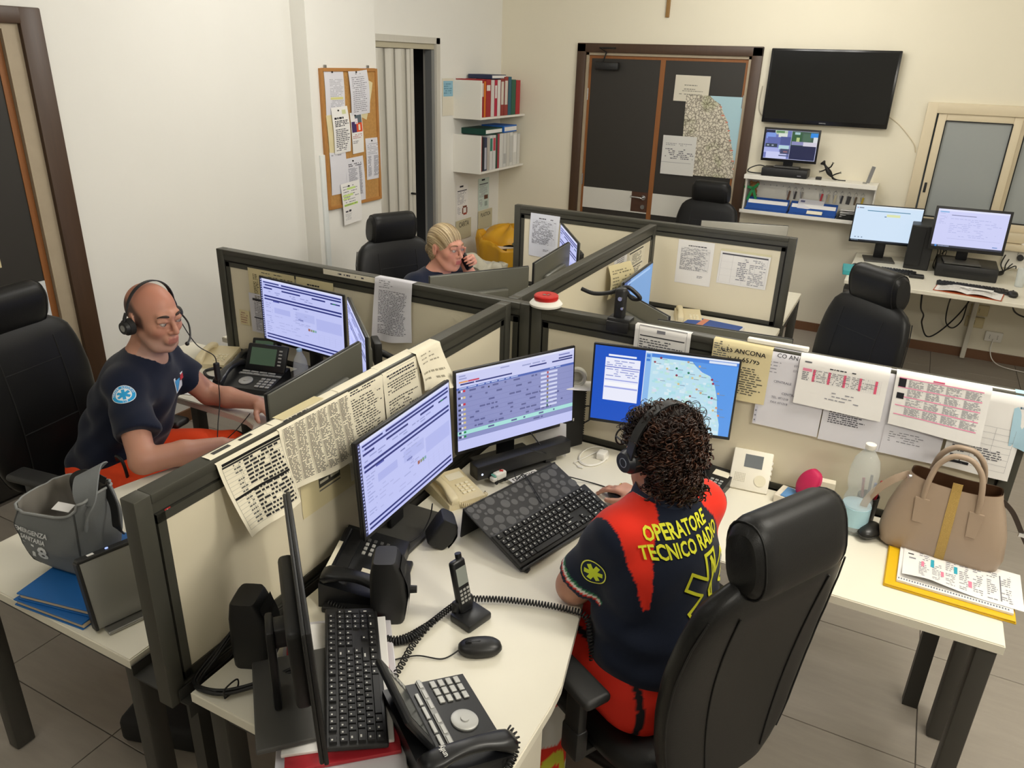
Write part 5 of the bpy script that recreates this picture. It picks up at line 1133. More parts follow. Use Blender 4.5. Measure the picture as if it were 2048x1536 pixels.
# monitor-arm clamp on the rail
cl = thing('arm_clamp', 'black monitor arm clamp gripping the rail of the screen', 'monitor arm', (-0.86, 2.575, 1.25))
MB().rbox((0, 0, -0.002), (0.085, 0.062, 0.025), 0.004).rbox((0, -0.034, -0.02), (0.085, 0.012, 0.04), 0.004).rbox((-0.006, 0.0, 0.06), (0.04, 0.04, 0.12), 0.012, seg=3).obj('clamp', m_black, cl, 40)
MB().cyl((0, -0.02, 0.085), (0, -0.03, 0.085), 0.008, n=12).cyl((0.01, -0.02, 0.05), (0.01, -0.03, 0.05), 0.005, n=10).obj('bolt', m_chrome, cl, 40)
MB().tube(catmull([(-0.17, 0.02, 0.085), (-0.12, 0.02, 0.075), (-0.06, 0.03, 0.085), (0.0, 0.03, 0.115), (0.03, 0.04, 0.10), (0.05, 0.05, 0.075), (0.02, 0.05, 0.07), (0.0, 0.03, 0.1)], 6), 0.008, 8).obj('arm', m_black, cl, 60)
# man's small computers
pcm = thing('computer_box', 'black computer box standing in the corner of the man\'s screens', 'computer', (-1.66, 2.42, DH), math.radians(20))
MB().rbox((0, 0, 0.1), (0.10, 0.11, 0.2), 0.004).obj('case', m_black, pcm)
MB().box((0.0, 0.0, 0.2005), (0.03, 0.012, 0.0008), rotz(0.6)).obj('logo_plate', m_steel, pcm)
mpc = thing('mini_computer', 'grey and black mini computer on a stand behind the blue folders', 'computer', (-1.60, 0.985, DH), math.radians(75))
T = Matrix.Rotation(math.radians(-14), 4, 'X')
g = MB(); g.xf = T; g.rbox((0, 0.0, 0.10), (0.17, 0.030, 0.185), 0.006); g.obj('case', mat('pc_grey', '#8f8f8b', 0.4, 0.4), mpc, 40)
g = MB(); g.xf = T; g.rbox((-0.086, 0, 0.10), (0.008, 0.033, 0.187), 0.003).rbox((0, 0, 0.195), (0.172, 0.033, 0.010), 0.004); g.obj('front_bezel', m_black, mpc)
g = MB(); g.xf = T; g.box((-0.05, 0, 0.2005), (0.016, 0.014, 0.001)); g.obj('badge', m_paper, mpc)
g = MB(); g.xf = T; g.cyl((-0.01, 0, 0.2), (-0.01, 0, 0.202), 0.004, n=10); g.obj('power_led', glow('led_blue', '#9fb4ff', 1.5), mpc)
MB().rbox((0, 0.02, 0.005), (0.14, 0.12, 0.01), 0.003).box((0, 0.045, 0.06), (0.1, 0.008, 0.12), rmat(0.5, 0, 0)).obj('stand', m_steel, mpc)
# wrist pad
tag(MB().rbox((-2.43, 2.06, DH+0.010), (0.12, 0.07, 0.02), 0.01, rotz(0.3)).obj('wrist_pad', m_black, None, 50), 'black pad at the rounded edge of the man\'s desk', 'wrist pad')
# cable bundle at the near end
for k, (a, b) in enumerate(((0.0, 0.0), (0.008, 0.006), (-0.006, 0.012), (0.004, 0.018))):
    cable('bundle of black cables tied at the desk corner by the tray', [(-1.20, 1.05, 0.83+b), (-1.26, 1.04, 0.80+b), (-1.285+a, 0.97, 0.75+b*0.3), (-1.275+a, 0.91, 0.735+b*0.3), (-1.235+a*0.5, 0.885+b*0.4, 0.750), (-1.175, 0.90+a+b*0.3, 0.752+b*0.2), (-1.12, 0.955+a+b*0.3, 0.756+b*0.3), (-1.06, 0.99+b, 0.775+b)], 0.0042, group='tied cable bundle')
cable('black power cable looping from loudspeaker over the tray', [(-1.19, 1.08, 0.79), (-1.25, 1.06, 0.755), (-1.28, 1.0, 0.72), (-1.285, 0.95, 0.715), (-1.27, 0.93, 0.73)], 0.003)
cable('cable tie round the black cable bundle', [(-1.165, 0.895, 0.748), (-1.165, 0.898, 0.772), (-1.165, 0.935, 0.772), (-1.165, 0.932, 0.748), (-1.165, 0.895, 0.748)], 0.002, name='cable_tie', cat='cable tie')
cable('cable from loudspeaker to the spare keyboard', [(-1.165, 1.06, 0.80), (-1.14, 1.09, 0.79), (-1.115, 1.07, 0.765), (-1.12, 1.03, 0.752)], 0.0025)
# loops of the headset and monitor cables around the list monitor
cable('thin cable hanging below the mission-list monitor', [(-1.06, 2.26, 0.87), (-1.0, 2.27, 0.80), (-0.985, 2.2, 0.835), (-1.0, 2.14, 0.87)], 0.0022)
cable('thin cable running over the riser to the operator\'s keyboard', [(-1.04, 2.10, 0.79), (-1.0, 2.04, 0.80), (-0.955, 2.0, 0.852), (-0.90, 1.965, 0.833), (-0.85, 1.93, 0.812)], 0.002)
cable('cable along the desk between slim monitor and riser', [(-1.10, 2.0, Z0), (-1.08, 1.93, Z0), (-1.055, 1.86, Z0), (-1.045, 1.80, Z0)], 0.0022)
cable('cable from the slim computer up to the screen', [(-0.955, 2.51, 0.90), (-0.93, 2.52, 0.90), (-0.92, 2.52, 0.86), (-0.95, 2.51, 0.83)], 0.003)
# ================================================================ THINGS ON AND ALONG THE WALLS
# ---- corkboard on the pillar
xP = WX+0.122
cb = thing('corkboard', 'wooden framed corkboard crowded with notices on the pillar', 'corkboard', (xP, 4.46, 1.575))
m_cork = mat('cork', '#b8894c', 0.9, noise=0.35, nscale=60, bump=0.4, bscale=120)
m_cframe = mat('cork_frame_wood', '#b07a3e', 0.55, noise=0.2, nscale=10)
MB().bx(0.001, 0.012, -0.285, 0.285, -0.445, 0.445).obj('cork_panel', m_cork, cb)
for y in (-0.292, 0.292): MB().rbox((0.011, y, 0), (0.022, 0.022, 0.91), 0.003).obj('frame_side', m_cframe, cb)
for z in (-0.446, 0.446): MB().rbox((0.011, 0, z), (0.0215, 0.562, 0.022), 0.003).obj('frame_rail', m_cframe, cb)
for y in (-0.24, 0.21): MB().bx(0.004, 0.012, y-0.01, y+0.01, 0.452, 0.475).obj('hanger', m_steel, cb)
def pinned(label, y, z, w, h, prints, m=None, tilt=0.0, d=0.014, bow=0.006, extra=None, pin=True):
    o = sheet(label, flat((xP+d, y, z), (0, 1, tilt), (0, tilt, -1), w, h, bow), prints, 6, 8, m or m_paperg, group='notices on the corkboard', extra=extra)
    if pin: MB().sphere((xP+d+0.006, y+w*0.4, z-0.018), 0.006, 8, 6).obj('drawing_pin', m_black2, o, 60)
    return o
pinned('faded table with a yellow line at the corkboard\'s upper left', 4.195, 2.025, 0.195, 0.30, words(0.25, 0.2, 0.95, 0.95, 24, '#a9aab0', 0.8, 0.4, 0.06) + [(0.25, 0.58, 0.9, 0.63, '#d9d68e')])
pinned('long typed letter at the corkboard\'s upper right', 4.435, 2.025, 0.205, 0.30, words(0.35, 0.1, 0.7, 0.13, 1, K) + words(0.12, 0.17, 0.9, 0.95, 18, '#77777f', 0.95, 0.3, 0.08, 0.2), tilt=0.06, d=0.02, bow=0.012)
pinned('yellowed slip turned askew behind the typed letter', 4.56, 1.99, 0.16, 0.26, words(0.3, 0.2, 0.8, 0.4, 2, '#77705a', 0.8), m_papery, tilt=-0.35, d=0.0135, pin=False)
def utd(cm, S): pass
pinned('programme in bold black type over the corkboard\'s left side', 4.235, 1.785, 0.17, 0.30, [(0.62, 0.07, 0.85, 0.16, '#cfd3a0')] + words(0.12, 0.2, 0.85, 0.26, 1, '#2a2a30', 0.95, 0.7, 0.12) + words(0.12, 0.28, 0.92, 0.42, 4, '#33333a', 0.95, 0.55, 0.12) + words(0.12, 0.46, 0.95, 0.95, 12, '#4a4a52', 0.9, 0.45, 0.1), m_paper, d=0.022, bow=0.012, tilt=0.05)
pinned('cream sheet peeping out behind the bold programme', 4.19, 1.74, 0.1, 0.28, (), m_papery, d=0.0145, tilt=0.05, pin=False)
pinned('blank grey sheet below the bold programme', 4.20, 1.50, 0.17, 0.285, words(0.1, 0.05, 0.9, 0.1, 1, '#8d8d96', 0.5), d=0.016, pin=False)
pinned('flyer with violet, orange and slate blocks and a white disc', 4.435, 1.745, 0.125, 0.275, [(0.38, 0.02, 0.95, 0.26, '#5f6a72'), (0.05, 0.22, 0.45, 0.48, '#4c3a66'), (0.45, 0.26, 0.95, 0.48, '#d9532f'), (0.34, 0.15, 0.6, 0.28, '#e9dfe6'), (0.62, 0.30, 0.78, 0.44, '#e7d9c0')] + words(0.08, 0.52, 0.9, 0.64, 3, '#b06a6a', 0.9, 0.4, 0.1) + words(0.08, 0.68, 0.6, 0.76, 2, '#77777f', 0.8), m_paper, tilt=0.05, d=0.018)
pinned('grey price table at the corkboard\'s right edge', 4.60, 1.565, 0.17, 0.29, words(0.1, 0.12, 0.9, 0.4, 7, '#8d8d96', 0.7, 0.3, 0.08) + words(0.1, 0.42, 0.35, 0.92, 18, '#8d8d96', 0.95, 0.6, 0.06) + words(0.5, 0.42, 0.85, 0.92, 18, '#8d8d96', 0.9, 0.6, 0.06))
pinned('typed table with narrow columns on the lower corkboard', 4.355, 1.445, 0.2, 0.31, words(0.15, 0.12, 0.9, 0.2, 2, K, 0.8) + words(0.12, 0.22, 0.62, 0.8, 26, '#8d8d96', 0.95, 0.6, 0.05) + words(0.7, 0.2, 0.85, 0.85, 28, '#77777f', 0.95, 0.6, 0.06), d=0.02, tilt=0.04)
pinned('notice with green highlighted lines hanging below the corkboard', 4.285, 1.28, 0.205, 0.29, words(0.1, 0.06, 0.9, 0.56, 8, '#77777f', 0.9, 0.3, 0.08) + [(0.3, 0.12, 0.75, 0.17, '#c7e08a'), (0.05, 0.27, 0.6, 0.32, '#cfe48f'), (0.05, 0.35, 0.4, 0.39, '#cfe48f'), (0.08, 0.5, 0.8, 0.55, '#b9da62')] + [(0.12, 0.66, 0.26, 0.70, '#55555c'), (0.3, 0.65, 0.42, 0.70, K)] + words(0.1, 0.73, 0.5, 0.9, 6, '#8d8d96', 0.9, 0.3), m_paper, d=0.026, tilt=0.06)

# ---- two wall shelves with binders
def shelf(label, z0, zt):
    t = thing('wall_shelf', label, 'shelf', (WX, 6.02, z0), 0, 'white wall shelves by the corner')
    MB().rbox((0.14, 0.009, (zt-z0)/2), (0.28, 0.018, zt-z0), 0.002).obj('side_panel', m_white, t)
    MB().rbox((0.14, 0.43, 0.009), (0.28, 0.824, 0.018), 0.002).obj('board', m_white, t)
    MB().box((0.02, 0.0185, 0.028), (0.03, 0.003, 0.014)).obj('bracket', m_steel, t)
    return t
shelf('upper white wall shelf full of coloured binders', 1.630, 1.945); shelf('lower white wall shelf full of pale binders', 1.175, 1.50)
def binder(label, y, w, z, h, col, spine=None, d=0.255, lean=0.0, tabs=()):
    m = mat('binder_'+col.strip('#'), col, 0.5)
    t = thing('binder', label, 'binder', (WX+0.012, y+w/2, z), 0, 'binders on the wall shelves', rot=(lean, 0, 0))
    MB().rbox((d/2, -w/2+0.0015, h/2), (d, 0.003, h), 0.001).rbox((d/2, w/2-0.0015, h/2), (d, 0.003, h), 0.001).rbox((d-0.0015, 0, h/2), (0.003, w, h), 0.001).obj('cover', m, t)
    MB().bx(0.01, d-0.01, -w/2+0.004, w/2-0.004, 0.006, h-0.008).obj('pages', m_paper, t)
    if spine: MB().bx(d, d+0.0006, -w*0.36, w*0.36, h*spine[0], h*spine[1]).obj('spine_label', mat('spine_'+spine[2].strip('#'), spine[2], 0.6), t)
    return t
zs = 1.649
B1 = [('dark red binder against the upper shelf\'s side', 0.045, 0.305, '#9c2127', (0.55, 0.9, '#d9c8c0')), ('thin orange folder among the upper binders', 0.03, 0.29, '#e07a1f', None), ('broad dark red binder beside the orange folder', 0.085, 0.305, '#a3232b', (0.7, 0.85, '#e5dcd4')), ('slim white binder beside the broad red one', 0.06, 0.30, '#d9d3cd', None), ('crimson binder with half white spine', 0.05, 0.30, '#b5203f', (0.5, 0.85, '#e0dbd6')), ('narrow white binder beside the crimson one', 0.055, 0.30, '#e1ddd8', None), ('brick red binder with tall white spine label', 0.065, 0.31, '#8f2f2c', (0.3, 0.92, '#d8d2c6')), ('second brick red binder with tall white label', 0.07, 0.325, '#93322e', (0.28, 0.9, '#d5cfc4')), ('teal blue binder with spiral edge', 0.06, 0.325, '#1f5f74', None), ('dark green binder near the wall corner', 0.085, 0.30, '#1c5a45', None), ('bright red binder at the wall corner', 0.085, 0.295, '#b01f2b', None)]
y = 6.045
for lb, wd, h, c, sp in B1: binder(lb, y, wd, zs, h, c, sp); y += wd+0.004
zs = 1.194
B2 = [('dark red file against the lower shelf\'s side', 0.03, 0.30, '#8f2026', None), ('black file in the lower shelf', 0.03, 0.285, '#20232a', None), ('navy and white file in the lower shelf', 0.05, 0.285, '#2c3350', (0.05, 0.7, '#b9bac4')), ('grey printed manual in the lower shelf', 0.045, 0.28, '#b9b0a8', None), ('white binder with green spine patch', 0.055, 0.295, '#d7d7d6', (0.55, 0.92, '#2f7a66')), ('white binder with pink-red spine patch', 0.055, 0.295, '#d3d3d2', (0.55, 0.92, '#c3404f')), ('dark green thin binder in the lower shelf', 0.028, 0.30, '#17493a', None), ('raspberry thin binder in the lower shelf', 0.035, 0.30, '#a63445', None), ('plain white binder with ruled spine', 0.07, 0.30, '#dad9d5', None), ('white binder with dotted spine text', 0.06, 0.30, '#d5d4d0', (0.1, 0.4, '#b5b5b2')), ('off-white binder beside dotted spine', 0.06, 0.30, '#cfcdc6', None), ('white binder with perforated spine strip', 0.06, 0.30, '#dcdbd6', (0.1, 0.9, '#c3c3c0')), ('white binder with handwritten spine label', 0.085, 0.29, '#d9d8d3', (0.4, 0.95, '#ecebe8')), ('last white binder at the corner of the lower shelf', 0.06, 0.28, '#d3d2cc', None)]
y = 6.042
for lb, wd, h, c, sp in B2: binder(lb, y, wd, zs, h, c, sp); y += wd+0.003
def lying(label, y0, y1, z, th, col, x0=0.02, x1=0.26):
    t = thing('folder', label, 'folder', (WX, (y0+y1)/2, z), 0, 'folders lying on the binders')
    MB().rbox(((x0+x1)/2, 0, th/2), (x1-x0, y1-y0, th), 0.003).obj('cover', mat('folder_'+col.strip('#'), col, 0.5), t)
    MB().bx(x0+0.006, x1+0.001, -(y1-y0)/2+0.006, (y1-y0)/2-0.006, th*0.2, th*0.8).obj('pages', m_paper, t)
lying('navy box folder lying on the upper binders', 6.24, 6.50, 1.956, 0.035, '#26304f')
lying('dark green folders lying on the lower binders', 6.16, 6.47, 1.496, 0.05, '#12463a', 0.0, 0.25)
lying('bright blue box lying on the lower binders', 6.49, 6.74, 1.496, 0.06, '#2a6bc0')
# paper stuck on the shelf's wall side
o = sheet('white card with a blue slip stuck on the wall beside the upper shelf', flat((WX+0.004, 5.84, 1.955), (0, 1, 0), (0, 0, -1), 0.18, 0.30), [(0.1, 0.07, 0.95, 0.48, '#8fb9cc')] + words(0.15, 0.12, 0.9, 0.42, 5, '#5f8a9f', 0.8), m=mat('paper_beige', '#ddd6c4', 0.8))
# ---- recycling notices and envelope boxes
def poster(label, y, z, m, icon): sheet(label, flat((WX+0.003, y, z), (0, 1, 0), (0, 0, -1), 0.21, 0.30), [(0.3, 0.03, 0.6, 0.08, '#33333a'), (0.1, 0.17, 0.9, 0.2, '#55555c')] + words(0.1, 0.22, 0.85, 0.6, 10, '#8d8d96', 0.85, 0.4, 0.07) + words(0.1, 0.66, 0.4, 0.9, 6, '#8d8d96', 0.85, 0.4, 0.07) + icon, m=m)
poster('paper recycling notice with brown symbol above CARTA', 6.07, 1.045, m_paper, [(0.55, 0.66, 0.9, 0.72, '#7a4a3a'), (0.5, 0.72, 0.6, 0.9, '#7a4a3a'), (0.85, 0.72, 0.95, 0.9, '#7a4a3a'), (0.6, 0.88, 0.9, 0.94, '#9a4a3a')])
poster('plastic recycling notice with green tint above PLASTICA', 6.475, 1.06, mat('paper_mint', '#c9d8d0', 0.85), [(0.55, 0.55, 0.9, 0.68, '#6a4a3a'), (0.6, 0.75, 0.85, 0.9, '#9aa8a0')])
def pocket(label, y, z, txt, w=0.27):
    t = thing('paper_pocket', label, 'paper pocket', (WX+0.006, y, z))
    MB().rbox((0.004, w/2, -0.09), (0.008, w, 0.18), 0.002).obj('pocket', mat('pocket_card', '#c3bb9c', 0.7), t)
    lt = MB(); text(lt, txt, 0.066 if len(txt) < 6 else 0.052, frame((0.0086, w/2, -0.045), (0, 1, 0), (0, 0, 1)), bold=0.01, xs=0.85); lt.obj('lettering', mat('ink_dark', '#3a382f', 0.7), t)
pocket('beige card pocket lettered CARTA on the wall', 6.055, 0.725, 'CARTA'); pocket('beige card pocket lettered PLASTICA on the wall', 6.47, 0.755, 'PLASTICA')
# ---- waste bins with bags
def bin_(label, loc, r, h, m, seed, open_m):
    t = thing('waste_bin', label, 'waste bin', loc)
    MB().lathe([(r*0.72, 0), (r*0.75, 0.01), (r*0.95, h-0.02), (r*0.97, h), (r*0.93, h), (r*0.7, 0.03), (0, 0.03)], 32).obj('bin', m_white, t, 40)
    rs = random.Random(seed); g = MB(); nu = 48; ph = [rs.random()*6 for _ in range(4)]
    def S(u, v):
        a = 2*PI*u; fold = 0.018*math.sin(9*a+ph[0])+0.012*math.sin(17*a+ph[1])
        if v < 0.5: q = v/0.5; rr = r*(1.02+0.06*q)+fold*(0.4+q); z = h*0.55+q*(h*0.5)
        else: q = (v-0.5)/0.5; rr = r*(1.08-0.35*q)+fold*(1-q*0.5); z = h*1.05-0.10*q+0.03*math.sin(PI*q)+0.05*math.sin(2*a+ph[2])*(1-q)
        return Vector((rr*math.cos(a), rr*math.sin(a), z+0.02*math.sin(5*a+ph[3])))
    g.surf(S, nu, 14, True); g.obj('bag', m, t, 180)
    return t
bin_('waste bin lined with a crumpled white bag behind the blonde woman', (-3.12, 5.42, 0), 0.23, 0.52, mat('bag_white', '#d8d2bd', 0.45), 3, m_white)
yb = bin_('waste bin overflowing with a yellow bag in the wall corner', (-3.25, 6.30, 0), 0.28, 0.56, mat('bag_yellow', '#dba326', 0.4), 8, m_white)
MB().surf(lambda u, v: Vector((0.27*math.sin(PI*v*0.5)*math.cos(2*PI*u)*(1+0.1*math.sin(7*u*6.28)), 0.25*math.sin(PI*v*0.5)*math.sin(2*PI*u)*(1+0.08*math.sin(5*u*6.28+1)), 0.56+0.14*math.cos(PI*v*0.5)+0.02*math.sin(u*40))), 30, 8, True).obj('bag_crown', mat('bag_yellow', '#dba326', 0.4), yb, 180)
MB().tube([(0.16, -0.24, 0.58), (0.2, -0.22, 0.63), (0.26, -0.19, 0.66)], 0.02, 8).sphere((0.27, -0.185, 0.67), (0.035, 0.02, 0.03)).obj('lid_handle', mat('handle_olive', '#5d5f4c', 0.5), yb, 60)

# ---- television, cctv monitor, key shelf on the back wall
tv = thing('television', 'large black flat television on the back wall', 'television', (-0.755, WY, 1.985))
MB().rbox((0, -0.05, 0), (0.945, 0.045, 0.555), 0.006).rbox((0, -0.016, 0), (0.5, 0.03, 0.35), 0.006).obj('cabinet', mat('tv_black', '#0c0c0d', 0.25), tv, 40)
MB().bx(-0.455, 0.455, -0.0735, -0.0725, -0.245, 0.262).obj('screen', mat('tv_screen', '#060708', 0.12, spec=0.6), tv)
lt = MB(); text(lt, 'SAMSUNG', 0.011, frame((0.0, -0.0732, -0.262), (1, 0, 0), (0, 0, 1)), bold=0.02); lt.obj('lettering', mat('logo_silver', '#a9a9a9', 0.4), tv)
cable('thin grey cable drooping from the door frame to the television', [(-1.27, WY-0.01, 1.98), (-1.275, WY-0.012, 1.85), (-1.26, WY-0.012, 1.78), (-1.22, WY-0.012, 1.74)], 0.004, mat('cable_grey', '#b5ae9c', 0.6))
cable('thin cable trailing on the wall from television to window', [(-0.29, WY-0.006, 1.80), (-0.2, WY-0.006, 1.74), (-0.08, WY-0.006, 1.62), (-0.05, WY-0.006, 1.55)], 0.003, mat('cable_beige', '#cfc3a5', 0.6))
cctv = [(0, 0, 1, 1, '#10152a'), (0.0, 0.0, 0.5, 1, '#6f78b8'), (0, 0.0, 0.2, 0.12, '#14183a'), (0.18, 0.0, 0.42, 0.15, '#b7c7b0'), (0.2, 0.02, 0.36, 0.10, '#5f8a5a'), (0.25, 0.1, 0.42, 0.24, '#d9dfd6'), (0.02, 0.1, 0.2, 0.3, '#7d9ae0'), (0.05, 0.25, 0.35, 0.48, '#5d68a8'), (0.3, 0.22, 0.5, 0.5, '#4a5590'), (0.02, 0.48, 0.25, 0.6, '#2f3d4a'), (0.05, 0.52, 0.09, 0.56, '#a9b5c8'), (0.14, 0.52, 0.18, 0.56, '#a9b5c8'), (0.0, 0.62, 0.3, 0.8, '#a9b0e6'), (0.05, 0.76, 0.45, 1.0, '#c9cdf4'), (0.28, 0.52, 0.48, 0.66, '#b5d5dc'), (0.32, 0.64, 0.5, 0.82, '#454a6a'), (0.38, 0.72, 0.46, 0.76, '#9a6a70'), (0.3, 0.86, 0.5, 0.9, '#4f5a80'), (0.5, 0.0, 1, 0.5, '#3f5a4a'), (0.52, 0.05, 0.7, 0.35, '#2f5a36'), (0.56, 0.04, 0.66, 0.12, '#a9c8d0'), (0.6, 0.22, 0.66, 0.4, '#b9c886'), (0.72, 0.08, 0.88, 0.34, '#4a6a54'), (0.86, 0.04, 1, 0.2, '#2f8ae0'), (0.92, 0.18, 1, 0.4, '#d9dde0'), (0.52, 0.36, 0.85, 0.48, '#8a8ab8'), (0.74, 0.36, 1, 0.5, '#d3cfdc'), (0.5, 0.5, 1, 1, '#1b2146'), (0.498, 0, 0.503, 1, '#cfd3f0'), (0, 0.0, 1, 0.008, '#c0c4e8'), (0, 0.985, 1, 1, '#c0c4e8'), (0.99, 0.5, 1, 1, '#c0c4e8')]
monitor('small monitor with two camera pictures on the key shelf', -0.958, 6.74, 1.545, 270.4, -5, 0.435, 0.262, cctv, m_mbackb, 'plate', 1.37, 0.016, sx=-0.04, deep=0.02, base=(0.2, 0.10))
ks = thing('key_shelf', 'white wall rack with shelf, key hooks and tray on the back wall', 'shelf', (-0.765, WY, 1.0))
MB().rbox((0, -0.105, 0.2825), (1.02, 0.21, 0.035), 0.003).obj('top_board', m_white, ks)
MB().bx(-0.5, 0.5, -0.012, -0.001, -0.01, 0.266).obj('back_panel', mat('rack_back', '#dedbd0', 0.5), ks)
for x in (-0.5, 0.5): MB().rbox((x, -0.06, 0.125), (0.012, 0.12, 0.28), 0.002).obj('side_panel', m_white, ks)
MB().rbox((0, -0.105, -0.005), (1.02, 0.21, 0.016), 0.002).rbox((0, -0.208, 0.004), (1.02, 0.006, 0.026), 0.002).obj('tray', m_white, ks)
hk = [-0.42+0.052*i for i in range(17)]
for i, x in enumerate(hk): MB().tube([(x, -0.012, 0.205), (x, -0.03, 0.205), (x, -0.034, 0.215)], 0.0018, 6).obj('hook', m_steel, ks)
for i in (6, 8, 9, 10, 14): MB().bx(hk[i]-0.02, hk[i]+0.02, -0.0135, -0.012, 0.236, 0.254).obj('name_tag', mat('tag_brown', '#8a6f3a', 0.6), ks)
kcol = {5: '#6a4a36', 6: '#3a3836', 7: '#8f8a80', 10: '#b7323c', 11: '#b5a98a', 12: '#c9bfa0', 13: '#2f2f33', 14: '#3a3836', 15: '#5a4a36', 16: '#c0a52a'}
knames = {5: 'long brown key fob with ring', 6: 'small dark key', 7: 'short steel key', 10: 'red tagged key', 11: 'brass key pair', 12: 'key with pale oval tag', 13: 'black tagged key', 14: 'bunch of dark keys', 15: 'brown leather key fob', 16: 'yellow tagged key'}
for i, c in kcol.items():
    kx = -0.765+hk[i]; L = 0.11 if i == 5 else 0.065
    k_ = thing('hanging_key', knames[i]+' hanging on the key rack', 'key', (kx, WY-0.034, 1.208), 0, 'keys on the rack')
    MB().tube([(0.012*math.cos(a), 0, -0.014+0.012*math.sin(a)) for a in np.linspace(0, 2*PI, 13)[:-1]], 0.0014, 5, closed=True).obj('ring', m_steel, k_, 60)
    MB().rbox((0.003, 0, -0.030-L/2), (0.016 if i != 14 else 0.03, 0.004, L), 0.002, rmat(0, 0.12, 0)).obj('fob', mat('key_'+c.strip('#'), c, 0.5), k_)
    MB().rbox((-0.008, 0.003, -0.055), (0.007, 0.002, 0.05), 0.0008, rmat(0, -0.2, 0)).obj('blade', m_steel, k_)
td = thing('teddy', 'little brown teddy with green ribbon hanging at the key rack', 'toy', (-1.21, WY-0.05, 1.175))
MB().sphere((0, 0, 0.02), (0.035, 0.028, 0.032)).sphere((-0.027, 0, 0.045), 0.014).sphere((0.027, 0, 0.045), 0.014).sphere((0, 0.0, -0.03), (0.032, 0.026, 0.036)).sphere((0.02, -0.01, -0.055), (0.016, 0.02, 0.014)).sphere((-0.02, -0.01, -0.055), (0.016, 0.02, 0.014)).obj('body', mat('teddy_brown', '#8a6238', 0.9, noise=0.3, nscale=60), td, 80)
rb_ = MB()
for p in ([(0, -0.03, 0), (-0.04, -0.035, 0.01), (-0.075, -0.03, 0.005)], [(0, -0.03, 0), (0.03, -0.035, 0.03), (0.04, -0.03, 0.045)], [(0, -0.03, 0), (-0.02, -0.035, -0.05), (-0.035, -0.03, -0.10)], [(0, -0.03, 0), (0.02, -0.035, -0.05), (0.035, -0.03, -0.085)]): rb_.ribbon(catmull(p, 5), 0.022, 0.002, (0, -1, 0.1))
rb_.sphere((0, -0.034, 0), 0.011); rb_.obj('ribbon', mat('ribbon_green', '#1f8a4a', 0.5), td, 60)
def wallet(label, x0, x1, z, col, top=False):
    t = thing('document_folder', label, 'folder', ((x0+x1)/2, WY-0.10, z), 0, 'folders in the key rack tray')
    w_ = x1-x0
    MB().box((0, -0.0, 0.055), (w_, 0.004, 0.12), rmat(-0.75, 0, 0)).box((0, -0.045, 0.03), (w_*0.97, 0.004, 0.085), rmat(-0.9, 0, 0)).box((0, -0.015, 0.012), (w_, 0.14, 0.02)).obj('cover', mat('folder_blue', '#1c4d9c', 0.45), t)
    MB().box((0, -0.02, 0.048), (w_*0.94, 0.004, 0.10), rmat(-0.8, 0, 0)).obj('papers', m_paper, t)
    return t
wallet('blue document folder at the left of the key rack tray', -1.24, -0.90, 1.004, 'b')
f2_ = wallet('blue document folder with white label in the key rack tray', -0.885, -0.52, 1.004, 'b')
MB().box((0.02, -0.068, 0.036), (0.12, 0.001, 0.035), rmat(-0.9, 0, 0)).obj('name_label', m_paperc, f2_)
sheet('white leaflet leaning on the labelled blue folder', flat((-0.83, WY-0.045, 1.125), (1, 0, -0.03), (0, -0.75, -0.66), 0.2, 0.10), [(0.08, 0.15, 0.25, 0.35, '#6a6a90')], 3, 3, m_paperg)
bt = thing('letter_tray', 'black letter tray with stacked papers in the key rack', 'letter tray', (-0.40, WY-0.10, 1.004))
MB().rbox((0, -0.01, 0.01), (0.22, 0.17, 0.02), 0.004).add([(-0.11, -0.095, 0.0), (0.11, -0.095, 0.0), (0.11, -0.10, 0.06), (-0.02, -0.10, 0.06), (-0.11, -0.098, 0.015)], [(0, 1, 2, 3, 4), (4, 3, 2, 1, 0)]).obj('tray', m_black2, bt)
for k in range(5): MB().box((0.01, -0.005, 0.026+0.012*k), (0.2, 0.16, 0.003), rmat(-0.1, 0.03*(k % 3-1), 0.06*(k % 2))).obj('paper', m_paper, bt)
dvr = thing('video_recorder', 'black video recorder box on the key shelf under the small monitor', 'recorder', (-0.965, WY-0.115, 1.30))
MB().rbox((0, 0, 0.034), (0.36, 0.17, 0.066), 0.008).obj('case', m_black, dvr, 40); MB().box((0.12, -0.086, 0.02), (0.03, 0.002, 0.008)).obj('led_window', m_steel, dvr)
cable('black cable looped at the left end of the key shelf', [(-1.10, WY-0.08, 1.35), (-1.18, WY-0.1, 1.37), (-1.25, WY-0.12, 1.345), (-1.265, WY-0.12, 1.315), (-1.2, WY-0.13, 1.308), (-1.12, WY-0.13, 1.312)], 0.005)
liz = thing('lizard_figure', 'black metal lizard ornament propped on the key shelf', 'ornament', (-0.60, WY-0.09, 1.30))
g = MB(); sp = catmull([(-0.10, 0, 0.135), (-0.075, 0, 0.11), (-0.045, 0, 0.07), (-0.015, 0, 0.035), (0.01, 0, 0.014), (0.05, 0, 0.004), (0.10, 0, 0.004)], 5)
g.tube(sp, lambda t: 0.004+0.018*math.exp(-((t-0.05)/0.07)**2)+0.016*math.exp(-((t-0.38)/0.16)**2), 10)
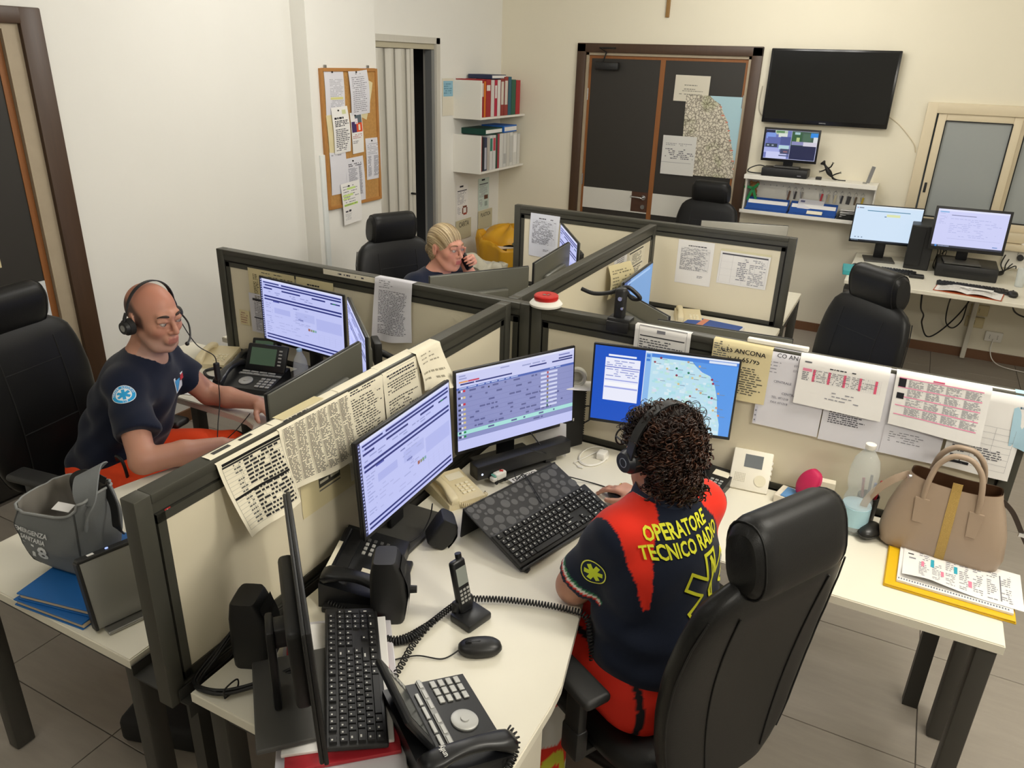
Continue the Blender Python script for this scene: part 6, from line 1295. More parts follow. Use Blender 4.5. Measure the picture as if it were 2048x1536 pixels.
for a, b, c in (((-0.055, 0, 0.085), (-0.03, 0, 0.10), (-0.02, 0, 0.125)), ((-0.06, 0, 0.08), (-0.085, 0, 0.065), (-0.10, 0, 0.06)), ((-0.005, 0, 0.035), (0.02, 0, 0.05), (0.045, 0, 0.06)), ((-0.01, 0, 0.03), (0.0, 0, 0.012), (0.02, 0, 0.006))):
    g.tube(catmull([a, b, c], 4), 0.0055, 6); c = Vector(c)
    for q in (-0.6, 0, 0.6): d = (c-Vector(b)).normalized(); d = Matrix.Rotation(q, 3, 'Y') @ d; g.tube([c, c+d*0.014], 0.002, 5)
g.obj('body', mat('iron_black', '#1a1918', 0.5, 0.3), liz, 60)
tag(MB().rbox((-0.70, WY-0.14, 1.312), (0.045, 0.03, 0.022), 0.004).obj('small_box', mat('box_dark', '#2b2a28', 0.5), None), 'tiny dark box beside the lizard on the key shelf', 'box')
rm = thing('metal_clip', 'bent strip of brushed metal standing on the key shelf', 'metal strip', (-0.345, WY-0.09, 1.30))
MB().box((0.02, 0, 0.065), (0.028, 0.01, 0.13), rmat(0, 0.18, 0)).box((-0.01, -0.02, 0.004), (0.03, 0.05, 0.006)).obj('strip', m_steel, rm)
# crucifix foot showing at the top of the picture
cr = thing('wall_crucifix', 'wooden crucifix high on the back wall above the double door', 'crucifix', (-2.127, WY, 2.48))
MB().rbox((0, -0.012, 0.16), (0.03, 0.022, 0.32), 0.003).rbox((0, -0.0125, 0.22), (0.17, 0.02, 0.03), 0.003).obj('cross', mat('cross_wood', '#8f6a34', 0.5), cr)
# ---- papers and map on the double door
yD = WY+0.006
sheet('cream notice with four typed lines on the double door', flat((-2.005, yD, 2.04), (1, 0, -0.01), (-0.01, 0, -1), 0.30, 0.208), words(0.28, 0.32, 0.72, 0.62, 2, '#8a887c', 0.95, 0.25, 0.05) + words(0.15, 0.55, 0.85, 0.8, 2, '#8a887c', 0.95, 0.25, 0.05, 0.1), m=mat('paper_ivory', '#d3cdbc', 0.85))
def map_mat():
    m = bpy.data.materials.new('road_map_print'); m.use_nodes = True; nt = m.node_tree; b = nt.nodes['Principled BSDF']; b.inputs['Roughness'].default_value = 0.7
    tc = nt.nodes.new('ShaderNodeTexCoord'); nz = nt.nodes.new('ShaderNodeTexNoise'); nz.inputs['Scale'].default_value = 30
    mixv = nt.nodes.new('ShaderNodeMixRGB'); mixv.inputs[0].default_value = 0.04
    nt.links.new(tc.outputs['Object'], nz.inputs['Vector']); nt.links.new(tc.outputs['Object'], mixv.inputs[1]); nt.links.new(nz.outputs['Color'], mixv.inputs[2])
    v = nt.nodes.new('ShaderNodeTexVoronoi'); v.feature = 'DISTANCE_TO_EDGE'; v.inputs['Scale'].default_value = 38; nt.links.new(mixv.outputs[0], v.inputs['Vector'])
    r = nt.nodes.new('ShaderNodeValToRGB'); r.color_ramp.elements[0].position = 0.0; r.color_ramp.elements[0].color = lin('#6f665a')+(1,); r.color_ramp.elements[1].position = 0.16; r.color_ramp.elements[1].color = lin('#d3ccba')+(1,)
    nt.links.new(v.outputs['Distance'], r.inputs[0])
    n2 = nt.nodes.new('ShaderNodeTexNoise'); n2.inputs['Scale'].default_value = 6; nt.links.new(tc.outputs['Object'], n2.inputs['Vector'])
    r2 = nt.nodes.new('ShaderNodeValToRGB'); r2.color_ramp.elements[0].position = 0.55; r2.color_ramp.elements[1].position = 0.7; r2.color_ramp.elements[0].color = (0, 0, 0, 1); r2.color_ramp.elements[1].color = (0.6, 0.6, 0.6, 1); nt.links.new(n2.outputs['Fac'], r2.inputs[0])
    mx = nt.nodes.new('ShaderNodeMixRGB'); mx.blend_type = 'MULTIPLY'; mx.inputs[2].default_value = lin('#b9c69a')+(1,)
    nt.links.new(r2.outputs[0], mx.inputs[0]); nt.links.new(r.outputs[0], mx.inputs[1])
    nt.links.new(mx.outputs[0], b.inputs['Base Color']); return m
Smap = flat((-1.897, yD-0.001, 1.885), (1, 0, 0), (0.03, 0, -1), 0.49, 0.66)
mo = sheet('large road map with blue sea taped on the double door', Smap, [], 6, 8, map_mat(), 'road_map', 'map')
cm_ = CM(); coast = [(0.42, 0.0), (0.50, 0.05), (0.62, 0.10), (0.68, 0.2), (0.75, 0.28), (0.80, 0.38), (0.84, 0.5), (0.89, 0.62), (0.93, 0.75), (0.97, 0.85), (1.0, 0.93)]
for (a, va), (b, vb) in zip(coast, coast[1:]): cm_.add([Smap(a, va)+Vector((0, -0.0006, 0)), Smap(b, vb)+Vector((0, -0.0006, 0)), Smap(1, vb)+Vector((0, -0.0006, 0)), Smap(1, va)+Vector((0, -0.0006, 0))][::-1], '#a9c9d3')
layer(cm_, Smap, [(a-0.01-0.03*rnd.random(), v+0.02, a+0.02, v+0.035, '#c97a6a') for a, v in coast[2:]] + [(0.1+0.7*rnd.random(), rnd.random()*0.95, 0.0, 0.0, '#c98a7a') for _ in range(0)], 0.001)
cm_.obj('print', ink, mo)
sheet('white typed plan in a plastic sleeve on the double door', flat((-2.06, yD-0.004, 1.545), (1, 0, 0), (0.01, 0, -1), 0.30, 0.33), words(0.1, 0.18, 0.95, 0.26, 2, '#8d8d90', 0.8, 0.4) + words(0.1, 0.32, 0.95, 0.6, 6, '#6d6d74', 0.6, 0.5, 0.06) + [(0.0, 0.68, 0.9, 0.69, '#9a9a9e')], m=mat('paper_sleeve', '#d3d2cd', 0.4))

# ---- things on the wall desk
pt = thing('tower_computer', 'black tower computer behind the white lit monitor on the wall desk', 'computer', (0.13, 6.66, DH))
MB().rbox((0, 0, 0.165), (0.17, 0.38, 0.33), 0.006).obj('case', m_black, pt); MB().rbox((-0.03, -0.193, 0.17), (0.1, 0.01, 0.28), 0.003).obj('front', m_black2, pt)
pb = thing('document_box', 'flat black computer lying under the thick framed monitor', 'computer', (0.46, 6.52, DH))
MB().rbox((0, 0, 0.048), (0.40, 0.34, 0.096), 0.008).obj('case', m_black, pb, 40); MB().box((0, -0.1705, 0.05), (0.3, 0.002, 0.02)).obj('drive_bay', m_black2, pb)
tag(MB().rbox((0.42, 6.40, DH+0.101), (0.15, 0.03, 0.006), 0.002, rotz(-0.06)).obj('paper_slip', m_paper), 'white paper slip lying on the flat black computer', 'paper')
dy = thing('open_diary', 'open diary lying on the edge of the wall desk', 'diary', (0.475, 5.955, DH), math.radians(-8))
for s_ in (-1, 1):
    MB().surf(lambda u, v, s_=s_: Vector((s_*u*0.2, (v-0.5)*0.19, 0.006+0.018*math.sin(PI*min(1, u*1.1+0.05))*(1-u*0.5))), 10, 3).obj('page_block', m_paper, dy, 180)
    MB().box((s_*0.103, 0, 0.003), (0.206, 0.2, 0.004)).obj('cover', mat('diary_cover', '#b5562e', 0.6), dy)
cm_ = CM()
for s_ in (-1, 1): layer(cm_, lambda u, v, s_=s_: Vector((s_*0.2*(u if s_ > 0 else 1-u), (0.5-v)*0.19, 0.0068+0.018*math.sin(PI*min(1, (u if s_ > 0 else 1-u)*1.1+0.05))*(1-(u if s_ > 0 else 1-u)*0.5))), words(0.1, 0.1, 0.9, 0.9, 12, '#b9b4a8', 0.8, 0.25), 0.0006)
cm_.obj('print', ink, dy)
tag(MB().box((0.52, 5.97, DH+0.031), (0.2, 0.035, 0.003), rotz(-0.14)).obj('paper_slip', m_paper), 'folded white sheet lying across the open diary', 'paper')
tag(MB().rbox((-0.27, 6.10, DH+0.018), (0.16, 0.22, 0.036), 0.004, rotz(0.1)).obj('teal_box', mat('teal_card', '#3fa8ad', 0.5)), 'teal cardboard box at the end of the wall desk', 'box')
mo_ = thing('mobile_phone', 'black phone-sized card reader on the wall desk behind the chair', 'device', (0.145, 6.20, DH), 0.05)
MB().rbox((0, 0, 0.012), (0.10, 0.06, 0.024), 0.006).obj('body', m_black, mo_, 40); MB().box((0, -0.005, 0.0245), (0.08, 0.035, 0.001)).obj('screen', mat('dark_glass', '#15181a', 0.1), mo_)
gl = thing('water_glass', 'clear plastic cup at the end of the wall desk', 'cup', (0.80, 6.35, DH)); MB().lathe([(0.028, 0), (0.036, 0.13), (0.0345, 0.13), (0.027, 0.004), (0, 0.004)], 24).obj('cup', glass('clear_plastic', (0.93, 0.95, 0.95), 0.05, 0.3), gl, 60)
def socket(label, x, z, w, h, n, m):
    t = thing('wall_socket', label, 'socket', (x, WY, z))
    MB().rbox((0, -0.012, 0), (w, 0.024, h), 0.005).obj('plate', m, t)
    for k in range(n):
        cx = (k-(n-1)/2)*w/n*0.9
        for dz in (-0.012, 0, 0.012): MB().cyl((cx, -0.0245, dz), (cx, -0.026, dz), 0.003, n=8).obj('pin_hole', m_black2, t)
    return t
m_ivo = mat('socket_ivory', '#cdbf94', 0.5)
socket('ivory double socket low on the wall under the wall desk', 0.655, 0.40, 0.13, 0.085, 1, m_ivo); socket('lower ivory socket with inserted plug under the wall desk', 0.645, 0.30, 0.13, 0.085, 1, m_ivo); socket('white socket plate near the floor under the wall desk', 0.80, 0.205, 0.12, 0.08, 2, m_white)
sk = socket('white wall socket panel above the wall desk beside the thick framed monitor', 0.80, 0.88, 0.19, 0.24, 1, m_white)
for k, z in enumerate((0.06, -0.03)): MB().cyl((0.02, -0.024, z), (0.02, -0.06, z), 0.022, n=14).obj('plug', m_white if k == 0 else m_black, sk, 40)
cable('black cable hanging in a long loop under the wall desk', [(0.20, 5.95, 0.70), (0.22, 6.1, 0.55), (0.26, 6.4, 0.42), (0.27, 6.6, 0.30), (0.33, 6.75, 0.16), (0.40, 6.8, 0.18), (0.50, 6.8, 0.33), (0.56, 6.75, 0.50), (0.55, 6.6, 0.70)], 0.006)
cable('second black cable looping under the wall desk', [(0.44, 6.3, 0.70), (0.42, 6.6, 0.52), (0.44, 6.78, 0.30), (0.50, 6.82, 0.24), (0.55, 6.8, 0.32), (0.55, 6.7, 0.5), (0.56, 6.5, 0.70)], 0.005)
cable('black cable sagging to the right under the wall desk', [(0.78, 6.3, 0.70), (0.85, 6.6, 0.5), (1.0, 6.75, 0.42), (1.25, 6.8, 0.4)], 0.006)
cable('white cable dropping from the low socket along the floor', [(0.80, WY-0.03, 0.19), (0.80, WY-0.06, 0.1), (0.84, WY-0.1, 0.03), (0.95, WY-0.15, 0.008), (1.3, WY-0.2, 0.006)], 0.004, m_white)
for k in range(4):
    cable('tangled black cable behind the wall desk screens', [(0.20+0.03*k, 6.74, 0.95-0.04*k), (0.26+0.02*k, 6.72, 0.86), (0.25+0.02*k, 6.62, 0.755+0.004*k), (0.30+0.03*k, 6.5, 0.75), (0.34+0.02*k, 6.74, 0.80)], 0.0035, group='tangled cables on the wall desk')
for k in range(4):
    cable('black cord drooping from the wall socket panel onto the wall desk', [(0.72+0.03*k, WY-0.05, 0.86-0.03*k), (0.70+0.03*k, 6.76, 0.80), (0.72, 6.66+0.03*k, 0.755), (0.66-0.02*k, 6.58, 0.75)], 0.0045, group='cords at the socket panel')
# ================================================================ BAGS, FOLDERS, BOTTLES
m_taupe = mat('taupe_leather', '#a08c78', 0.42, bump=0.06, bscale=260)
m_brown = mat('bag_lining', '#5a3a22', 0.7)
hb = thing('handbag', 'taupe leather handbag with gold glitter strip standing on the desk', 'handbag', (0.292, 2.395, DH), math.radians(-6))
def bag_shell(mb, prof, e=4.0, n=48, sag=0.012):
    """open shell; prof = (z, half width x, half depth y)"""
    pts = []
    for z, a, b in prof:
        for k in range(n):
            t = 2*PI*k/n; ct, st = math.cos(t), math.sin(t); x = a*math.copysign(abs(ct)**(2/e), ct); y = b*math.copysign(abs(st)**(2/e), st)
            pts.append(Vector((x, y, z+(sag*(1-abs(x/a)**2)*-1 if z > prof[-1][0]*0.9 else 0))))
    fs = [(i*n+k, i*n+(k+1) % n, (i+1)*n+(k+1) % n, (i+1)*n+k) for i in range(len(prof)-1) for k in range(n)]; fs.append(tuple(range(n-1, -1, -1)))
    return mb.add(pts, fs)
pf = [(0.0, 0.148, 0.055), (0.012, 0.163, 0.066), (0.06, 0.172, 0.074), (0.12, 0.165, 0.070), (0.18, 0.148, 0.060), (0.235, 0.128, 0.050), (0.262, 0.122, 0.046)]
bo = bag_shell(MB(), pf).obj('body', m_taupe, hb, 60)
inn = MB(); bag_shell(inn, [(z+0.004, a-0.005, b-0.005) for z, a, b in pf[:-1]]+[(0.2615, 0.118, 0.042)]); inn.f = [f[::-1] for f in inn.f]; inn.obj('lining', m_brown, bo, 60)
def front_y(z): return -float(np.interp(z, [p[0] for p in pf], [p[2] for p in pf]))
MB().ribbon([(0.006+0.02*(0.26-z), front_y(z)-0.0015, z) for z in np.linspace(0.008, 0.272, 14)], 0.026, 0.002, (0, -1, 0)).obj('glitter_strip', mat('gold_glitter', '#b89a5a', 0.35, 0.8, noise=0.6, nscale=700, bump=0.8, bscale=900), hb)
for y in (-1, 1):
    yy = y*0.052; hnd = MB().tube(catmull([(-0.072, yy, 0.19), (-0.070, yy, 0.25), (-0.058, yy*0.8, 0.31), (-0.03, yy*0.7, 0.345), (0.0, yy*0.65, 0.352), (0.03, yy*0.7, 0.345), (0.058, yy*0.8, 0.31), (0.070, yy, 0.25), (0.072, yy, 0.19)], 6), 0.0085, 10).obj('handle', m_taupe, hb, 80)
    for x in (-1, 1):
        tb = MB(); zz0, zz1 = 0.125, 0.20
        tb.add([(x*0.072-0.013, y*(abs(front_y(zz0))+0.003), zz0), (x*0.072+0.013, y*(abs(front_y(zz0))+0.003), zz0), (x*0.072+0.019, y*(abs(front_y(zz1))+0.004), zz1), (x*0.072-0.019, y*(abs(front_y(zz1))+0.004), zz1), (x*0.072-0.013, y*(abs(front_y(zz0))-0.002), zz0), (x*0.072+0.013, y*(abs(front_y(zz0))-0.002), zz0), (x*0.072+0.019, y*(abs(front_y(zz1))-0.002), zz1), (x*0.072-0.019, y*(abs(front_y(zz1))-0.002), zz1)], [(0,1,2,3),(7,6,5,4),(0,4,5,1),(1,5,6,2),(2,6,7,3),(3,7,4,0)]); tb.obj('tab', m_taupe, hnd)
MB().ribbon(catmull([(-0.125, 0, 0.24), (-0.16, -0.02, 0.22), (-0.20, -0.03, 0.17), (-0.225, -0.03, 0.11), (-0.22, -0.02, 0.05), (-0.19, -0.01, 0.012), (-0.168, 0.0, 0.012)], 6), 0.022, 0.004, (0, -1, 0.2)).obj('shoulder_strap', m_taupe, hb, 60)
st = MB().ribbon(catmull([(0.125, 0, 0.235), (0.16, 0.01, 0.20), (0.20, 0.03, 0.13), (0.24, 0.05, 0.06), (0.28, 0.06, -0.02)], 6), 0.014, 0.004, (0, -1, 0.2)).obj('strap_end', mat('strap_dark', '#3a2e26', 0.5), hb, 60)
MB().rbox((0.20, 0.028, 0.13), (0.022, 0.008, 0.014), 0.002).obj('buckle', m_chrome, st)
MB().cyl((-0.118, -0.035, 0.25), (-0.125, -0.04, 0.25), 0.006, n=10).obj('stud', m_chrome, hb)
# yellow folder with notebook and printouts
yf = thing('document_folder', 'yellow folder under spiral notebook and marked printouts at the desk end', 'folder', (0.325, 2.255, DH), math.radians(-1))
MB().rbox((0, -0.01, 0.004), (0.335, 0.235, 0.006), 0.002).rbox((0, -0.02, 0.010), (0.33, 0.215, 0.004), 0.001).obj('cover', mat('folder_yellow', '#e2b512', 0.45), yf)
nb = MB().rbox((0.012, 0.0, 0.0165), (0.295, 0.21, 0.008), 0.001).obj('notebook', m_paper, yf)
dots = CM(); layer(dots, flat((-0.135, -0.088, 0.0208), (1, 0, 0), (0, -1, 0), 0.29, 0.012), [(0.01+i*0.0245, 0.2, 0.022+i*0.0245, 0.8, '#6d7484') for i in range(40)], 0.0004); dots.obj('binding_holes', ink, nb)
def SP(u, v):
    x = -0.135+0.31*u; y = 0.105-0.19*v; lift = 0.020*max(0, (v-0.55)/0.45)**1.3*(1-u)**0.6*max(0, 1-2.2*abs(u-0.22)) if v > 0.55 else 0
    return Vector((x+0.01, y, 0.0225+lift+0.006*(1-v)*0))
its = [(0.04, 0.25, 0.09, 0.28, K), (0.05, 0.36, 0.11, 0.40, '#8a8a92')] + sum([words(0.14+c*0.115, 0.15, 0.14+c*0.115+0.09, 0.92, 14, '#8f8f98', 0.75, 0.4, 0.03, 0.3) for c in range(7)], []) + [(0.24, 0.28, 0.27, 0.5, '#3aa6bd'), (0.44, 0.3, 0.47, 0.5, '#3aa6bd'), (0.16, 0.4, 0.185, 0.55, '#e7859f'), (0.33, 0.55, 0.355, 0.72, '#e7859f'), (0.56, 0.6, 0.59, 0.78, '#e7859f'), (0.82, 0.2, 0.83, 0.9, '#77777f')]
pm = MB(); pm.surf(SP, 17, 13); pm.f = [f[::-1] for f in pm.f]; pg = pm.obj('printout', m_paper, yf, 180)
cmx = CM(); layer(cmx, SP, its, 0.0006, 10, 8); cmx.obj('print', ink, pg)
# water bottles
m_pet = glass('pet_clear', (0.93, 0.96, 0.97), 0.03, 0.22); m_water = glass('water', (0.86, 0.93, 0.95), 0.02, 0.35)
def bottle(label, loc, h, r, cap, label_col, s=1.0, waist=True):
    t = thing('water_bottle', label, 'water bottle', loc)
    pr_ = [(r*0.6, 0), (r*0.92, 0.006), (r, 0.02), (r, h*0.36), (r*0.86, h*0.43), (r*0.78, h*0.46), (r*0.9, h*0.5), (r, h*0.58), (r*1.0, h*0.70), (r*0.85, h*0.82), (r*0.5, h*0.90), (r*0.3, h*0.935), (r*0.3, h*0.96)] if waist else [(r*0.6, 0), (r*0.95, 0.006), (r, 0.02), (r, h*0.62), (r*0.8, h*0.78), (r*0.4, h*0.9), (r*0.36, h*0.95)]
    MB().lathe(pr_, 32).obj('bottle', m_pet, t, 70)
    MB().lathe([(r*0.33, h*0.945), (r*0.36, h*0.95), (r*0.36, h*0.995), (r*0.30, h)], 24).obj('cap', cap, t, 50)
    MB().lathe([(r*1.006, h*0.10), (r*1.008, h*0.30)], 32).obj('label', mat('bottle_label', label_col, 0.5), t, 60)
    MB().lathe([(r*0.6, 0.004), (r*0.96, 0.02), (r*0.96, h*0.32), (0, h*0.32)], 32).obj('water', m_water, t, 70)
    return t
bottle('tall clear water bottle with white cap standing beside the handbag', (0.045, 2.40, DH), 0.315, 0.044, m_white, '#a9cfdc')
bottle('small water bottle with blue cap on the bald man\'s desk', (-2.20, 2.32, DH), 0.21, 0.032, mat('cap_blue', '#9fc3de', 0.4), '#c9dbe6', waist=False)
# pink pencil case leaning on a box
bxx = thing('tissue_box', 'white and blue cardboard box under the pink pencil case', 'box', (-0.145, 2.475, DH), math.radians(-12))
MB().rbox((0, 0, 0.016), (0.12, 0.085, 0.032), 0.003).obj('box', mat('carton_white', '#e6ddcb', 0.6), bxx); MB().rbox((0.008, -0.004, 0.034), (0.095, 0.07, 0.006), 0.002).obj('lid_print', mat('carton_blue', '#5e93c8', 0.5), bxx)
pk = thing('pencil_case', 'pink zipped pencil case standing askew on a small box', 'pencil case', (-0.135, 2.475, DH+0.037), math.radians(-30))
g = MB(); g.xf = Matrix.Rotation(math.radians(20), 4, 'Y') @ Matrix.Rotation(math.radians(-12), 4, 'X'); secs = []
for i in range(13):
    q = i/12; z = 0.005+q*0.105; k = math.sin(PI*min(0.97, max(0.06, q*0.9+0.05)))**0.45; secs.append(((0, 0, z), (0.036*k, 0, 0), (0, 0.024*k, 0)))
loft(g, secs, 28, 2.6); po = g.obj('pouch', mat('pink_cloth', '#c81e55', 0.6, bump=0.2, bscale=500), pk, 70)
g = MB(); g.xf = Matrix.Rotation(math.radians(20), 4, 'Y') @ Matrix.Rotation(math.radians(-12), 4, 'X')
for s_ in (-0.004, 0.004): g.tube([(0.0365*math.sin(PI*min(0.97, max(0.06, q*0.9+0.05)))**0.45, s_, 0.005+q*0.105) for q in np.linspace(0.05, 0.98, 14)], 0.0016, 5)
g.obj('zip', mat('zip_pink', '#e04a78', 0.4), po)
sbx = thing('medicine_box', 'small white carton with printed seal behind the chair headrest', 'box', (-0.055, 2.505, DH), math.radians(4))
MB().rbox((0, 0, 0.05), (0.05, 0.028, 0.10), 0.002).obj('carton', m_paperc, sbx); cmx = CM(); layer(cmx, flat((-0.024, -0.0143, 0.098), (1, 0, 0), (0, 0, -1), 0.048, 0.096), [(0.35, 0.3, 0.65, 0.42, '#4a4a7a'), (0.42, 0.33, 0.58, 0.39, '#d8d8e8')] + words(0.12, 0.5, 0.9, 0.92, 6, '#8a88a0', 0.9, 0.5, 0.1), 0.0005); cmx.obj('print', ink, sbx)
cp = thing('pen_cup', 'dark pen cup with pens behind the tall water bottle', 'pen cup', (0.075, 2.495, DH))
MB().lathe([(0.030, 0), (0.034, 0.09), (0.031, 0.09), (0.028, 0.004), (0, 0.004)], 24).obj('cup', m_black, cp, 50)
for k, c in enumerate(('#b02a34', '#2a2a2e', '#8a2238', '#3a5a8a')):
    a = k*1.7; MB().cyl((0.012*math.cos(a), 0.012*math.sin(a), 0.006), (0.028*math.cos(a), 0.028*math.sin(a), 0.15), 0.0045, n=8).obj('pen', mat('pen_'+c.strip('#'), c, 0.4), cp, 50)
gc = thing('glasses_case', 'black hard glasses case between bottle and handbag strap', 'glasses case', (0.098, 2.385, DH), math.radians(70))
MB().sphere((0, 0, 0.024), (0.052, 0.031, 0.024), 20, 12).obj('case', mat('case_black', '#1e1e1c', 0.35), gc, 80); MB().tube([(0.0525*math.cos(a), 0.0315*math.sin(a), 0.024) for a in np.linspace(0, 2*PI, 25)[:-1]], 0.0012, 5, closed=True).obj('seam', m_seam, gc, 60)
# grey cloth bag on blue folders (man's desk)
for k, (lb, z, rz, cx, cy) in enumerate((('blue document folder, lower of two under the grey bag', DH, 0.10, -1.795, 1.035), ('blue document folder, upper of two under the grey bag', DH+0.021, 0.20, -1.80, 1.05))):
    fo = thing('document_folder', lb, 'folder', (cx, cy, z), rz)
    MB().rbox((0, 0, 0.002), (0.245, 0.32, 0.004), 0.001).rbox((0.0, 0, 0.018), (0.245, 0.32, 0.004), 0.001).obj('cover', mat('folder_blue2', '#1f66ad', 0.4), fo); MB().rbox((0.004, 0.0, 0.010), (0.24, 0.315, 0.010), 0.002).obj('papers', mat('paper_tan', '#cbb89c', 0.8), fo)
MB().bx(-0.05, 0.05, 0.06, 0.11, 0.0201, 0.0206).obj('name_label', mat('label_peach', '#c9a284', 0.7), fo)
gb = thing('cloth_bag', 'grey cloth bag printed EMERGENZA SANITARIA 118, open at the top', 'bag', (-1.885, 1.045, DH+0.042), math.radians(8))
m_gcl = mat('grey_cordura', '#76797a', 0.75, bump=0.25, bscale=700); m_gin = mat('grey_inner', '#8f8a82', 0.8)
def GB(u, v):
    t = 2*PI*u; ct, st = math.cos(t), math.sin(t); e = 2/4.2; z = 0.215*v
    a = float(np.interp(v, [0, 0.08, 0.4, 0.75, 1], [0.088, 0.105, 0.128, 0.132, 0.126])); b = float(np.interp(v, [0, 0.08, 0.4, 0.75, 1], [0.058, 0.07, 0.084, 0.082, 0.074]))
    x = a*math.copysign(abs(ct)**e, ct); y = b*math.copysign(abs(st)**e, st); fold = 0.006*math.sin(9*t+5*v)*v+0.005*math.sin(4*t-11*v)
    zz = z+(0.030*math.cos(t-0.3)*v*v) - 0.02*v*(1 if st < -0.6 else 0)*max(0, -st)
    return Vector((x*(1+fold*4), y*(1+fold*5)-0.02*v*v*0, zz))
g = MB(); n_ = 56; g.surf(GB, n_, 18, True); g.f.append(list(range(n_-1, -1, -1))); g.mi.append(0); go = g.obj('body', m_gcl, gb, 80)
g = MB(); g.surf(lambda u, v: GB(u, v)*0.955+Vector((0, 0, 0.012)), n_, 18, True); g.f = [f[::-1] for f in g.f]; g.obj('lining', m_gin, go, 80)
MB().tube([GB(k/60, 1.0) for k in range(60)], 0.004, 6, closed=True).obj('rim_binding', mat('grey_binding', '#8d8f8e', 0.7), go, 80)
MB().tube([GB(0.865, v) for v in np.linspace(0.02, 0.98, 14)], 0.0028, 5).tube([GB(0.635, v) for v in np.linspace(0.02, 0.98, 14)], 0.0028, 5).obj('side_seam', mat('seam_grey', '#4a4c4c', 0.7), go, 60)
MB().ribbon(catmull([(0.02, 0.075, 0.19), (0.03, 0.085, 0.245), (0.06, 0.04, 0.275), (0.10, -0.01, 0.265), (0.125, -0.04, 0.225), (0.128, -0.05, 0.17)], 6), 0.075, 0.004, (-0.4, -0.2, 1)).obj('top_flap', m_gcl, go, 80)
MB().ribbon(catmull([(-0.03, 0.06, 0.15), (-0.02, 0.05, 0.225), (0.03, 0.055, 0.255), (0.09, 0.06, 0.24)], 6), 0.02, 0.003, (0, -1, 0.3)).ribbon(catmull([(0.12, 0.03, 0.25), (0.15, 0.02, 0.2), (0.17, 0.0, 0.15), (0.16, 0.02, 0.12)], 6), 0.026, 0.004, (0, -1, 0.2)).obj('webbing_strap', m_cord, go, 60)
MB().box((0.0, -0.01, 0.175), (0.05, 0.03, 0.002), rmat(0.2, 0.1, 0.2)).obj('care_tag', m_paper, gb)
bv = BVHTree.FromPolygons([Vector(v.co) for v in go.data.vertices], [list(p.vertices) for p in go.data.polygons]) if False else None
# crumpled cloth behind the bag, plastic folder pile, far folder, boxes under the desks
cl_ = MB(); rr_ = random.Random(9)
cl_.surf(lambda u, v: Vector((-1.80+0.20*u, 1.30+0.15*v, DH+0.004+0.03*math.sin(PI*u)*math.sin(PI*v)*(1+0.5*math.sin(9*u+4*v))+0.006*math.sin(17*u-11*v)**2)), 22, 18)
tag(cl_.obj('folded_cloth', mat('cloth_white', '#d8d3c6', 0.9), None, 180), 'crumpled white cloth behind the grey bag', 'cloth')
fx = Vector((0.645, -0.764, 0)); fy = Vector((0.764, 0.645, 0))
pf_ = thing('plastic_folder', 'clear plastic folder stuffed with papers under the spare keyboard', 'folder', (-0.955, 1.045, DH), math.atan2(fx.y, fx.x))
MB().rbox((0.0, 0.0, 0.004), (0.50, 0.27, 0.008), 0.002).obj('paper_stack', m_paperg, pf_); MB().rbox((0.02, 0.01, 0.012), (0.47, 0.25, 0.006), 0.002).obj('sleeve', mat('plastic_sleeve', '#cfcdd2', 0.2), pf_); MB().rbox((0.0, 0.0, 0.0205), (0.44, 0.24, 0.009), 0.002, rotz(0.03)).obj('red_folder', mat('folder_red', '#a3222c', 0.45), pf_); MB().rbox((-0.01, 0.0, 0.0290), (0.40, 0.235, 0.008), 0.002, rotz(-0.02)).obj('white_sheets', m_paper, pf_)
sheet('timetable with yellow and green cells sticking out beside the spare keyboard', flat((-1.03, 1.235, DH+0.0335), tuple(fx), tuple(-fy), 0.30, 0.12), [(0.35, 0.0, 0.48, 0.12, '#a9c87a'), (0.5, 0.0, 0.72, 0.2, '#e3d84a'), (0.05, 0.02, 0.25, 0.14, '#e8df8a')] + grid(0.3, 0.0, 0.95, 0.6, 4, 6, '#b5b5b0', 0.003), 4, 4, m_paper)
fb_ = thing('document_folder', 'blue folder with orange label on the desk below the far cross screen', 'folder', (-0.86, 4.18, DH), math.radians(-6))
MB().rbox((0, 0, 0.022), (0.30, 0.20, 0.008), 0.002).obj('cover', mat('folder_blue', '#1c4d9c', 0.45), fb_); MB().rbox((0.006, 0.012, 0.010), (0.30, 0.21, 0.018), 0.002).obj('papers', m_paper, fb_); MB().box((-0.06, 0.0, 0.0265), (0.035, 0.19, 0.001)).obj('name_label', mat('label_orange', '#d98a6a', 0.6), fb_)
# grey steel box and drawer under the near desk
ub = thing('cable_box', 'grey junction box standing under the desk\'s near corner', 'box', (-1.02, 1.02, 0)); MB().rbox((0, 0, 0.22), (0.14, 0.22, 0.44), 0.006).obj('case', mat('case_grey', '#9a9a96', 0.5), ub); MB().rbox((0, -0.02, 0.455), (0.08, 0.10, 0.03), 0.004).obj('lid', m_steel, ub)
fpd = thing('footrest', 'black pedal lying on the floor below the bald man\'s desk', 'pedal', (-1.85, 1.22, 0), 0.3); MB().rbox((0, 0, 0.05), (0.28, 0.2, 0.1), 0.02).obj('body', m_black2, fpd, 50)
lnl = thing('paper_note', 'white note taped on the chair base beside the operator\'s leg', 'paper', (-0.50, 1.44, 0.30), 0.5); MB().box((0, 0, 0), (0.07, 0.002, 0.09), rmat(0.2, 0, 0)).obj('sheet', m_paper, lnl)
bg_ = MB().ribbon(catmull([(-2.0, 1.30, 0.012), (-1.93, 1.24, 0.02), (-1.86, 1.20, 0.03)], 5), 0.03, 0.006); tag(bg_.obj('floor_strap', m_black2), 'black strap lying on the tiles under the left desk', 'strap')
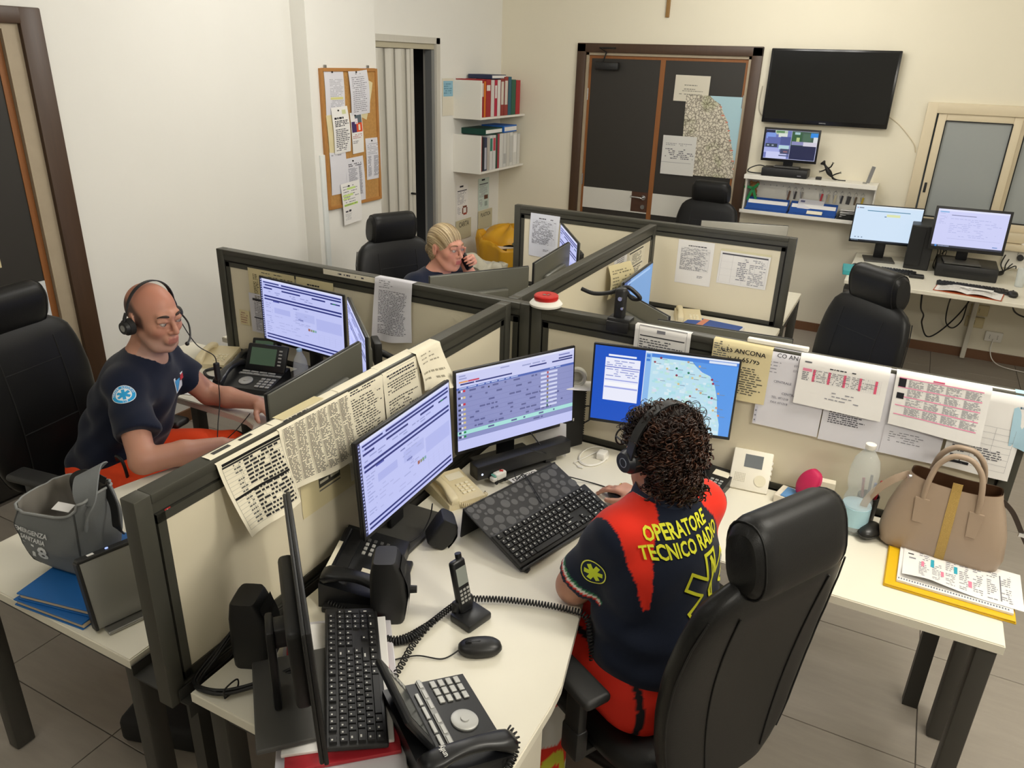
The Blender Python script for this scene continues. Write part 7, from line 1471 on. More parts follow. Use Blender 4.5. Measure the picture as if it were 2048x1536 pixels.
# ================================================================ PEOPLE (sculpted as smooth distance fields)
from mathutils.bvhtree import BVHTree
class Field:
    def __init__(s, lo, hi, h):
        s.lo = np.array(lo, np.float32); s.h = h; s.n = np.ceil((np.array(hi)-np.array(lo))/h).astype(int)+1
        s.d = np.full(s.n, 1.0, np.float32)
        s.ax = [s.lo[i]+h*np.arange(s.n[i], dtype=np.float32) for i in range(3)]
    def block(s, lo, hi):
        a = np.clip(np.floor((np.array(lo)-s.lo)/s.h).astype(int), 0, s.n-1); b = np.clip(np.ceil((np.array(hi)-s.lo)/s.h).astype(int)+1, 1, s.n)
        sl = tuple(slice(a[i], max(b[i], a[i]+1)) for i in range(3))
        P = np.meshgrid(*[s.ax[i][sl[i]] for i in range(3)], indexing='ij')
        return sl, np.stack(P, -1)
    def add(s, fn, lo, hi, k=0.01, mode='add'):
        pad = k+3*s.h; sl, P = s.block(np.array(lo)-pad, np.array(hi)+pad); a = s.d[sl]; b = fn(P).astype(np.float32)
        if mode == 'add':
            if k > 0: hh = np.clip(0.5+0.5*(b-a)/k, 0, 1); r = b*(1-hh)+a*hh-k*hh*(1-hh)
            else: r = np.minimum(a, b)
        else:
            b = -b
            if k > 0: hh = np.clip(0.5-0.5*(b-a)/k, 0, 1); r = b*(1-hh)+a*hh+k*hh*(1-hh)
            else: r = np.maximum(a, b)
        s.d[sl] = r
    def cone(s, p0, r0, p1, r1, k=0.02, mode='add', sq=None):
        """round cone; sq = (axis, factor) squashes the section along axis"""
        p0 = np.array(p0, np.float32); p1 = np.array(p1, np.float32); R = max(r0, r1)
        def fn(P):
            Q = P-p0; D = p1-p0
            if sq is not None:
                ax = np.array(sq[0], np.float32); f = sq[1]; Q = Q+ax*((Q @ ax)*(1/f-1))[..., None]; D = D+ax*((D @ ax)*(1/f-1))
            t = np.clip((Q @ D)/max(1e-9, float(D @ D)), 0, 1)
            return np.linalg.norm(Q-t[..., None]*D, axis=-1)-(r0+(r1-r0)*t)
        s.add(fn, np.minimum(p0, p1)-R, np.maximum(p0, p1)+R, k, mode)
    def ell(s, c, r, R=None, k=0.02, mode='add'):
        c = np.array(c, np.float32); r = np.array(r, np.float32); M = np.array(R, np.float32) if R is not None else np.eye(3, dtype=np.float32)
        def fn(P):
            Q = (P-c) @ M; k0 = np.linalg.norm(Q/r, axis=-1); k1 = np.linalg.norm(Q/(r*r), axis=-1)
            return k0*(k0-1)/np.maximum(k1, 1e-6)
        m = float(r.max()); s.add(fn, c-m, c+m, k, mode)
    def clip(s, p, n):
        """keep only the side of the plane where (x-p).n < 0"""
        sl, P = s.block(s.lo, s.lo+s.h*s.n); s.d = np.maximum(s.d, ((P-np.array(p, np.float32)) @ np.array(n, np.float32)))
    def warp(s, fn):
        sl, P = s.block(s.lo, s.lo+s.h*s.n); s.d = s.d+fn(P).astype(np.float32)
    def mesh(s, smooth=1):
        d = s.d; ins = d < 0
        c = np.zeros(np.array(d.shape)-1, np.uint8)
        for i in (0, 1):
            for j in (0, 1):
                for k in (0, 1): c += ins[i:d.shape[0]-1+i, j:d.shape[1]-1+j, k:d.shape[2]-1+k]
        act = (c > 0) & (c < 8); idx = np.argwhere(act); cid = np.full(act.shape, -1, np.int32); cid[act] = np.arange(len(idx))
        cv = [[[d[idx[:, 0]+i, idx[:, 1]+j, idx[:, 2]+k] for k in (0, 1)] for j in (0, 1)] for i in (0, 1)]
        acc = np.zeros((len(idx), 3)); cnt = np.zeros(len(idx))
        for ax in range(3):
            for u in (0, 1):
                for v in (0, 1):
                    o0 = [0, 0, 0]; o1 = [0, 0, 0]; o = [a for a in range(3) if a != ax]; o0[o[0]] = o1[o[0]] = u; o0[o[1]] = o1[o[1]] = v; o1[ax] = 1
                    a = cv[o0[0]][o0[1]][o0[2]]; b = cv[o1[0]][o1[1]][o1[2]]; x = (a < 0) != (b < 0); t = a/np.where(np.abs(a-b) < 1e-9, 1e-9, a-b)
                    P = np.tile(np.array(o0, float), (len(idx), 1)); P[:, ax] += t; acc[x] += P[x]; cnt[x] += 1
        V_ = s.lo+s.h*(idx+acc/cnt[:, None]); F_ = []
        for ax in range(3):
            sh = [slice(None)]*3; sh2 = [slice(None)]*3; sh[ax] = slice(0, -1); sh2[ax] = slice(1, None)
            A = ins[tuple(sh)]; B = ins[tuple(sh2)]; cr = np.argwhere(A != B); o = [a for a in range(3) if a != ax]
            cr = cr[(cr[:, o[0]] > 0) & (cr[:, o[1]] > 0) & (cr[:, o[0]] < d.shape[o[0]]-1) & (cr[:, o[1]] < d.shape[o[1]]-1)]
            def cell(du, dv): q = cr.copy(); q[:, o[0]] += du; q[:, o[1]] += dv; return cid[q[:, 0], q[:, 1], q[:, 2]]
            quad = np.stack([cell(-1, -1), cell(0, -1), cell(0, 0), cell(-1, 0)], 1); flip = A[cr[:, 0], cr[:, 1], cr[:, 2]]
            if ax == 1: flip = ~flip
            quad[~flip] = quad[~flip][:, ::-1]; F_.append(quad)
        F_ = np.concatenate(F_); F_ = F_[(F_ >= 0).all(1)]
        for _ in range(smooth):
            a = np.zeros_like(V_); n = np.zeros(len(V_))
            for q in range(4): np.add.at(a, F_[:, q], V_[F_[:, (q+1) % 4]]+V_[F_[:, (q+3) % 4]]); np.add.at(n, F_[:, q], 2)
            V_ = V_*0.4+0.6*a/np.maximum(n, 1)[:, None]
        return V_, F_
def np_obj(name, V_, F_, material, parent, color=None):
    me = bpy.data.meshes.new(name); me.vertices.add(len(V_)); me.vertices.foreach_set('co', V_.astype(np.float32).ravel())
    me.loops.add(F_.size); me.loops.foreach_set('vertex_index', F_.astype(np.int32).ravel()); me.polygons.add(len(F_))
    me.polygons.foreach_set('loop_start', np.arange(0, F_.size, F_.shape[1], dtype=np.int32))
    me.polygons.foreach_set('use_smooth', np.ones(len(F_), bool)); me.materials.append(material); me.update()
    if color is not None:
        ca = me.color_attributes.new('Col', 'FLOAT_COLOR', 'POINT'); cc = np.ones((len(V_), 4), np.float32); cc[:, :3] = color(V_); ca.data.foreach_set('color', cc.ravel())
    return link(name, me, parent)
def A3(v): return np.array(v, float)
def lc(c): return np.array(lin(c))
def wave(P, fs, amp):
    r = 0
    for (kx, ky, kz, ph, a) in fs: r = r+a*np.sin(P[..., 0]*kx+P[..., 1]*ky+P[..., 2]*kz+ph)
    return r*amp
WR = [(21, 13, 34, 0.3, 1), (-17, 29, 22, 1.7, 0.8), (33, -25, 51, 2.2, 0.6), (9, 47, -38, 0.9, 0.5), (55, 12, -61, 3.1, 0.35)]
class Head:
    """local frame: face +x, left +y, up +z; origin = middle of the head"""
    def __init__(s, c, az, pitch=0.0, roll=0.0, sc=1.0):
        s.c = A3(c); s.sc = sc
        s.R = np.array((Matrix.Rotation(math.radians(az), 3, 'Z') @ Matrix.Rotation(math.radians(pitch), 3, 'Y') @ Matrix.Rotation(math.radians(roll), 3, 'X')))
    def w(s, x, y, z): return s.c+s.R @ (A3((x, y, z))*s.sc)
    def loc(s, P): return ((P-s.c) @ s.R)/s.sc
    def M4(s):
        m = Matrix(s.R.tolist()).to_4x4(); m.translation = Vector(s.c); return m @ Matrix.Scale(s.sc, 4)
    def sculpt(s, F, female=False, ears=True):
        q = s.sc; W = s.w
        F.ell(W(-0.012, 0, 0.036), A3((0.099, 0.076, 0.088))*q, s.R, 0.02)
        F.ell(W(0.028, 0, -0.028), A3((0.066, 0.060 if not female else 0.056, 0.084))*q, s.R, 0.03)
        F.cone(W(0.055, -0.022, -0.092), 0.024*q, W(0.055, 0.022, -0.092), 0.024*q, 0.02)
        F.ell(W(0.072, 0, -0.098), A3((0.018, 0.02, 0.016))*q, s.R, 0.015)
        for y in (-1, 1):
            F.cone(W(0.0, y*0.055, -0.045), 0.016*q, W(0.045, y*0.040, -0.088), 0.018*q, 0.02)          # jaw line
            F.ell(W(0.058, y*0.040, -0.018), A3((0.030, 0.024, 0.024))*q, s.R, 0.02)                  # cheek
        F.cone(W(0.078, -0.036, 0.034), 0.012*q, W(0.088, 0, 0.034), 0.012*q, 0.014); F.cone(W(0.078, 0.036, 0.034), 0.012*q, W(0.088, 0, 0.034), 0.012*q, 0.014)
        for y in (-1, 1): F.ell(W(0.103, y*0.033, 0.012), A3((0.022, 0.019, 0.013))*q, s.R, 0.012, 'sub')
        F.cone(W(0.091, 0, 0.024), 0.0068*q, W(0.1155, 0, -0.019), 0.0098*q, 0.008)                       # nose
        F.ell(W(0.112, 0, -0.0245), A3((0.013, 0.011, 0.009))*q, s.R, 0.005)
        for y in (-1, 1): F.ell(W(0.099, y*0.0125, -0.027), A3((0.011, 0.008, 0.008))*q, s.R, 0.006)
        F.ell(W(0.089, 0, -0.058), A3((0.014, 0.028, 0.022))*q, s.R, 0.015)                              # mouth mound
        F.cone(W(0.095, -0.020, -0.0535), 0.0042*q, W(0.1005, 0, -0.051), 0.0055*q, 0.004); F.cone(W(0.095, 0.020, -0.0535), 0.0042*q, W(0.1005, 0, -0.051), 0.0055*q, 0.004)
        F.cone(W(0.094, -0.016, -0.062), 0.0048*q, W(0.0985, 0, -0.064), 0.0062*q, 0.004); F.cone(W(0.094, 0.016, -0.062), 0.0048*q, W(0.0985, 0, -0.064), 0.0062*q, 0.004)
        F.cone(W(0.104, -0.024, -0.0572), 0.0022*q, W(0.108, 0, -0.0570), 0.0024*q, 0.003, 'sub'); F.cone(W(0.104, 0.024, -0.0572), 0.0022*q, W(0.108, 0, -0.0570), 0.0024*q, 0.003, 'sub')
        for y in (-1, 1):
            F.cone(W(0.083, y*0.047, 0.018), 0.0066*q, W(0.0945, y*0.030, 0.0205), 0.0072*q, 0.005); F.cone(W(0.0945, y*0.030, 0.0205), 0.0072*q, W(0.092, y*0.017, 0.014), 0.005*q, 0.005)   # upper lid fold
            F.cone(W(0.082, y*0.046, 0.003), 0.0055*q, W(0.090, y*0.030, -0.0005), 0.006*q, 0.006)           # lower lid
            if ears:
                Re = s.R @ np.array(Matrix.Rotation(y*0.35, 3, 'Z') @ Matrix.Rotation(-0.2, 3, 'Y'))
                F.ell(W(-0.012, y*0.080, 0.0), A3((0.021, 0.008, 0.033))*q, Re, 0.008); F.ell(W(-0.006, y*0.088, 0.002), A3((0.011, 0.006, 0.018))*q, Re, 0.006, 'sub')
    def eyes(s, parent, iris='#4a3a2c', look=0.0):
        for y in (-1, 1):
            c = Vector(s.w(0.0855, y*0.032, 0.0100)); f = Vector(s.R @ A3((math.cos(look), math.sin(look), -0.10))).normalized()
            o = MB().sphere(c, 0.0122*s.sc, 16, 12).obj('eye', mat('eye_white', '#b3a79f', 0.25), parent, 180)
            def disc(r, off): a = f.orthogonal().normalized(); b = f.cross(a); return [c+f*off+(a*math.cos(t*PI/8)+b*math.sin(t*PI/8))*r for t in range(16)]
            g = MB(); g.add(disc(0.0072*s.sc, 0.0104*s.sc), [tuple(range(16))]); g.m(1).add(disc(0.0038*s.sc, 0.0119*s.sc), [tuple(range(16))]); g.obj('iris', [mat('iris_'+iris.strip('#'), iris, 0.2), m_black2], o)
    def brows(s, parent, m, w=0.0035):
        for y in (-1, 1):
            pts = [s.w(0.098, y*0.014, 0.034), s.w(0.0985, y*0.026, 0.0385), s.w(0.090, y*0.040, 0.0385), s.w(0.081, y*0.049, 0.034)]
            MB().tube(catmull(pts, 4), lambda t: w*(0.5+0.8*math.sin(PI*min(1, t+0.15))), 6).obj('eyebrow', m, parent, 180)
def build_hand(F, wrist, fwd, up, side, curl=(0.25, 0.3, 0.2), spread=0.06, sc=1.0, thumb=(0.75, 0.62, -0.25), curls=None):
    """side=+1: thumb on the +lateral side. fwd toward the fingers, up = back of the hand"""
    f = A3(fwd)/np.linalg.norm(fwd); u = A3(up); u = u-f*(u @ f); u /= np.linalg.norm(u); l = np.cross(u, f)*side
    W = lambda x, y, z: A3(wrist)+(f*x+l*y+u*z)*sc
    F.cone(W(0.0, 0, 0), 0.026*sc, W(0.035, 0, 0), 0.033*sc, 0.015, sq=(u, 0.62))
    for y in (0.020, 0.0, -0.020): F.cone(W(0.03, y*0.8, 0), 0.0185*sc, W(0.085, y, 0.001), 0.0155*sc, 0.012, sq=(u, 0.72))
    spec = [(0.027, 0.044, 0.026, 0.021, 0.0088), (0.009, 0.048, 0.030, 0.022, 0.0092), (-0.010, 0.044, 0.027, 0.021, 0.0086), (-0.027, 0.034, 0.020, 0.018, 0.0078)]
    tips = []
    for i, (y, a, b, c, r) in enumerate(spec):
        cu = curls[i] if curls else curl; p = W(0.085-abs(y)*0.15, y, 0.0); ang = 0.0; sp = (y/0.027)*spread; r *= sc
        d = f
        for L, bend, r0, r1 in ((a, cu[0], r, r*0.95), (b, cu[1], r*0.95, r*0.88), (c, cu[2], r*0.88, r*0.74)):
            ang += bend; d = (f*math.cos(sp)+l*math.sin(sp))*math.cos(ang)-u*math.sin(ang); q_ = p+d*L*sc; F.cone(p, r0, q_, r1, 0.004); p = q_
        tips.append((p, d))
    t0 = W(0.018, 0.022, -0.004); d = f*thumb[0]+l*thumb[1]+u*thumb[2]; d /= np.linalg.norm(d); t1 = t0+d*0.040*sc; d2 = d*0.85+f*0.4; d2 /= np.linalg.norm(d2); t2 = t1+d2*0.032*sc; d3 = d2*0.8+f*0.35; d3 /= np.linalg.norm(d3); t3 = t2+d3*0.024*sc
    F.cone(t0, 0.0155*sc, t1, 0.0115*sc, 0.012); F.cone(t1, 0.0112*sc, t2, 0.0102*sc, 0.005); F.cone(t2, 0.0102*sc, t3, 0.0082*sc, 0.004); tips.append((t3, d3))
    return tips, u
def nails(tips, u, parent, m):
    for p, d in tips:
        d = Vector(d); n = (Vector(u)-d*Vector(u).dot(d)).normalized(); c = Vector(p)-d*0.002+n*0.0062; l = d.cross(n)
        MB().sphere(c, (0.0065, 0.0052, 0.0016), 10, 6, Matrix((d, l, n)).transposed()).obj('fingernail', m, parent, 80)
def ring3(Ms, cen, rad, n=28): return [cen+(Ms[0]*math.cos(2*PI*k/n)+Ms[1]*math.sin(2*PI*k/n))*rad for k in range(n)]
def decal(cm, bvh, M, polys, direction, off=0.0022):
    """project flat polygons (local xy of M) along direction onto a garment"""
    d = Vector(direction).normalized()
    for vs_, fs_, col in polys:
        out = []
        for p in vs_:
            w_ = M @ Vector((p[0], p[1], 0)); hit = bvh.ray_cast(w_-d*0.25, d, 0.6); out.append((hit[0]+hit[1]*off) if hit[0] is not None else w_)
        cm.add(out, col, fs_)
def disc_poly(r, n=32, r0=0.0, rings=3):
    vs_, fs_ = [], []
    if r0 == 0:
        vs_.append((0, 0))
        for q in range(1, rings+1):
            for k in range(n): a = 2*PI*k/n; vs_.append((r*q/rings*math.cos(a), r*q/rings*math.sin(a)))
        for k in range(n): fs_.append((0, 1+k, 1+(k+1) % n))
        for q in range(rings-1):
            for k in range(n): a = 1+q*n; fs_.append((a+k, a+n+k, a+n+(k+1) % n, a+(k+1) % n))
    else:
        for q in (r0, r):
            for k in range(n): a = 2*PI*k/n; vs_.append((q*math.cos(a), q*math.sin(a)))
        for k in range(n): fs_.append((k, n+k, n+(k+1) % n, (k+1) % n))
    return vs_, fs_
def star_bars(R_, w, inner=0.0, dv=6):
    """six-armed star of life as three crossed bars"""
    out = []
    for k in range(3):
        a = PI*k/3+PI/2; c, s_ = math.cos(a), math.sin(a); vs_, fs_ = [], []
        for i in range(dv+1):
            t = -R_+2*R_*i/dv
            for y in (-w/2, w/2): vs_.append((t*c-y*s_, t*s_+y*c))
        for i in range(dv): fs_.append((2*i, 2*i+2, 2*i+3, 2*i+1))
        out.append((vs_, fs_))
    return out
def line_poly(pts, w, closed=True, seg=5):
    """thick polyline as quads"""
    vs_, fs_ = [], []; P = [Vector((p[0], p[1])) for p in pts]; n = len(P)
    for i in range(n if closed else n-1):
        a, b = P[i], P[(i+1) % n]; d = (b-a).normalized(); nrm = Vector((-d.y, d.x))*w/2; a = a-d*w*0.4; b = b+d*w*0.4
        for k in range(seg+1): q = a.lerp(b, k/seg); vs_ += [tuple(q+nrm), tuple(q-nrm)]
        o = len(vs_)-2*(seg+1)
        for k in range(seg): fs_.append((o+2*k, o+2*k+1, o+2*k+3, o+2*k+2))
    return vs_, fs_
m_skin = attr_mat('skin', 0.45, 0.4, bump=0.08, bscale=500, sss=0.12)
m_cloth = attr_mat('cotton_cloth', 0.85, 0.2, bump=0.15, bscale=900, sheen=0.15)
m_trous = attr_mat('work_trousers', 0.7, 0.3, bump=0.1, bscale=700)
m_hair_d = mat('hair_dark', '#2a1d17', 0.5)
def torso(F, hip, chest, rs, ls, neck, f, wr=(0.165, 0.15, 0.165), sq=0.68, inf=0.0):
    hip, chest, rs, ls, neck, f = map(A3, (hip, chest, rs, ls, neck, f)); l = (ls-rs)/np.linalg.norm(ls-rs); wst = hip*0.55+chest*0.45
    fa = f-l*(f @ l); fa /= np.linalg.norm(fa)
    F.cone(hip-l*0.05, wr[0]*0.78+inf, hip+l*0.05, wr[0]*0.78+inf, 0.05, sq=(fa, 0.85))
    F.cone(hip, wr[0]+inf, wst, wr[1]+inf, 0.06, sq=(fa, 0.78)); F.cone(wst, wr[1]+inf, chest, wr[2]+inf, 0.06, sq=(fa, sq))
    F.cone(chest, wr[2]*0.92+inf, (rs+ls)/2-A3((0, 0, 0.05)), wr[2]*0.80+inf, 0.06, sq=(fa, sq))
    F.cone(rs, 0.062+inf, ls, 0.062+inf, 0.06)
    nb = neck
    F.cone(nb-A3((0, 0, 0.01)), 0.06+inf*0.6, rs*0.75+nb*0.25, 0.052+inf, 0.05); F.cone(nb-A3((0, 0, 0.01)), 0.06+inf*0.6, ls*0.75+nb*0.25, 0.052+inf, 0.05)
def bounds(pts, pad): P = np.array(pts); return P.min(0)-pad, P.max(0)+pad
def trousers(hip, knees, ankles, f, rad=(0.105, 0.082, 0.062), h=0.008):
    lo, hi = bounds([hip]+knees+ankles, 0.2); F = Field(lo, hi, h); f = A3(f); l = np.cross((0, 0, 1), f)
    for sgn, kn, an in ((-1, knees[0], ankles[0]), (1, knees[1], ankles[1])):
        hp = A3(hip)+l*sgn*0.075
        F.cone(hp, rad[0]+0.02, kn, rad[1], 0.05); F.cone(kn, rad[1], an, rad[2], 0.03)
    F.cone(A3(hip)-l*0.07, 0.135, A3(hip)+l*0.07, 0.135, 0.06, sq=((0, 0, 1), 0.85))
    F.warp(lambda P: wave(P, WR, 0.0035)); return F
def shoe(parent, an, f, m): 
    a = Vector(an); f = Vector(f).normalized(); l = Vector((0, 0, 1)).cross(f); g = MB()
    loft(g, [((a+f*x).to_tuple()[:2]+(zc,), l*wd, Vector((0, 0, hh))) for x, zc, wd, hh in ((-0.07, 0.05, 0.02, 0.03), (-0.06, 0.05, 0.036, 0.046), (0.0, 0.05, 0.04, 0.048), (0.08, 0.042, 0.046, 0.038), (0.15, 0.034, 0.043, 0.03), (0.185, 0.028, 0.025, 0.02))], 20, 2.6)
    g.obj('shoe', m, parent, 70)
# print on the grey cloth bag
_bv = BVHTree.FromPolygons([v.co.copy() for v in go.data.vertices], [list(p.vertices) for p in go.data.polygons]); cmx = CM()
for tx, sz, x, z, xs in (('EMERGENZA', 0.0215, -0.052, 0.125, 1.0), ('SANITARIA', 0.0195, -0.050, 0.103, 1.0), ('118', 0.062, -0.062, 0.064, 1.15)):
    vs_, fs_ = text_mesh(tx, sz, 'CENTER', shear=0.25, bold=0.03, xs=xs); decal(cmx, _bv, frame((x, -0.2, z), (1, 0, 0), (0, 0, 1)), [(vs_, fs_, '#e9ebec')], (0, 1, 0), 0.002)
cmx.obj('bag_print', attr_mat('fabric_print', 0.7, 0.2), go)
# ---------------------------------------------------------------- bald man at the left desk
def make_man():
    t = thing('person', 'bald man with headset in navy T-shirt and orange trousers, typing at the left desk', 'person', (-2.62, 1.66, 0)); off = A3((-2.62, 1.66, 0))
    hip, chest, neck = A3((-2.60, 1.675, 0.615)), A3((-2.505, 1.745, 0.88)), A3((-2.452, 1.772, 1.050))
    rs, ls = A3((-2.40, 1.625, 0.980)), A3((-2.535, 1.895, 0.985)); f = A3((0.895, 0.447, 0))
    re, rw, rh = A3((-2.185, 1.50, 0.795)), A3((-2.06, 1.735, 0.787)), None
    le, lw = A3((-2.43, 2.015, 0.80)), A3((-2.205, 2.065, 0.792))
    hd = Head((-2.392, 1.785, 1.205), 0, 7, 0, 1.02)
    lo, hi = bounds([hip, rs, ls, re, le, lw, rw, hd.c+A3((0, 0, 0.09)), A3((-1.95, 1.85, 0.78)), A3((-2.06, 2.1, 0.78))], 0.13); lo[2] = 0.56
    F = Field(lo, hi, 0.0036)
    hd.sculpt(F)
    F.cone(hd.w(-0.035, 0, -0.055), 0.052, neck, 0.057, 0.02); F.cone(hd.w(-0.012, 0, -0.085), 0.036, neck+A3((0.02, 0, -0.01)), 0.045, 0.015)
    torso(F, hip, chest, rs, ls, neck, f, inf=-0.012)
    F.cone(rs, 0.056, re, 0.045, 0.03); F.cone(re, 0.046, (re+rw)/2, 0.044, 0.015); F.cone((re+rw)/2, 0.044, rw, 0.029, 0.015)
    F.cone(ls, 0.056, le, 0.044, 0.03); F.cone(le, 0.044, le*0.6+lw*0.4, 0.043, 0.015); F.cone(le*0.6+lw*0.4, 0.043, lw, 0.028, 0.015)
    tl, ul = build_hand(F, lw+A3((0.01, 0, 0)), (0.95, -0.22, -0.12), (0.15, 0.1, 1), -1, (0.35, 0.35, 0.25))
    tr, ur = build_hand(F, rw, (0.75, 0.6, -0.1), (0, 0.1, 1), 1, (0.35, 0.35, 0.25))
    V_, F_ = F.mesh(2)
    base, lip, red, hair, pale = lc('#bd8a73'), lc('#a5655a'), lc('#b87460'), lc('#3a3230'), lc('#cf9b7e'); stub = lc('#a58a7e')
    def col(P):
        L = hd.loc(P); C = np.tile(base, (len(P), 1)); x, y, z = L.T
        def mixc(C, m, c): return C*(1-m[:, None])+c*m[:, None]
        inh = (np.abs(z) < 0.2) & (np.abs(x) < 0.2) & (np.abs(y) < 0.13)
        g = lambda v, a, b: np.clip((v-a)/(b-a), 0, 1)
        m = np.where(inh, g(z, 0.02, 0.09), 0)*0.5; C = mixc(C, m, red)
        C = mixc(C, np.where(inh, np.exp(-((x-0.075)/0.03)**2-((np.abs(y)-0.042)/0.022)**2-((z+0.02)/0.022)**2), 0)*0.45, red)
        C = mixc(C, np.where(inh, np.exp(-((x-0.11)/0.02)**2-(y/0.018)**2-((z+0.022)/0.018)**2), 0)*0.4, red)
        jaw = inh & (z < -0.03) & (x > -0.01); C = mixc(C, np.where(jaw, g(-z, 0.03, 0.07)*(np.hypot(x-0.1, z+0.057) > 0.014), 0)*0.55, stub)
        C = mixc(C, np.where(inh & (x > 0.088) & (np.abs(y) < 0.021) & (z > -0.07) & (z < -0.047), 0.8, 0), lip)
        side = np.where(inh, np.clip((0.080-z-0.9*np.maximum(0, x+0.02))/0.022, 0, 1)*np.clip((z+0.035)/0.02, 0, 1)*np.clip((0.036-x)/0.014, 0, 1)*np.clip((np.hypot(x+0.012, y)-0.058)/0.01, 0, 1), 0)
        side = side*np.where((np.abs(y) > 0.078) & (np.abs(z) < 0.036) & (x > -0.035) & (x < 0.012), 0, 1)
        C = mixc(C, side*0.85, hair)
        C = mixc(C, np.where(inh & (x > 0.06) & (np.abs(y) < 0.05) & (z > 0.0) & (z < 0.022), 0.25, 0), lc('#8f5a48'))
        return C
    np_obj('body', V_-off, F_, m_skin, t, lambda P: col(P+off))
    hd.c = hd.c-off
    hd.eyes(t, '#3d3026', 0.25); hd.brows(t, mat('brow_dark', '#3a2c26', 0.8), 0.0036)
    hd.c = hd.c+off
    # T-shirt
    lo2, hi2 = bounds([hip, rs, ls, re, le], 0.16); lo2[2] = 0.55; S = Field(lo2, hi2, 0.006)
    torso(S, hip, chest, rs, ls, neck-A3((0, 0, 0.022)), f, (0.178, 0.172, 0.175), 0.72, 0.004)
    def sleeve(sh, el, k=0.62, r=0.073):
        d = (el-sh)/np.linalg.norm(el-sh); e = sh+(el-sh)*k
        def fn(P):
            Q = P-sh; tt = np.clip(Q @ d, 0, np.linalg.norm(e-sh)); return np.maximum(np.linalg.norm(Q-tt[..., None]*d, axis=-1)-(r-0.006*tt), (P-e) @ d)
        S.add(fn, np.minimum(sh, e)-0.09, np.maximum(sh, e)+0.09, 0.03)
    sleeve(rs, re, 0.66); sleeve(ls, le, 0.62)
    S.warp(lambda P: wave(P, WR, 0.0065)*np.clip((1.06-P[..., 2])/0.1, 0, 1))
    S.cone(neck+A3((0.012, 0, 0.015)), 0.066, neck+A3((0.035, 0, 0.12)), 0.075, 0.006, 'sub')
    S.cone(neck+f*0.05+A3((0, 0, 0.012)), 0.050, neck+f*0.10+A3((0, 0, 0.055)), 0.06, 0.006, 'sub')
    S.clip((0, 0, 0.565), (0, 0, -1))
    V2, F2 = S.mesh(1); shirt_m = lc('#10172a'); o = np_obj('t_shirt', V2-off, F2, m_cloth, t, lambda P: np.tile(shirt_m, (len(P), 1)))
    bvh = BVHTree.FromPolygons([Vector(v) for v in V2-off], F2.tolist())
    # collar ring
    # sleeve emblem: blue disc with a white star
    cm = CM(); sd = re-rs; sd /= np.linalg.norm(sd); c0 = rs+(re-rs)*0.24-off; dirn = A3((0.80, -0.60, 0.1)); dirn -= sd*(dirn @ sd); dirn /= np.linalg.norm(dirn)
    M = frame(Vector(c0+dirn*0.12), Vector(np.cross(-sd, dirn)), Vector(-sd)); dd = -Vector(dirn); BL = '#2f9fd8'
    polys = [disc_poly(0.038)+('#e8eef2',)]; decal(cm, bvh, M, polys, dd, 0.0018)
    decal(cm, bvh, M, [disc_poly(0.036, r0=0.026)+(BL,), ], dd, 0.0024)
    decal(cm, bvh, M, [s_+(BL,) for s_ in star_bars(0.022, 0.0105)], dd, 0.0026)
    for k, chx in enumerate('MARCHE SOCCORSO'):
        a = PI*0.94-k*PI*0.88/14; vs_, fs_ = text_mesh(chx, 0.0105, 'CENTER'); ca, sa = math.cos(a-PI/2), math.sin(a-PI/2); r_ = 0.0308
        decal(cm, bvh, M, [([(p[0]*ca-p[1]*sa+r_*math.cos(a), p[0]*sa+p[1]*ca+r_*math.sin(a)) for p in vs_], fs_, '#f2f6f8')], dd, 0.003)
    vs_, fs_ = text_mesh('118', 0.012, 'CENTER'); decal(cm, bvh, M, [([(p[0], p[1]-0.0305) for p in vs_], fs_, '#f2f6f8')], dd, 0.003)
    cm.obj('sleeve_emblem', attr_mat('fabric_print', 0.7, 0.2), o)
    cm = CM(); M = frame(Vector(chest-off+f*0.3+A3((-0.447, 0.895, 0))*0.055+A3((0, 0, 0.055))), (-0.447, 0.895, 0), (0, 0, 1)); dd = Vector((-0.895, -0.447, -0.12))
    decal(cm, bvh, M, [([(-0.045, -0.03), (0.045, -0.03), (0.045, 0.03), (-0.045, 0.03)], [(0, 1, 2, 3)], '#e6e9ee'), ], dd, 0.002)
    decal(cm, bvh, M, [([(-0.04, -0.025), (0.0, -0.025), (0.0, 0.02), (-0.04, 0.02)], [(0, 1, 2, 3)], '#4f9ad0'), ([(0.005, 0.005), (0.04, 0.005), (0.04, 0.025), (0.005, 0.025)], [(0, 1, 2, 3)], '#c0404a')], dd, 0.003)
    cm.obj('chest_badge', attr_mat('fabric_print', 0.7, 0.2), o)
    # trousers
    kn = [A3((-2.20, 1.635, 0.585)), A3((-2.275, 1.965, 0.595))]; an = [A3((-2.16, 1.64, 0.12)), A3((-2.24, 1.95, 0.12))]
    T = trousers(hip-A3((0, 0, 0.03)), kn, an, f); V3, F3 = T.mesh(1); og, bk, rf = lc('#f04a1c'), lc('#15171f'), lc('#c8c8bc')
    def tcol(P):
        C = np.tile(og, (len(P), 1)); C[(P[:, 2] > 0.22) & (P[:, 2] < 0.28)] = rf
        side = (np.abs(P[:, 1]-2.01) < 0.014) & (P[:, 0] > -2.55) & (P[:, 2] > 0.5); C[side] = bk
        C[P[:, 0] > -2.225] = np.where((P[P[:, 0] > -2.225][:, 2] > 0.5)[:, None], bk*1.2, C[P[:, 0] > -2.225])
        return C
    np_obj('trousers', V3-off, F3, m_trous, t, lambda P: tcol(P+off))
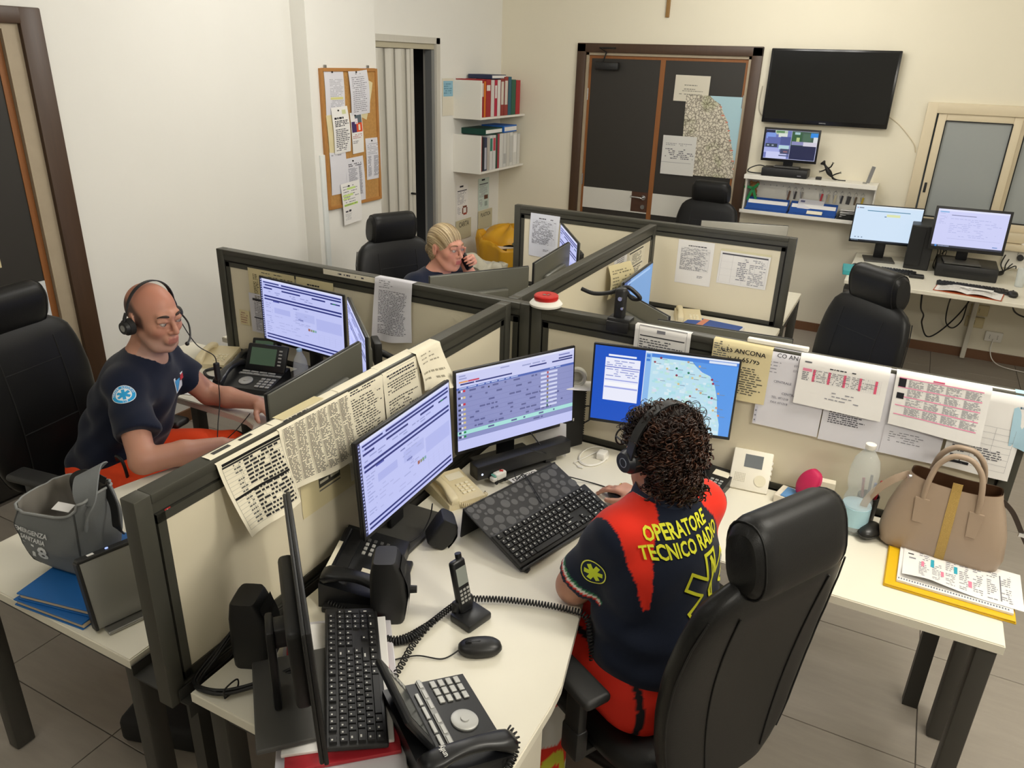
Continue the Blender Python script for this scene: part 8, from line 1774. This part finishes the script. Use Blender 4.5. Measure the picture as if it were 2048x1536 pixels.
    # drawstring loop at the hip
    MB().tube(catmull([A3((-2.43, 1.565, 0.70))-off, A3((-2.40, 1.545, 0.735))-off, A3((-2.37, 1.545, 0.72))-off, A3((-2.365, 1.55, 0.66))-off, A3((-2.385, 1.56, 0.62))-off], 6), 0.006, 6).obj('waist_cord', m_cord, t, 80)
    for a_ in an: shoe(t, (a_-off), (1, 0, 0), m_black2)
    # headset (worn: a thing of its own)
    h = thing('headset', 'black headset with microphone boom worn by the bald man', 'headset', tuple(hd.c)); L = lambda x, y, z: Vector(hd.R @ (A3((x, y, z))*hd.sc))
    arc = [L(-0.012+0.0*a, 0.098*math.cos(a), 0.030+0.105*math.sin(a)) for a in np.linspace(0.02, PI-0.02, 25)]
    MB().ribbon(arc, 0.014, 0.004, tuple(L(1, 0, 0).cross(Vector((0, 0, 1)))) if False else (0, 0, 1)).obj('headband', m_black, h, 60)
    for y in (-1, 1):
        MB().cyl(L(-0.008, y*0.088, -0.012), L(-0.008, y*0.108, -0.012), 0.031, 0.029, 24).obj('ear_cushion', m_black2, h, 40)
        cu = MB().cyl(L(-0.008, y*0.107, -0.012), L(-0.008, y*0.120, -0.012), 0.027, 0.022, 24).obj('ear_cup', m_black, h, 40)
        MB().cyl(L(-0.008, y*0.1195, -0.012), L(-0.008, y*0.1215, -0.012), 0.012, n=20).obj('logo_disc', m_steel, cu, 40)
        MB().tube([L(-0.010, y*0.112, -0.0), L(-0.012, y*0.108, 0.02), L(-0.012, y*0.100, 0.04)], 0.006, 8).obj('yoke', m_black, h, 60)
    MB().tube(catmull([L(0.0, 0.118, -0.015), L(0.04, 0.118, -0.045), L(0.085, 0.085, -0.075), L(0.105, 0.055, -0.085)], 6), 0.0035, 8).sphere(L(0.108, 0.05, -0.086), 0.008).obj('microphone_boom', m_black, h, 60)
    hc = hd.c
    P0 = Vector(hc)+L(-0.005, 0.115, -0.04)
    cord = catmull([P0, (-2.36, 1.93, 1.06), (-2.335, 1.985, 1.0), (-2.345, 2.0, 0.95)], 8); cord2 = catmull([(-2.345, 2.0, 0.89), (-2.33, 1.98, 0.80), (-2.30, 1.93, 0.72), (-2.27, 1.90, 0.665), (-2.235, 1.95, 0.70), (-2.22, 2.03, 0.755)], 8)
    MB().tube([p-Vector(hc) for p in cord], 0.002, 6).tube([p-Vector(hc) for p in cord2], 0.002, 6).obj('cord', m_cord, h, 80)
    MB().rbox(Vector((-2.345, 2.0, 0.925))-Vector(hc), (0.018, 0.022, 0.075), 0.005).obj('inline_control', m_black, h)
    return t
make_man()
# ---------------------------------------------------------------- curly-haired operator, seen from behind
def make_operator():
    f = A3((-0.867, 0.499, 0)); l = A3((-0.499, -0.867, 0)); z = A3((0, 0, 1)); off = A3((-0.37, 1.675, 0))
    t = thing('person', 'operator with dark curly hair in navy and red polo shirt, seen from behind', 'person', tuple(off))
    hip, chest, neck = A3((-0.365, 1.665, 0.615)), A3((-0.405, 1.72, 0.87)), A3((-0.43, 1.757, 1.050))
    ls, rs = A3((-0.498, 1.628, 0.985)), A3((-0.352, 1.888, 0.985))
    le, lw = A3((-0.606, 1.625, 0.79)), A3((-0.60, 1.845, 0.785)); re, rw = A3((-0.45, 2.10, 0.80)), A3((-0.595, 2.165, 0.785))
    hd = Head((-0.452, 1.775, 1.188), 150, 8, 0, 0.95)
    lo, hi = bounds([hip, rs, ls, re, le, lw, rw, hd.c+A3((0, 0, 0.09)), A3((-0.80, 2.25, 0.78)), A3((-0.55, 1.97, 0.78))], 0.13); lo[2] = 0.56
    F = Field(lo, hi, 0.0042); hd.sculpt(F, True)
    F.cone(hd.w(-0.03, 0, -0.06), 0.054, neck, 0.058, 0.035)
    torso(F, hip, chest, rs, ls, neck, f, (0.16, 0.155, 0.155), inf=-0.012)
    for s_, e_2, w_ in ((ls, le, lw), (rs, re, rw)):
        F.cone(s_, 0.052, e_2, 0.050, 0.03); F.cone(e_2, 0.050, e_2*0.6+w_*0.4, 0.044, 0.015); F.cone(e_2*0.6+w_*0.4, 0.044, w_, 0.029, 0.015)
    tr, ur = build_hand(F, rw, (-0.93, 0.32, 0.0), (0.12, -0.05, 1), 1, (0.45, 0.45, 0.3), 0.10, curls=[(0.25, 0.35, 0.25), (0.28, 0.4, 0.25), (0.45, 0.5, 0.3), (0.55, 0.5, 0.3)], thumb=(0.8, 0.5, -0.35))
    build_hand(F, lw, (0.2, 0.95, 0.0), (0, 0, 1), -1, (0.3, 0.3, 0.2))
    V_, F_ = F.mesh(2); base, red = lc('#c4917a'), lc('#b97a63')
    np_obj('body', V_-off, F_, m_skin, t, lambda P: np.tile(base, (len(P), 1)))
    nails([(p-off, d) for p, d in tr], ur, t, mat('nail', '#d3a392', 0.3))
    q = (rw-off)+A3((-0.93, 0.32, 0))*0.10
    hd.c = hd.c-off; hd.eyes(t, '#3a2a20'); hd.brows(t, m_hair_d); hd.c = hd.c+off
    # polo shirt
    lo2, hi2 = bounds([hip, rs, ls, re, le], 0.17); lo2[2] = 0.55; S = Field(lo2, hi2, 0.0055)
    torso(S, hip, chest, rs, ls, neck-A3((0, 0, 0.02)), f, (0.172, 0.168, 0.168), 0.76, 0.004)
    S.ell(hip+A3((0.0, 0, 0.05))+f*0.03, (0.172, 0.172, 0.15), None, 0.06)
    def sleeve(sh, el, k, r):
        d = (el-sh)/np.linalg.norm(el-sh); e = sh+(el-sh)*k; Lx = float(np.linalg.norm(e-sh))
        def fn(P):
            Q = P-sh; tt = np.clip(Q @ d, 0, Lx); return np.maximum(np.linalg.norm(Q-tt[..., None]*d, axis=-1)-(r-0.004*tt), (P-e) @ d)
        S.add(fn, np.minimum(sh, e)-0.1, np.maximum(sh, e)+0.1, 0.03); return d, e
    dL, eL = sleeve(ls, le, 0.80, 0.070); dR, eR = sleeve(rs, re, 0.75, 0.070)
    folds = lambda P: 0.005*np.sin((P[..., 2]*70)+((P-hip) @ l)*22+6*np.sin(((P-hip) @ l)*9+1.0))*np.clip((0.86-P[..., 2])/0.12, 0, 1)
    S.warp(lambda P: wave(P, WR, 0.0035)*np.clip((1.05-P[..., 2])/0.1, 0, 1)+folds(P))
    S.cone(neck+A3((0, 0, 0.03)), 0.066, neck+A3((0, 0, 0.14)), 0.08, 0.006, 'sub'); S.clip((0, 0, 0.56), (0, 0, -1))
    V2, F2 = S.mesh(1); nv, rd, wh, gr = lc('#121a2c'), lc('#e2301d'), lc('#d9d9d4'), lc('#2f7a52')
    sc_ = (ls+rs)/2
    def pcol(P):
        C = np.tile(nv, (len(P), 1)); u = (P-sc_) @ l; b = (P-sc_) @ f; zz = P[:, 2]; a = np.abs(u)
        inner = np.interp(zz, [0.80, 0.86, 0.92, 0.97, 1.01, 1.04, 1.09], [0.164, 0.155, 0.143, 0.132, 0.112, 0.086, 0.060]); outer = np.interp(zz, [0.80, 0.86, 0.93, 1.0, 1.06], [0.162, 0.170, 0.178, 0.188, 0.195])
        m = (a > inner) & (a < outer) & (zz > 0.85) & ((P-le) @ dL < 0.5); C[m] = rd
        for d, e in ((dL, eL), (dR, eR)):
            s_ = (P-e) @ d; near = np.linalg.norm((P-e)-s_[:, None]*d, axis=1) < 0.10
            C[near & (s_ > -0.018) & (s_ < -0.0125)] = wh; C[near & (s_ > -0.0125) & (s_ < -0.008)] = rd*0.8; C[near & (s_ > -0.024) & (s_ < -0.018)] = gr*0.8
        return C
    o = np_obj('polo_shirt', V2-off, F2, m_cloth, t, lambda P: pcol(P+off))
    # collar
    cn = neck+A3((0, 0, 0.0)); cl_ = []
    def CS(u, v):
        a = 2*PI*u; r = 0.071+0.012*v; p = cn+(f*math.cos(a)*1.02+l*math.sin(a))*r+z*(0.045-0.05*v+0.006*math.cos(a)); return Vector(p-off)
    MB().surf(CS, 40, 5, True).obj('collar', mat('collar_navy', '#182238', 0.8), o, 180)
    MB().tube([CS(k/40, 0.93) for k in range(40)], 0.0016, 6, closed=True).obj('collar_trim', m_white, o, 180)
    bvh = BVHTree.FromPolygons([Vector(v) for v in V2-off], F2.tolist()); cm = CM(); YL = '#e3e23a'
    er = -l; nB = -f
    def PM(u, zc, tilt=0.0): return frame(Vector(sc_-off+nB*0.30+er*u+z*(zc-sc_[2])), Vector(er), Vector(z)) @ Matrix.Rotation(tilt, 4, 'Z')
    dd = Vector(f)
    for tx, sz, zc, u in (('OPERATORE', 0.0435, 1.027, -0.034), ('TECNICO RADIO', 0.0435, 0.988, -0.022)):
        vs_, fs_ = text_mesh(tx, sz, 'CENTER', bold=0.028, xs=0.78 if tx[0] == 'T' else 0.82); decal(cm, bvh, PM(u, zc), [(vs_, fs_, YL)], dd, 0.0025)
    M = PM(0.036, 0.862)
    R1, w2 = 0.098, 0.0215; out = []
    for k in range(6):      # outlined star of life
        a = PI/2-k*PI/3; d = (math.cos(a), math.sin(a)); n_ = (-d[1], d[0]); ins = w2*2
        a2 = a+PI/6; out += [(math.cos(a2)*ins*1.0, math.sin(a2)*ins*1.0), (d[0]*R1+n_[0]*w2, d[1]*R1+n_[1]*w2), (d[0]*R1-n_[0]*w2, d[1]*R1-n_[1]*w2)]
    decal(cm, bvh, M, [line_poly(out, 0.0085)+(YL,)], dd, 0.0025)
    sn = [(0.012*math.sin(t_*0.75), 0.085-0.165*t_/12) for t_ in range(13)]; decal(cm, bvh, M, [line_poly(sn, 0.0105, False, 3)+(YL,), line_poly([(0, 0.088), (0, -0.09)], 0.005, False, 12)+(YL,)], dd, 0.0027)
    # round badge on the left sleeve
    c0 = ls+(le-ls)*0.40-off; dn = l*0.55-f*0.55+A3((0, -0.5, 0)); dn -= dL*(dn @ dL); dn /= np.linalg.norm(dn); Ms = frame(Vector(c0+dn*0.15), Vector(np.cross(-dL, dn)), Vector(-dL))
    decal(cm, bvh, Ms, [disc_poly(0.036)+('#1c2740',)], -Vector(dn), 0.0018); decal(cm, bvh, Ms, [disc_poly(0.036, r0=0.033)+('#dfe25a',)], -Vector(dn), 0.0026); decal(cm, bvh, Ms, [s_+('#cfe03a',) for s_ in star_bars(0.026, 0.013)], -Vector(dn), 0.0028)
    cm.obj('shirt_print', attr_mat('fabric_print', 0.7, 0.2), o)
    # ring
    p = tr[2][0]-off
    MB().tube(ring3((Vector((0, 0, 1)), Vector((0.3, 0.95, 0)).normalized()), Vector(rw-off)+Vector((-0.93, 0.32, 0))*0.108+Vector((0.012, 0.004, 0.0)), 0.0098), 0.0016, 6, closed=True).obj('finger_ring', mat('gold', '#c9a55a', 0.25, 1.0), t, 80)
    # trousers with reflective bands
    kn = [A3((-0.60, 1.99, 0.575)), A3((-0.735, 1.72, 0.575))]; kn = [kn[1]*0+hip+f*0.40-l*0.10-A3((0, 0, 0.05)), hip+f*0.36+l*0.13-A3((0, 0, 0.05))]
    an = [kn[0]-f*0.05-A3((0, 0, 0.46)), A3((-0.60, 1.455, 0.13))]
    T = trousers(hip-A3((0, 0, 0.03)), kn, an, f, (0.115, 0.088, 0.066)); V3, F3 = T.mesh(1); og, rf, yl = lc('#d92c1b'), lc('#cfccc6'), lc('#c3c23a')
    def tcol(P):
        C = np.tile(og, (len(P), 1)); zz = P[:, 2]; band = ((zz > 0.15) & (zz < 0.23)) | ((zz > 0.31) & (zz < 0.39)); C[band] = rf
        s_ = (P-an[1]) @ A3((0.85, -0.52, 0)); C[(np.abs(s_) < 0.008) & (zz < 0.45)] = yl
        q_ = (P-hip) @ l; C[(np.abs(q_-0.16) < 0.008) & (zz > 0.45)] = lc('#14161c')
        return C
    np_obj('trousers', V3-off, F3, m_trous, t, lambda P: tcol(P+off))
    for a_ in an: shoe(t, tuple((a_-off)[:2])+(0,), tuple(f), mat('shoe_red', '#a01a1c', 0.6))
    # hair: curly mass
    hs = Field(hd.c-0.2, hd.c+0.2, 0.006); hs.ell(hd.w(-0.022, 0, 0.034), (0.098, 0.080, 0.088), hd.R, 0.02); hs.ell(hd.w(-0.058, 0, -0.055), (0.056, 0.066, 0.078), hd.R, 0.03)
    hs.ell(hd.w(0.105, 0, -0.055), (0.09, 0.085, 0.085), hd.R, 0.02, 'sub'); hs.warp(lambda P: wave(P*2.2, WR, 0.004))
    V4, F4 = hs.mesh(1); hr = np_obj('hair', V4-off, F4, mat('hair_base', '#1c110c', 0.6), t)
    rh = random.Random(21); g = MB(); bv = BVHTree.FromPolygons([Vector(v) for v in V4-off], F4.tolist())
    Rm = Matrix(hd.R.tolist()); c0 = Vector(hd.c-off)
    for k in range(1900):
        th = rh.random()*2*PI; zz = rh.random()*2-1; q_ = math.sqrt(1-zz*zz); d = Vector((q_*math.cos(th), q_*math.sin(th), zz))
        if d.x > 0.45 and d.z < 0.35: continue
        o0 = c0+Rm @ (Vector((-0.035, 0, 0.0))*1.0); dw = Rm @ d; hit = bv.ray_cast(o0, dw, 0.3)
        if hit[0] is None: continue
        p = hit[0]; n = hit[1]; down = Vector((0, 0, -1)); tg = (down-n*down.dot(n)); tg = (tg.normalized() if tg.length > 0.1 else n.orthogonal().normalized())+n*(0.55*rh.random()-0.05)+Vector((rh.uniform(-.6, .6), rh.uniform(-.6, .6), rh.uniform(-.2, .5)))
        tg.normalize(); a = tg.orthogonal().normalized(); b = tg.cross(a); Lh = rh.uniform(0.015, 0.04); rr = rh.uniform(0.003, 0.0075); turns = rh.uniform(1.2, 2.6); N = int(9*turns); ph = rh.random()*6
        top = d.z > 0.55
        if top: Lh *= 0.8; rr *= 1.25
        pts = [p+n*(0.0005+rr*0.5)+tg*(Lh*i/N)+(a*math.cos(ph+2*PI*turns*i/N)+b*math.sin(ph+2*PI*turns*i/N))*rr for i in range(N+1)]
        g.m(rh.choice((0, 0, 1, 1, 2))).tube(pts, rh.uniform(0.0012, 0.0026), 4, cap=False)
    for k in range(110):     # stray frizz on the outline
        th = rh.random()*2*PI; d = Vector((math.cos(th)*0.6, math.sin(th)*0.6, rh.uniform(0.3, 1))).normalized(); hit = bv.ray_cast(c0, Rm @ d, 0.3)
        if hit[0] is None: continue
        a = (Rm @ d).orthogonal().normalized(); b = (Rm @ d).cross(a); rr = rh.uniform(0.006, 0.014); ph = rh.random()*6
        pts = [hit[0]+(Rm @ d)*(0.004+0.030*math.sin(PI*i/12))+a*(rr*math.cos(ph+i*0.5))+b*(rr*math.sin(ph+i*0.5)) for i in range(12)]
        g.m(0).tube(pts, 0.0009, 3, cap=False)
    o2 = g.obj('curls', [mat('curl_dark', '#21130d', 0.38), mat('curl_mid', '#331d13', 0.36), mat('curl_light', '#4a2b1b', 0.35)], hr, 180); o2['kind'] = 'stuff'
    # headset and glasses (worn things of their own)
    h = thing('headset', 'black headset worn over the operator\'s curly hair', 'headset', tuple(hd.c)); L = lambda x, y, z_: Vector(hd.R @ A3((x, y, z_)))
    for y in (-1, 1):
        MB().cyl(L(0.005, y*0.082, -0.010), L(0.005, y*0.108, -0.010), 0.036, 0.034, 28).obj('ear_cushion', m_black2, h, 40)
        cu = MB().cyl(L(0.005, y*0.107, -0.010), L(0.005, y*0.124, -0.010), 0.033, 0.026, 28).obj('ear_cup', mat('cup_black', '#20232a', 0.4), h, 40)
        MB().tube(ring3((L(1, 0, 0), L(0, 0, 1)), L(0.005, y*0.1245, -0.010), 0.012), 0.0012, 6, closed=True).obj('logo_ring', mat('ring_grey', '#8a93a5', 0.4), cu, 80)
    band = [L(-0.010-0.02*math.sin(a), 0.116*math.cos(a), 0.005+0.128*math.sin(a)) for a in np.linspace(0.0, PI, 27)]
    MB().ribbon(band, 0.026, 0.006, (0, 0, 1)).obj('headband', m_black, h, 60)
    gs = thing('eyeglasses', 'dark framed glasses worn by the curly-haired operator', 'glasses', tuple(hd.c))
    for y in (-1, 1):
        MB().tube(ring3((L(0, 1, 0), L(0, 0, 1)), L(0.115, y*0.033, 0.010), 0.023), 0.0028, 6, closed=True).obj('rim', m_black, gs, 80)
        MB().tube([L(0.113, y*0.056, 0.016), L(0.06, y*0.075, 0.018), L(0.0, y*0.085, 0.016)], 0.0025, 6).obj('temple', m_black, gs, 80)
        MB().add([L(0.115, y*0.033, 0.010)+(L(0, 1, 0)*math.cos(k*PI/10)+L(0, 0, 1)*math.sin(k*PI/10))*0.0225 for k in range(20)], [tuple(range(20))]).obj('lens', glass('lens', (0.95, 0.97, 0.97), 0.02, 0.12), gs)
    MB().tube([L(0.116, -0.011, 0.014), L(0.12, 0, 0.017), L(0.116, 0.011, 0.014)], 0.0022, 6).obj('bridge', m_black, gs, 80)
    return t
make_operator()
# ---------------------------------------------------------------- blonde woman on the telephone
def make_blonde():
    f = A3((0.97, -0.24, 0)); l = A3((0.24, 0.97, 0)); z = A3((0, 0, 1)); off = A3((-2.40, 3.56, 0))
    t = thing('person', 'blonde woman in navy polo shirt holding a telephone to her ear', 'person', tuple(off))
    hip, chest, neck = A3((-2.40, 3.565, 0.60)), A3((-2.315, 3.54, 0.84)), A3((-2.265, 3.525, 1.012))
    rs, ls = neck-l*0.165-z*0.065-f*0.01, neck+l*0.165-z*0.065-f*0.01
    re, rw = A3((-2.12, 3.28, 0.79)), A3((-1.93, 3.38, 0.785)); le, lw = A3((-2.08, 3.72, 0.83)), A3((-2.150, 3.625, 1.058))
    hd = Head((-2.208, 3.52, 1.158), -12, 4, 0, 1.0)
    lo, hi = bounds([hip, rs, ls, re, le, lw, rw, hd.c+A3((0, 0, 0.09)), A3((-1.80, 3.45, 0.78))], 0.12); lo[2] = 0.56
    F = Field(lo, hi, 0.0042); hd.sculpt(F, True)
    F.cone(hd.w(-0.036, 0, -0.055), 0.047, neck, 0.053, 0.02); F.cone(hd.w(-0.012, 0, -0.085), 0.034, neck+f*0.015, 0.042, 0.015)
    torso(F, hip, chest, rs, ls, neck, f, (0.17, 0.165, 0.165), inf=-0.012)
    for s_, e_2, w_ in ((ls, le, lw), (rs, re, rw)):
        F.cone(s_, 0.054, e_2, 0.044, 0.03); F.cone(e_2, 0.044, e_2*0.6+w_*0.4, 0.041, 0.015); F.cone(e_2*0.6+w_*0.4, 0.041, w_, 0.027, 0.015)
    # hand closed round the handset: fingers wrap on the side toward the camera
    tl, ul = build_hand(F, lw, (0.80, -0.18, 0.45), (0.25, 0.93, 0.15), -1, (0.95, 1.0, 0.55), 0.06, 0.88, thumb=(0.5, 0.8, -0.3))
    build_hand(F, rw, (0.9, 0.35, -0.05), (0, 0, 1), 1)
    V_, F_ = F.mesh(2); base, red, lip = lc('#c99079'), lc('#c0705c'), lc('#a85a55')
    def col(P):
        L = hd.loc(P); x, y, zz = L.T; C = np.tile(base, (len(P), 1)); inh = (np.abs(zz) < 0.14) & (np.abs(x) < 0.14) & (np.abs(y) < 0.11)
        m = np.where(inh, np.exp(-((x-0.075)/0.035)**2-((np.abs(y)-0.042)/0.026)**2-((zz+0.022)/0.026)**2), 0)*0.3; C = C*(1-m[:, None])+red*m[:, None]
        lp = inh & (x > 0.088) & (np.abs(y) < 0.021) & (zz > -0.07) & (zz < -0.047); C[lp] = lip
        e = inh & (x > 0.06) & (np.abs(y) < 0.05) & (zz > 0.0) & (zz < 0.024); C[e] = C[e]*0.8
        return C
    np_obj('body', V_-off, F_, m_skin, t, lambda P: col(P+off)); nails([(p-off, d) for p, d in tl], ul, t, mat('nail', '#d3a392', 0.3))
    hd.c = hd.c-off; hd.eyes(t, '#4a5a5a', 0.1); hd.brows(t, mat('brow_blonde', '#7a5f42', 0.8), 0.0028); hd.c = hd.c+off
    lo2, hi2 = bounds([hip, rs, ls, re, le], 0.16); lo2[2] = 0.55; S = Field(lo2, hi2, 0.007)
    torso(S, hip, chest, rs, ls, neck-A3((0, 0, 0.018)), f, (0.185, 0.182, 0.182), 0.72, 0.004)
    for s_, e_2 in ((rs, re), (ls, le)):
        d = (e_2-s_)/np.linalg.norm(e_2-s_); e = s_+(e_2-s_)*0.7; Lx = float(np.linalg.norm(e-s_))
        def fn(P, s_=s_, d=d, e=e, Lx=Lx):
            Q = P-s_; tt = np.clip(Q @ d, 0, Lx); return np.maximum(np.linalg.norm(Q-tt[..., None]*d, axis=-1)-0.073, (P-e) @ d)
        S.add(fn, np.minimum(s_, e)-0.09, np.maximum(s_, e)+0.09, 0.03)
    S.warp(lambda P: wave(P, WR, 0.0035)); S.cone(neck+A3((0, 0, 0.02)), 0.064, neck+A3((0, 0, 0.14)), 0.08, 0.006, 'sub'); S.cone(neck+f*0.07, 0.02, neck+f*0.10-z*0.05, 0.012, 0.01, 'sub'); S.clip((0, 0, 0.565), (0, 0, -1))
    V2, F2 = S.mesh(1); o = np_obj('polo_shirt', V2-off, F2, m_cloth, t, lambda P: np.tile(lc('#141b2e'), (len(P), 1)))
    MB().surf(lambda u, v: Vector(neck+(f*math.cos(2*PI*u)*1.05+l*math.sin(2*PI*u))*(0.068+0.012*v)+z*(0.035-0.045*v-0.02*max(0, math.cos(2*PI*u)))-off), 36, 4, True).obj('collar', mat('collar_navy', '#182238', 0.8), o, 180)
    kn = [hip+f*0.40-l*0.10-z*0.03, hip+f*0.40+l*0.10-z*0.03]; an = [kn[0]-z*0.47, kn[1]-z*0.47]
    T = trousers(hip-z*0.03, kn, an, f, h=0.012); V3, F3 = T.mesh(1); np_obj('trousers', V3-off, F3, m_trous, t, lambda P: np.tile(lc('#e0401c'), (len(P), 1)))
    for a_ in an: shoe(t, tuple((a_-off)[:2])+(0,), tuple(f), m_black2)
    # combed-back blonde hair
    hs = Field(hd.c-0.17, hd.c+0.17, 0.004); hs.ell(hd.w(-0.018, 0, 0.040), (0.104, 0.084, 0.092), hd.R, 0.02); hs.ell(hd.w(-0.060, 0, -0.035), (0.052, 0.062, 0.065), hd.R, 0.03)
    hs.ell(hd.w(0.098, 0, -0.035), (0.058, 0.10, 0.088), hd.R, 0.015, 'sub'); hs.ell(hd.w(0.03, 0, -0.10), (0.085, 0.12, 0.085), hd.R, 0.012, 'sub')
    for y in (-1, 1): hs.ell(hd.w(-0.004, y*0.09, -0.004), (0.026, 0.03, 0.036), hd.R, 0.01, 'sub')
    hs.ell(hd.w(-0.118, 0.0, -0.03), (0.03, 0.034, 0.036), hd.R, 0.01)
    def strand(P): L = hd.loc(P); x, y, zz = L[..., 0], L[..., 1], L[..., 2]; return np.arctan2(y, zz+0.06+0.25*x)
    hs.warp(lambda P: 0.0016*np.sin(strand(P)*75)+0.001*np.sin(strand(P)*140+P[..., 0]*90))
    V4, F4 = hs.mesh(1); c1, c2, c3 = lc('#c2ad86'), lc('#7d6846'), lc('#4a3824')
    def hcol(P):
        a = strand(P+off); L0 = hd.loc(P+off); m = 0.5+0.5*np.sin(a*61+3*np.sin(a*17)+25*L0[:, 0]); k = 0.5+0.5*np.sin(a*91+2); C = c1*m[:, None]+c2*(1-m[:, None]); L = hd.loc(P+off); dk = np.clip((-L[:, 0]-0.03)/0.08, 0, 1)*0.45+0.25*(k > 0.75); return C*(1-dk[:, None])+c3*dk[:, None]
    hr = np_obj('hair', V4-off, F4, attr_mat('hair_blonde', 0.42, 0.5), t, hcol)
    MB().tube(ring3((Vector(hd.R @ A3((0, 1, 0))), Vector(hd.R @ A3((0.3, 0, 1))).normalized()), Vector(hd.w(-0.094, 0, -0.028)-off), 0.030), 0.008, 8, closed=True).obj('hair_tie', m_black2, hr, 80)
    g = MB(); rh = random.Random(3)
    for k in range(26):
        y0 = rh.uniform(-0.05, 0.05); p = [hd.w(-0.07, y0, -0.075)-off, hd.w(-0.075+rh.uniform(-.01, .01), y0*1.1, -0.10)-off, hd.w(-0.065+rh.uniform(-.02, .02), y0*1.2, -0.125-rh.uniform(0, .02))-off]; g.tube(catmull(p, 4), lambda q: 0.0022*(1-q*0.7), 4, cap=False)
    o3 = g.obj('loose_strands', mat('strand_brown', '#6a5438', 0.5), hr, 180); o3['kind'] = 'stuff'
    # the telephone she holds
    ph = thing('cordless_telephone', 'black cordless telephone held to the blonde woman\'s ear', 'telephone', tuple(hd.w(0.045, 0.092, -0.05)))
    a_ = Vector(hd.R @ A3((0.66, 0.06, -0.74))).normalized(); b_ = Vector(hd.R @ A3((0.1, 1, 0.1))); 
    g = MB(); g.xf = frame((0, 0, 0), a_, b_); g.rbox((0, 0, 0), (0.165, 0.026, 0.05), 0.009, seg=3); pb_ = g.obj('body', m_pblk, ph, 50)
    g = MB(); g.xf = frame((0, 0, 0), a_, b_); g.rbox((0.03, 0.0135, 0), (0.06, 0.002, 0.034), 0.001); g.obj('keypad', m_pgry, pb_)
    return t
make_blonde()
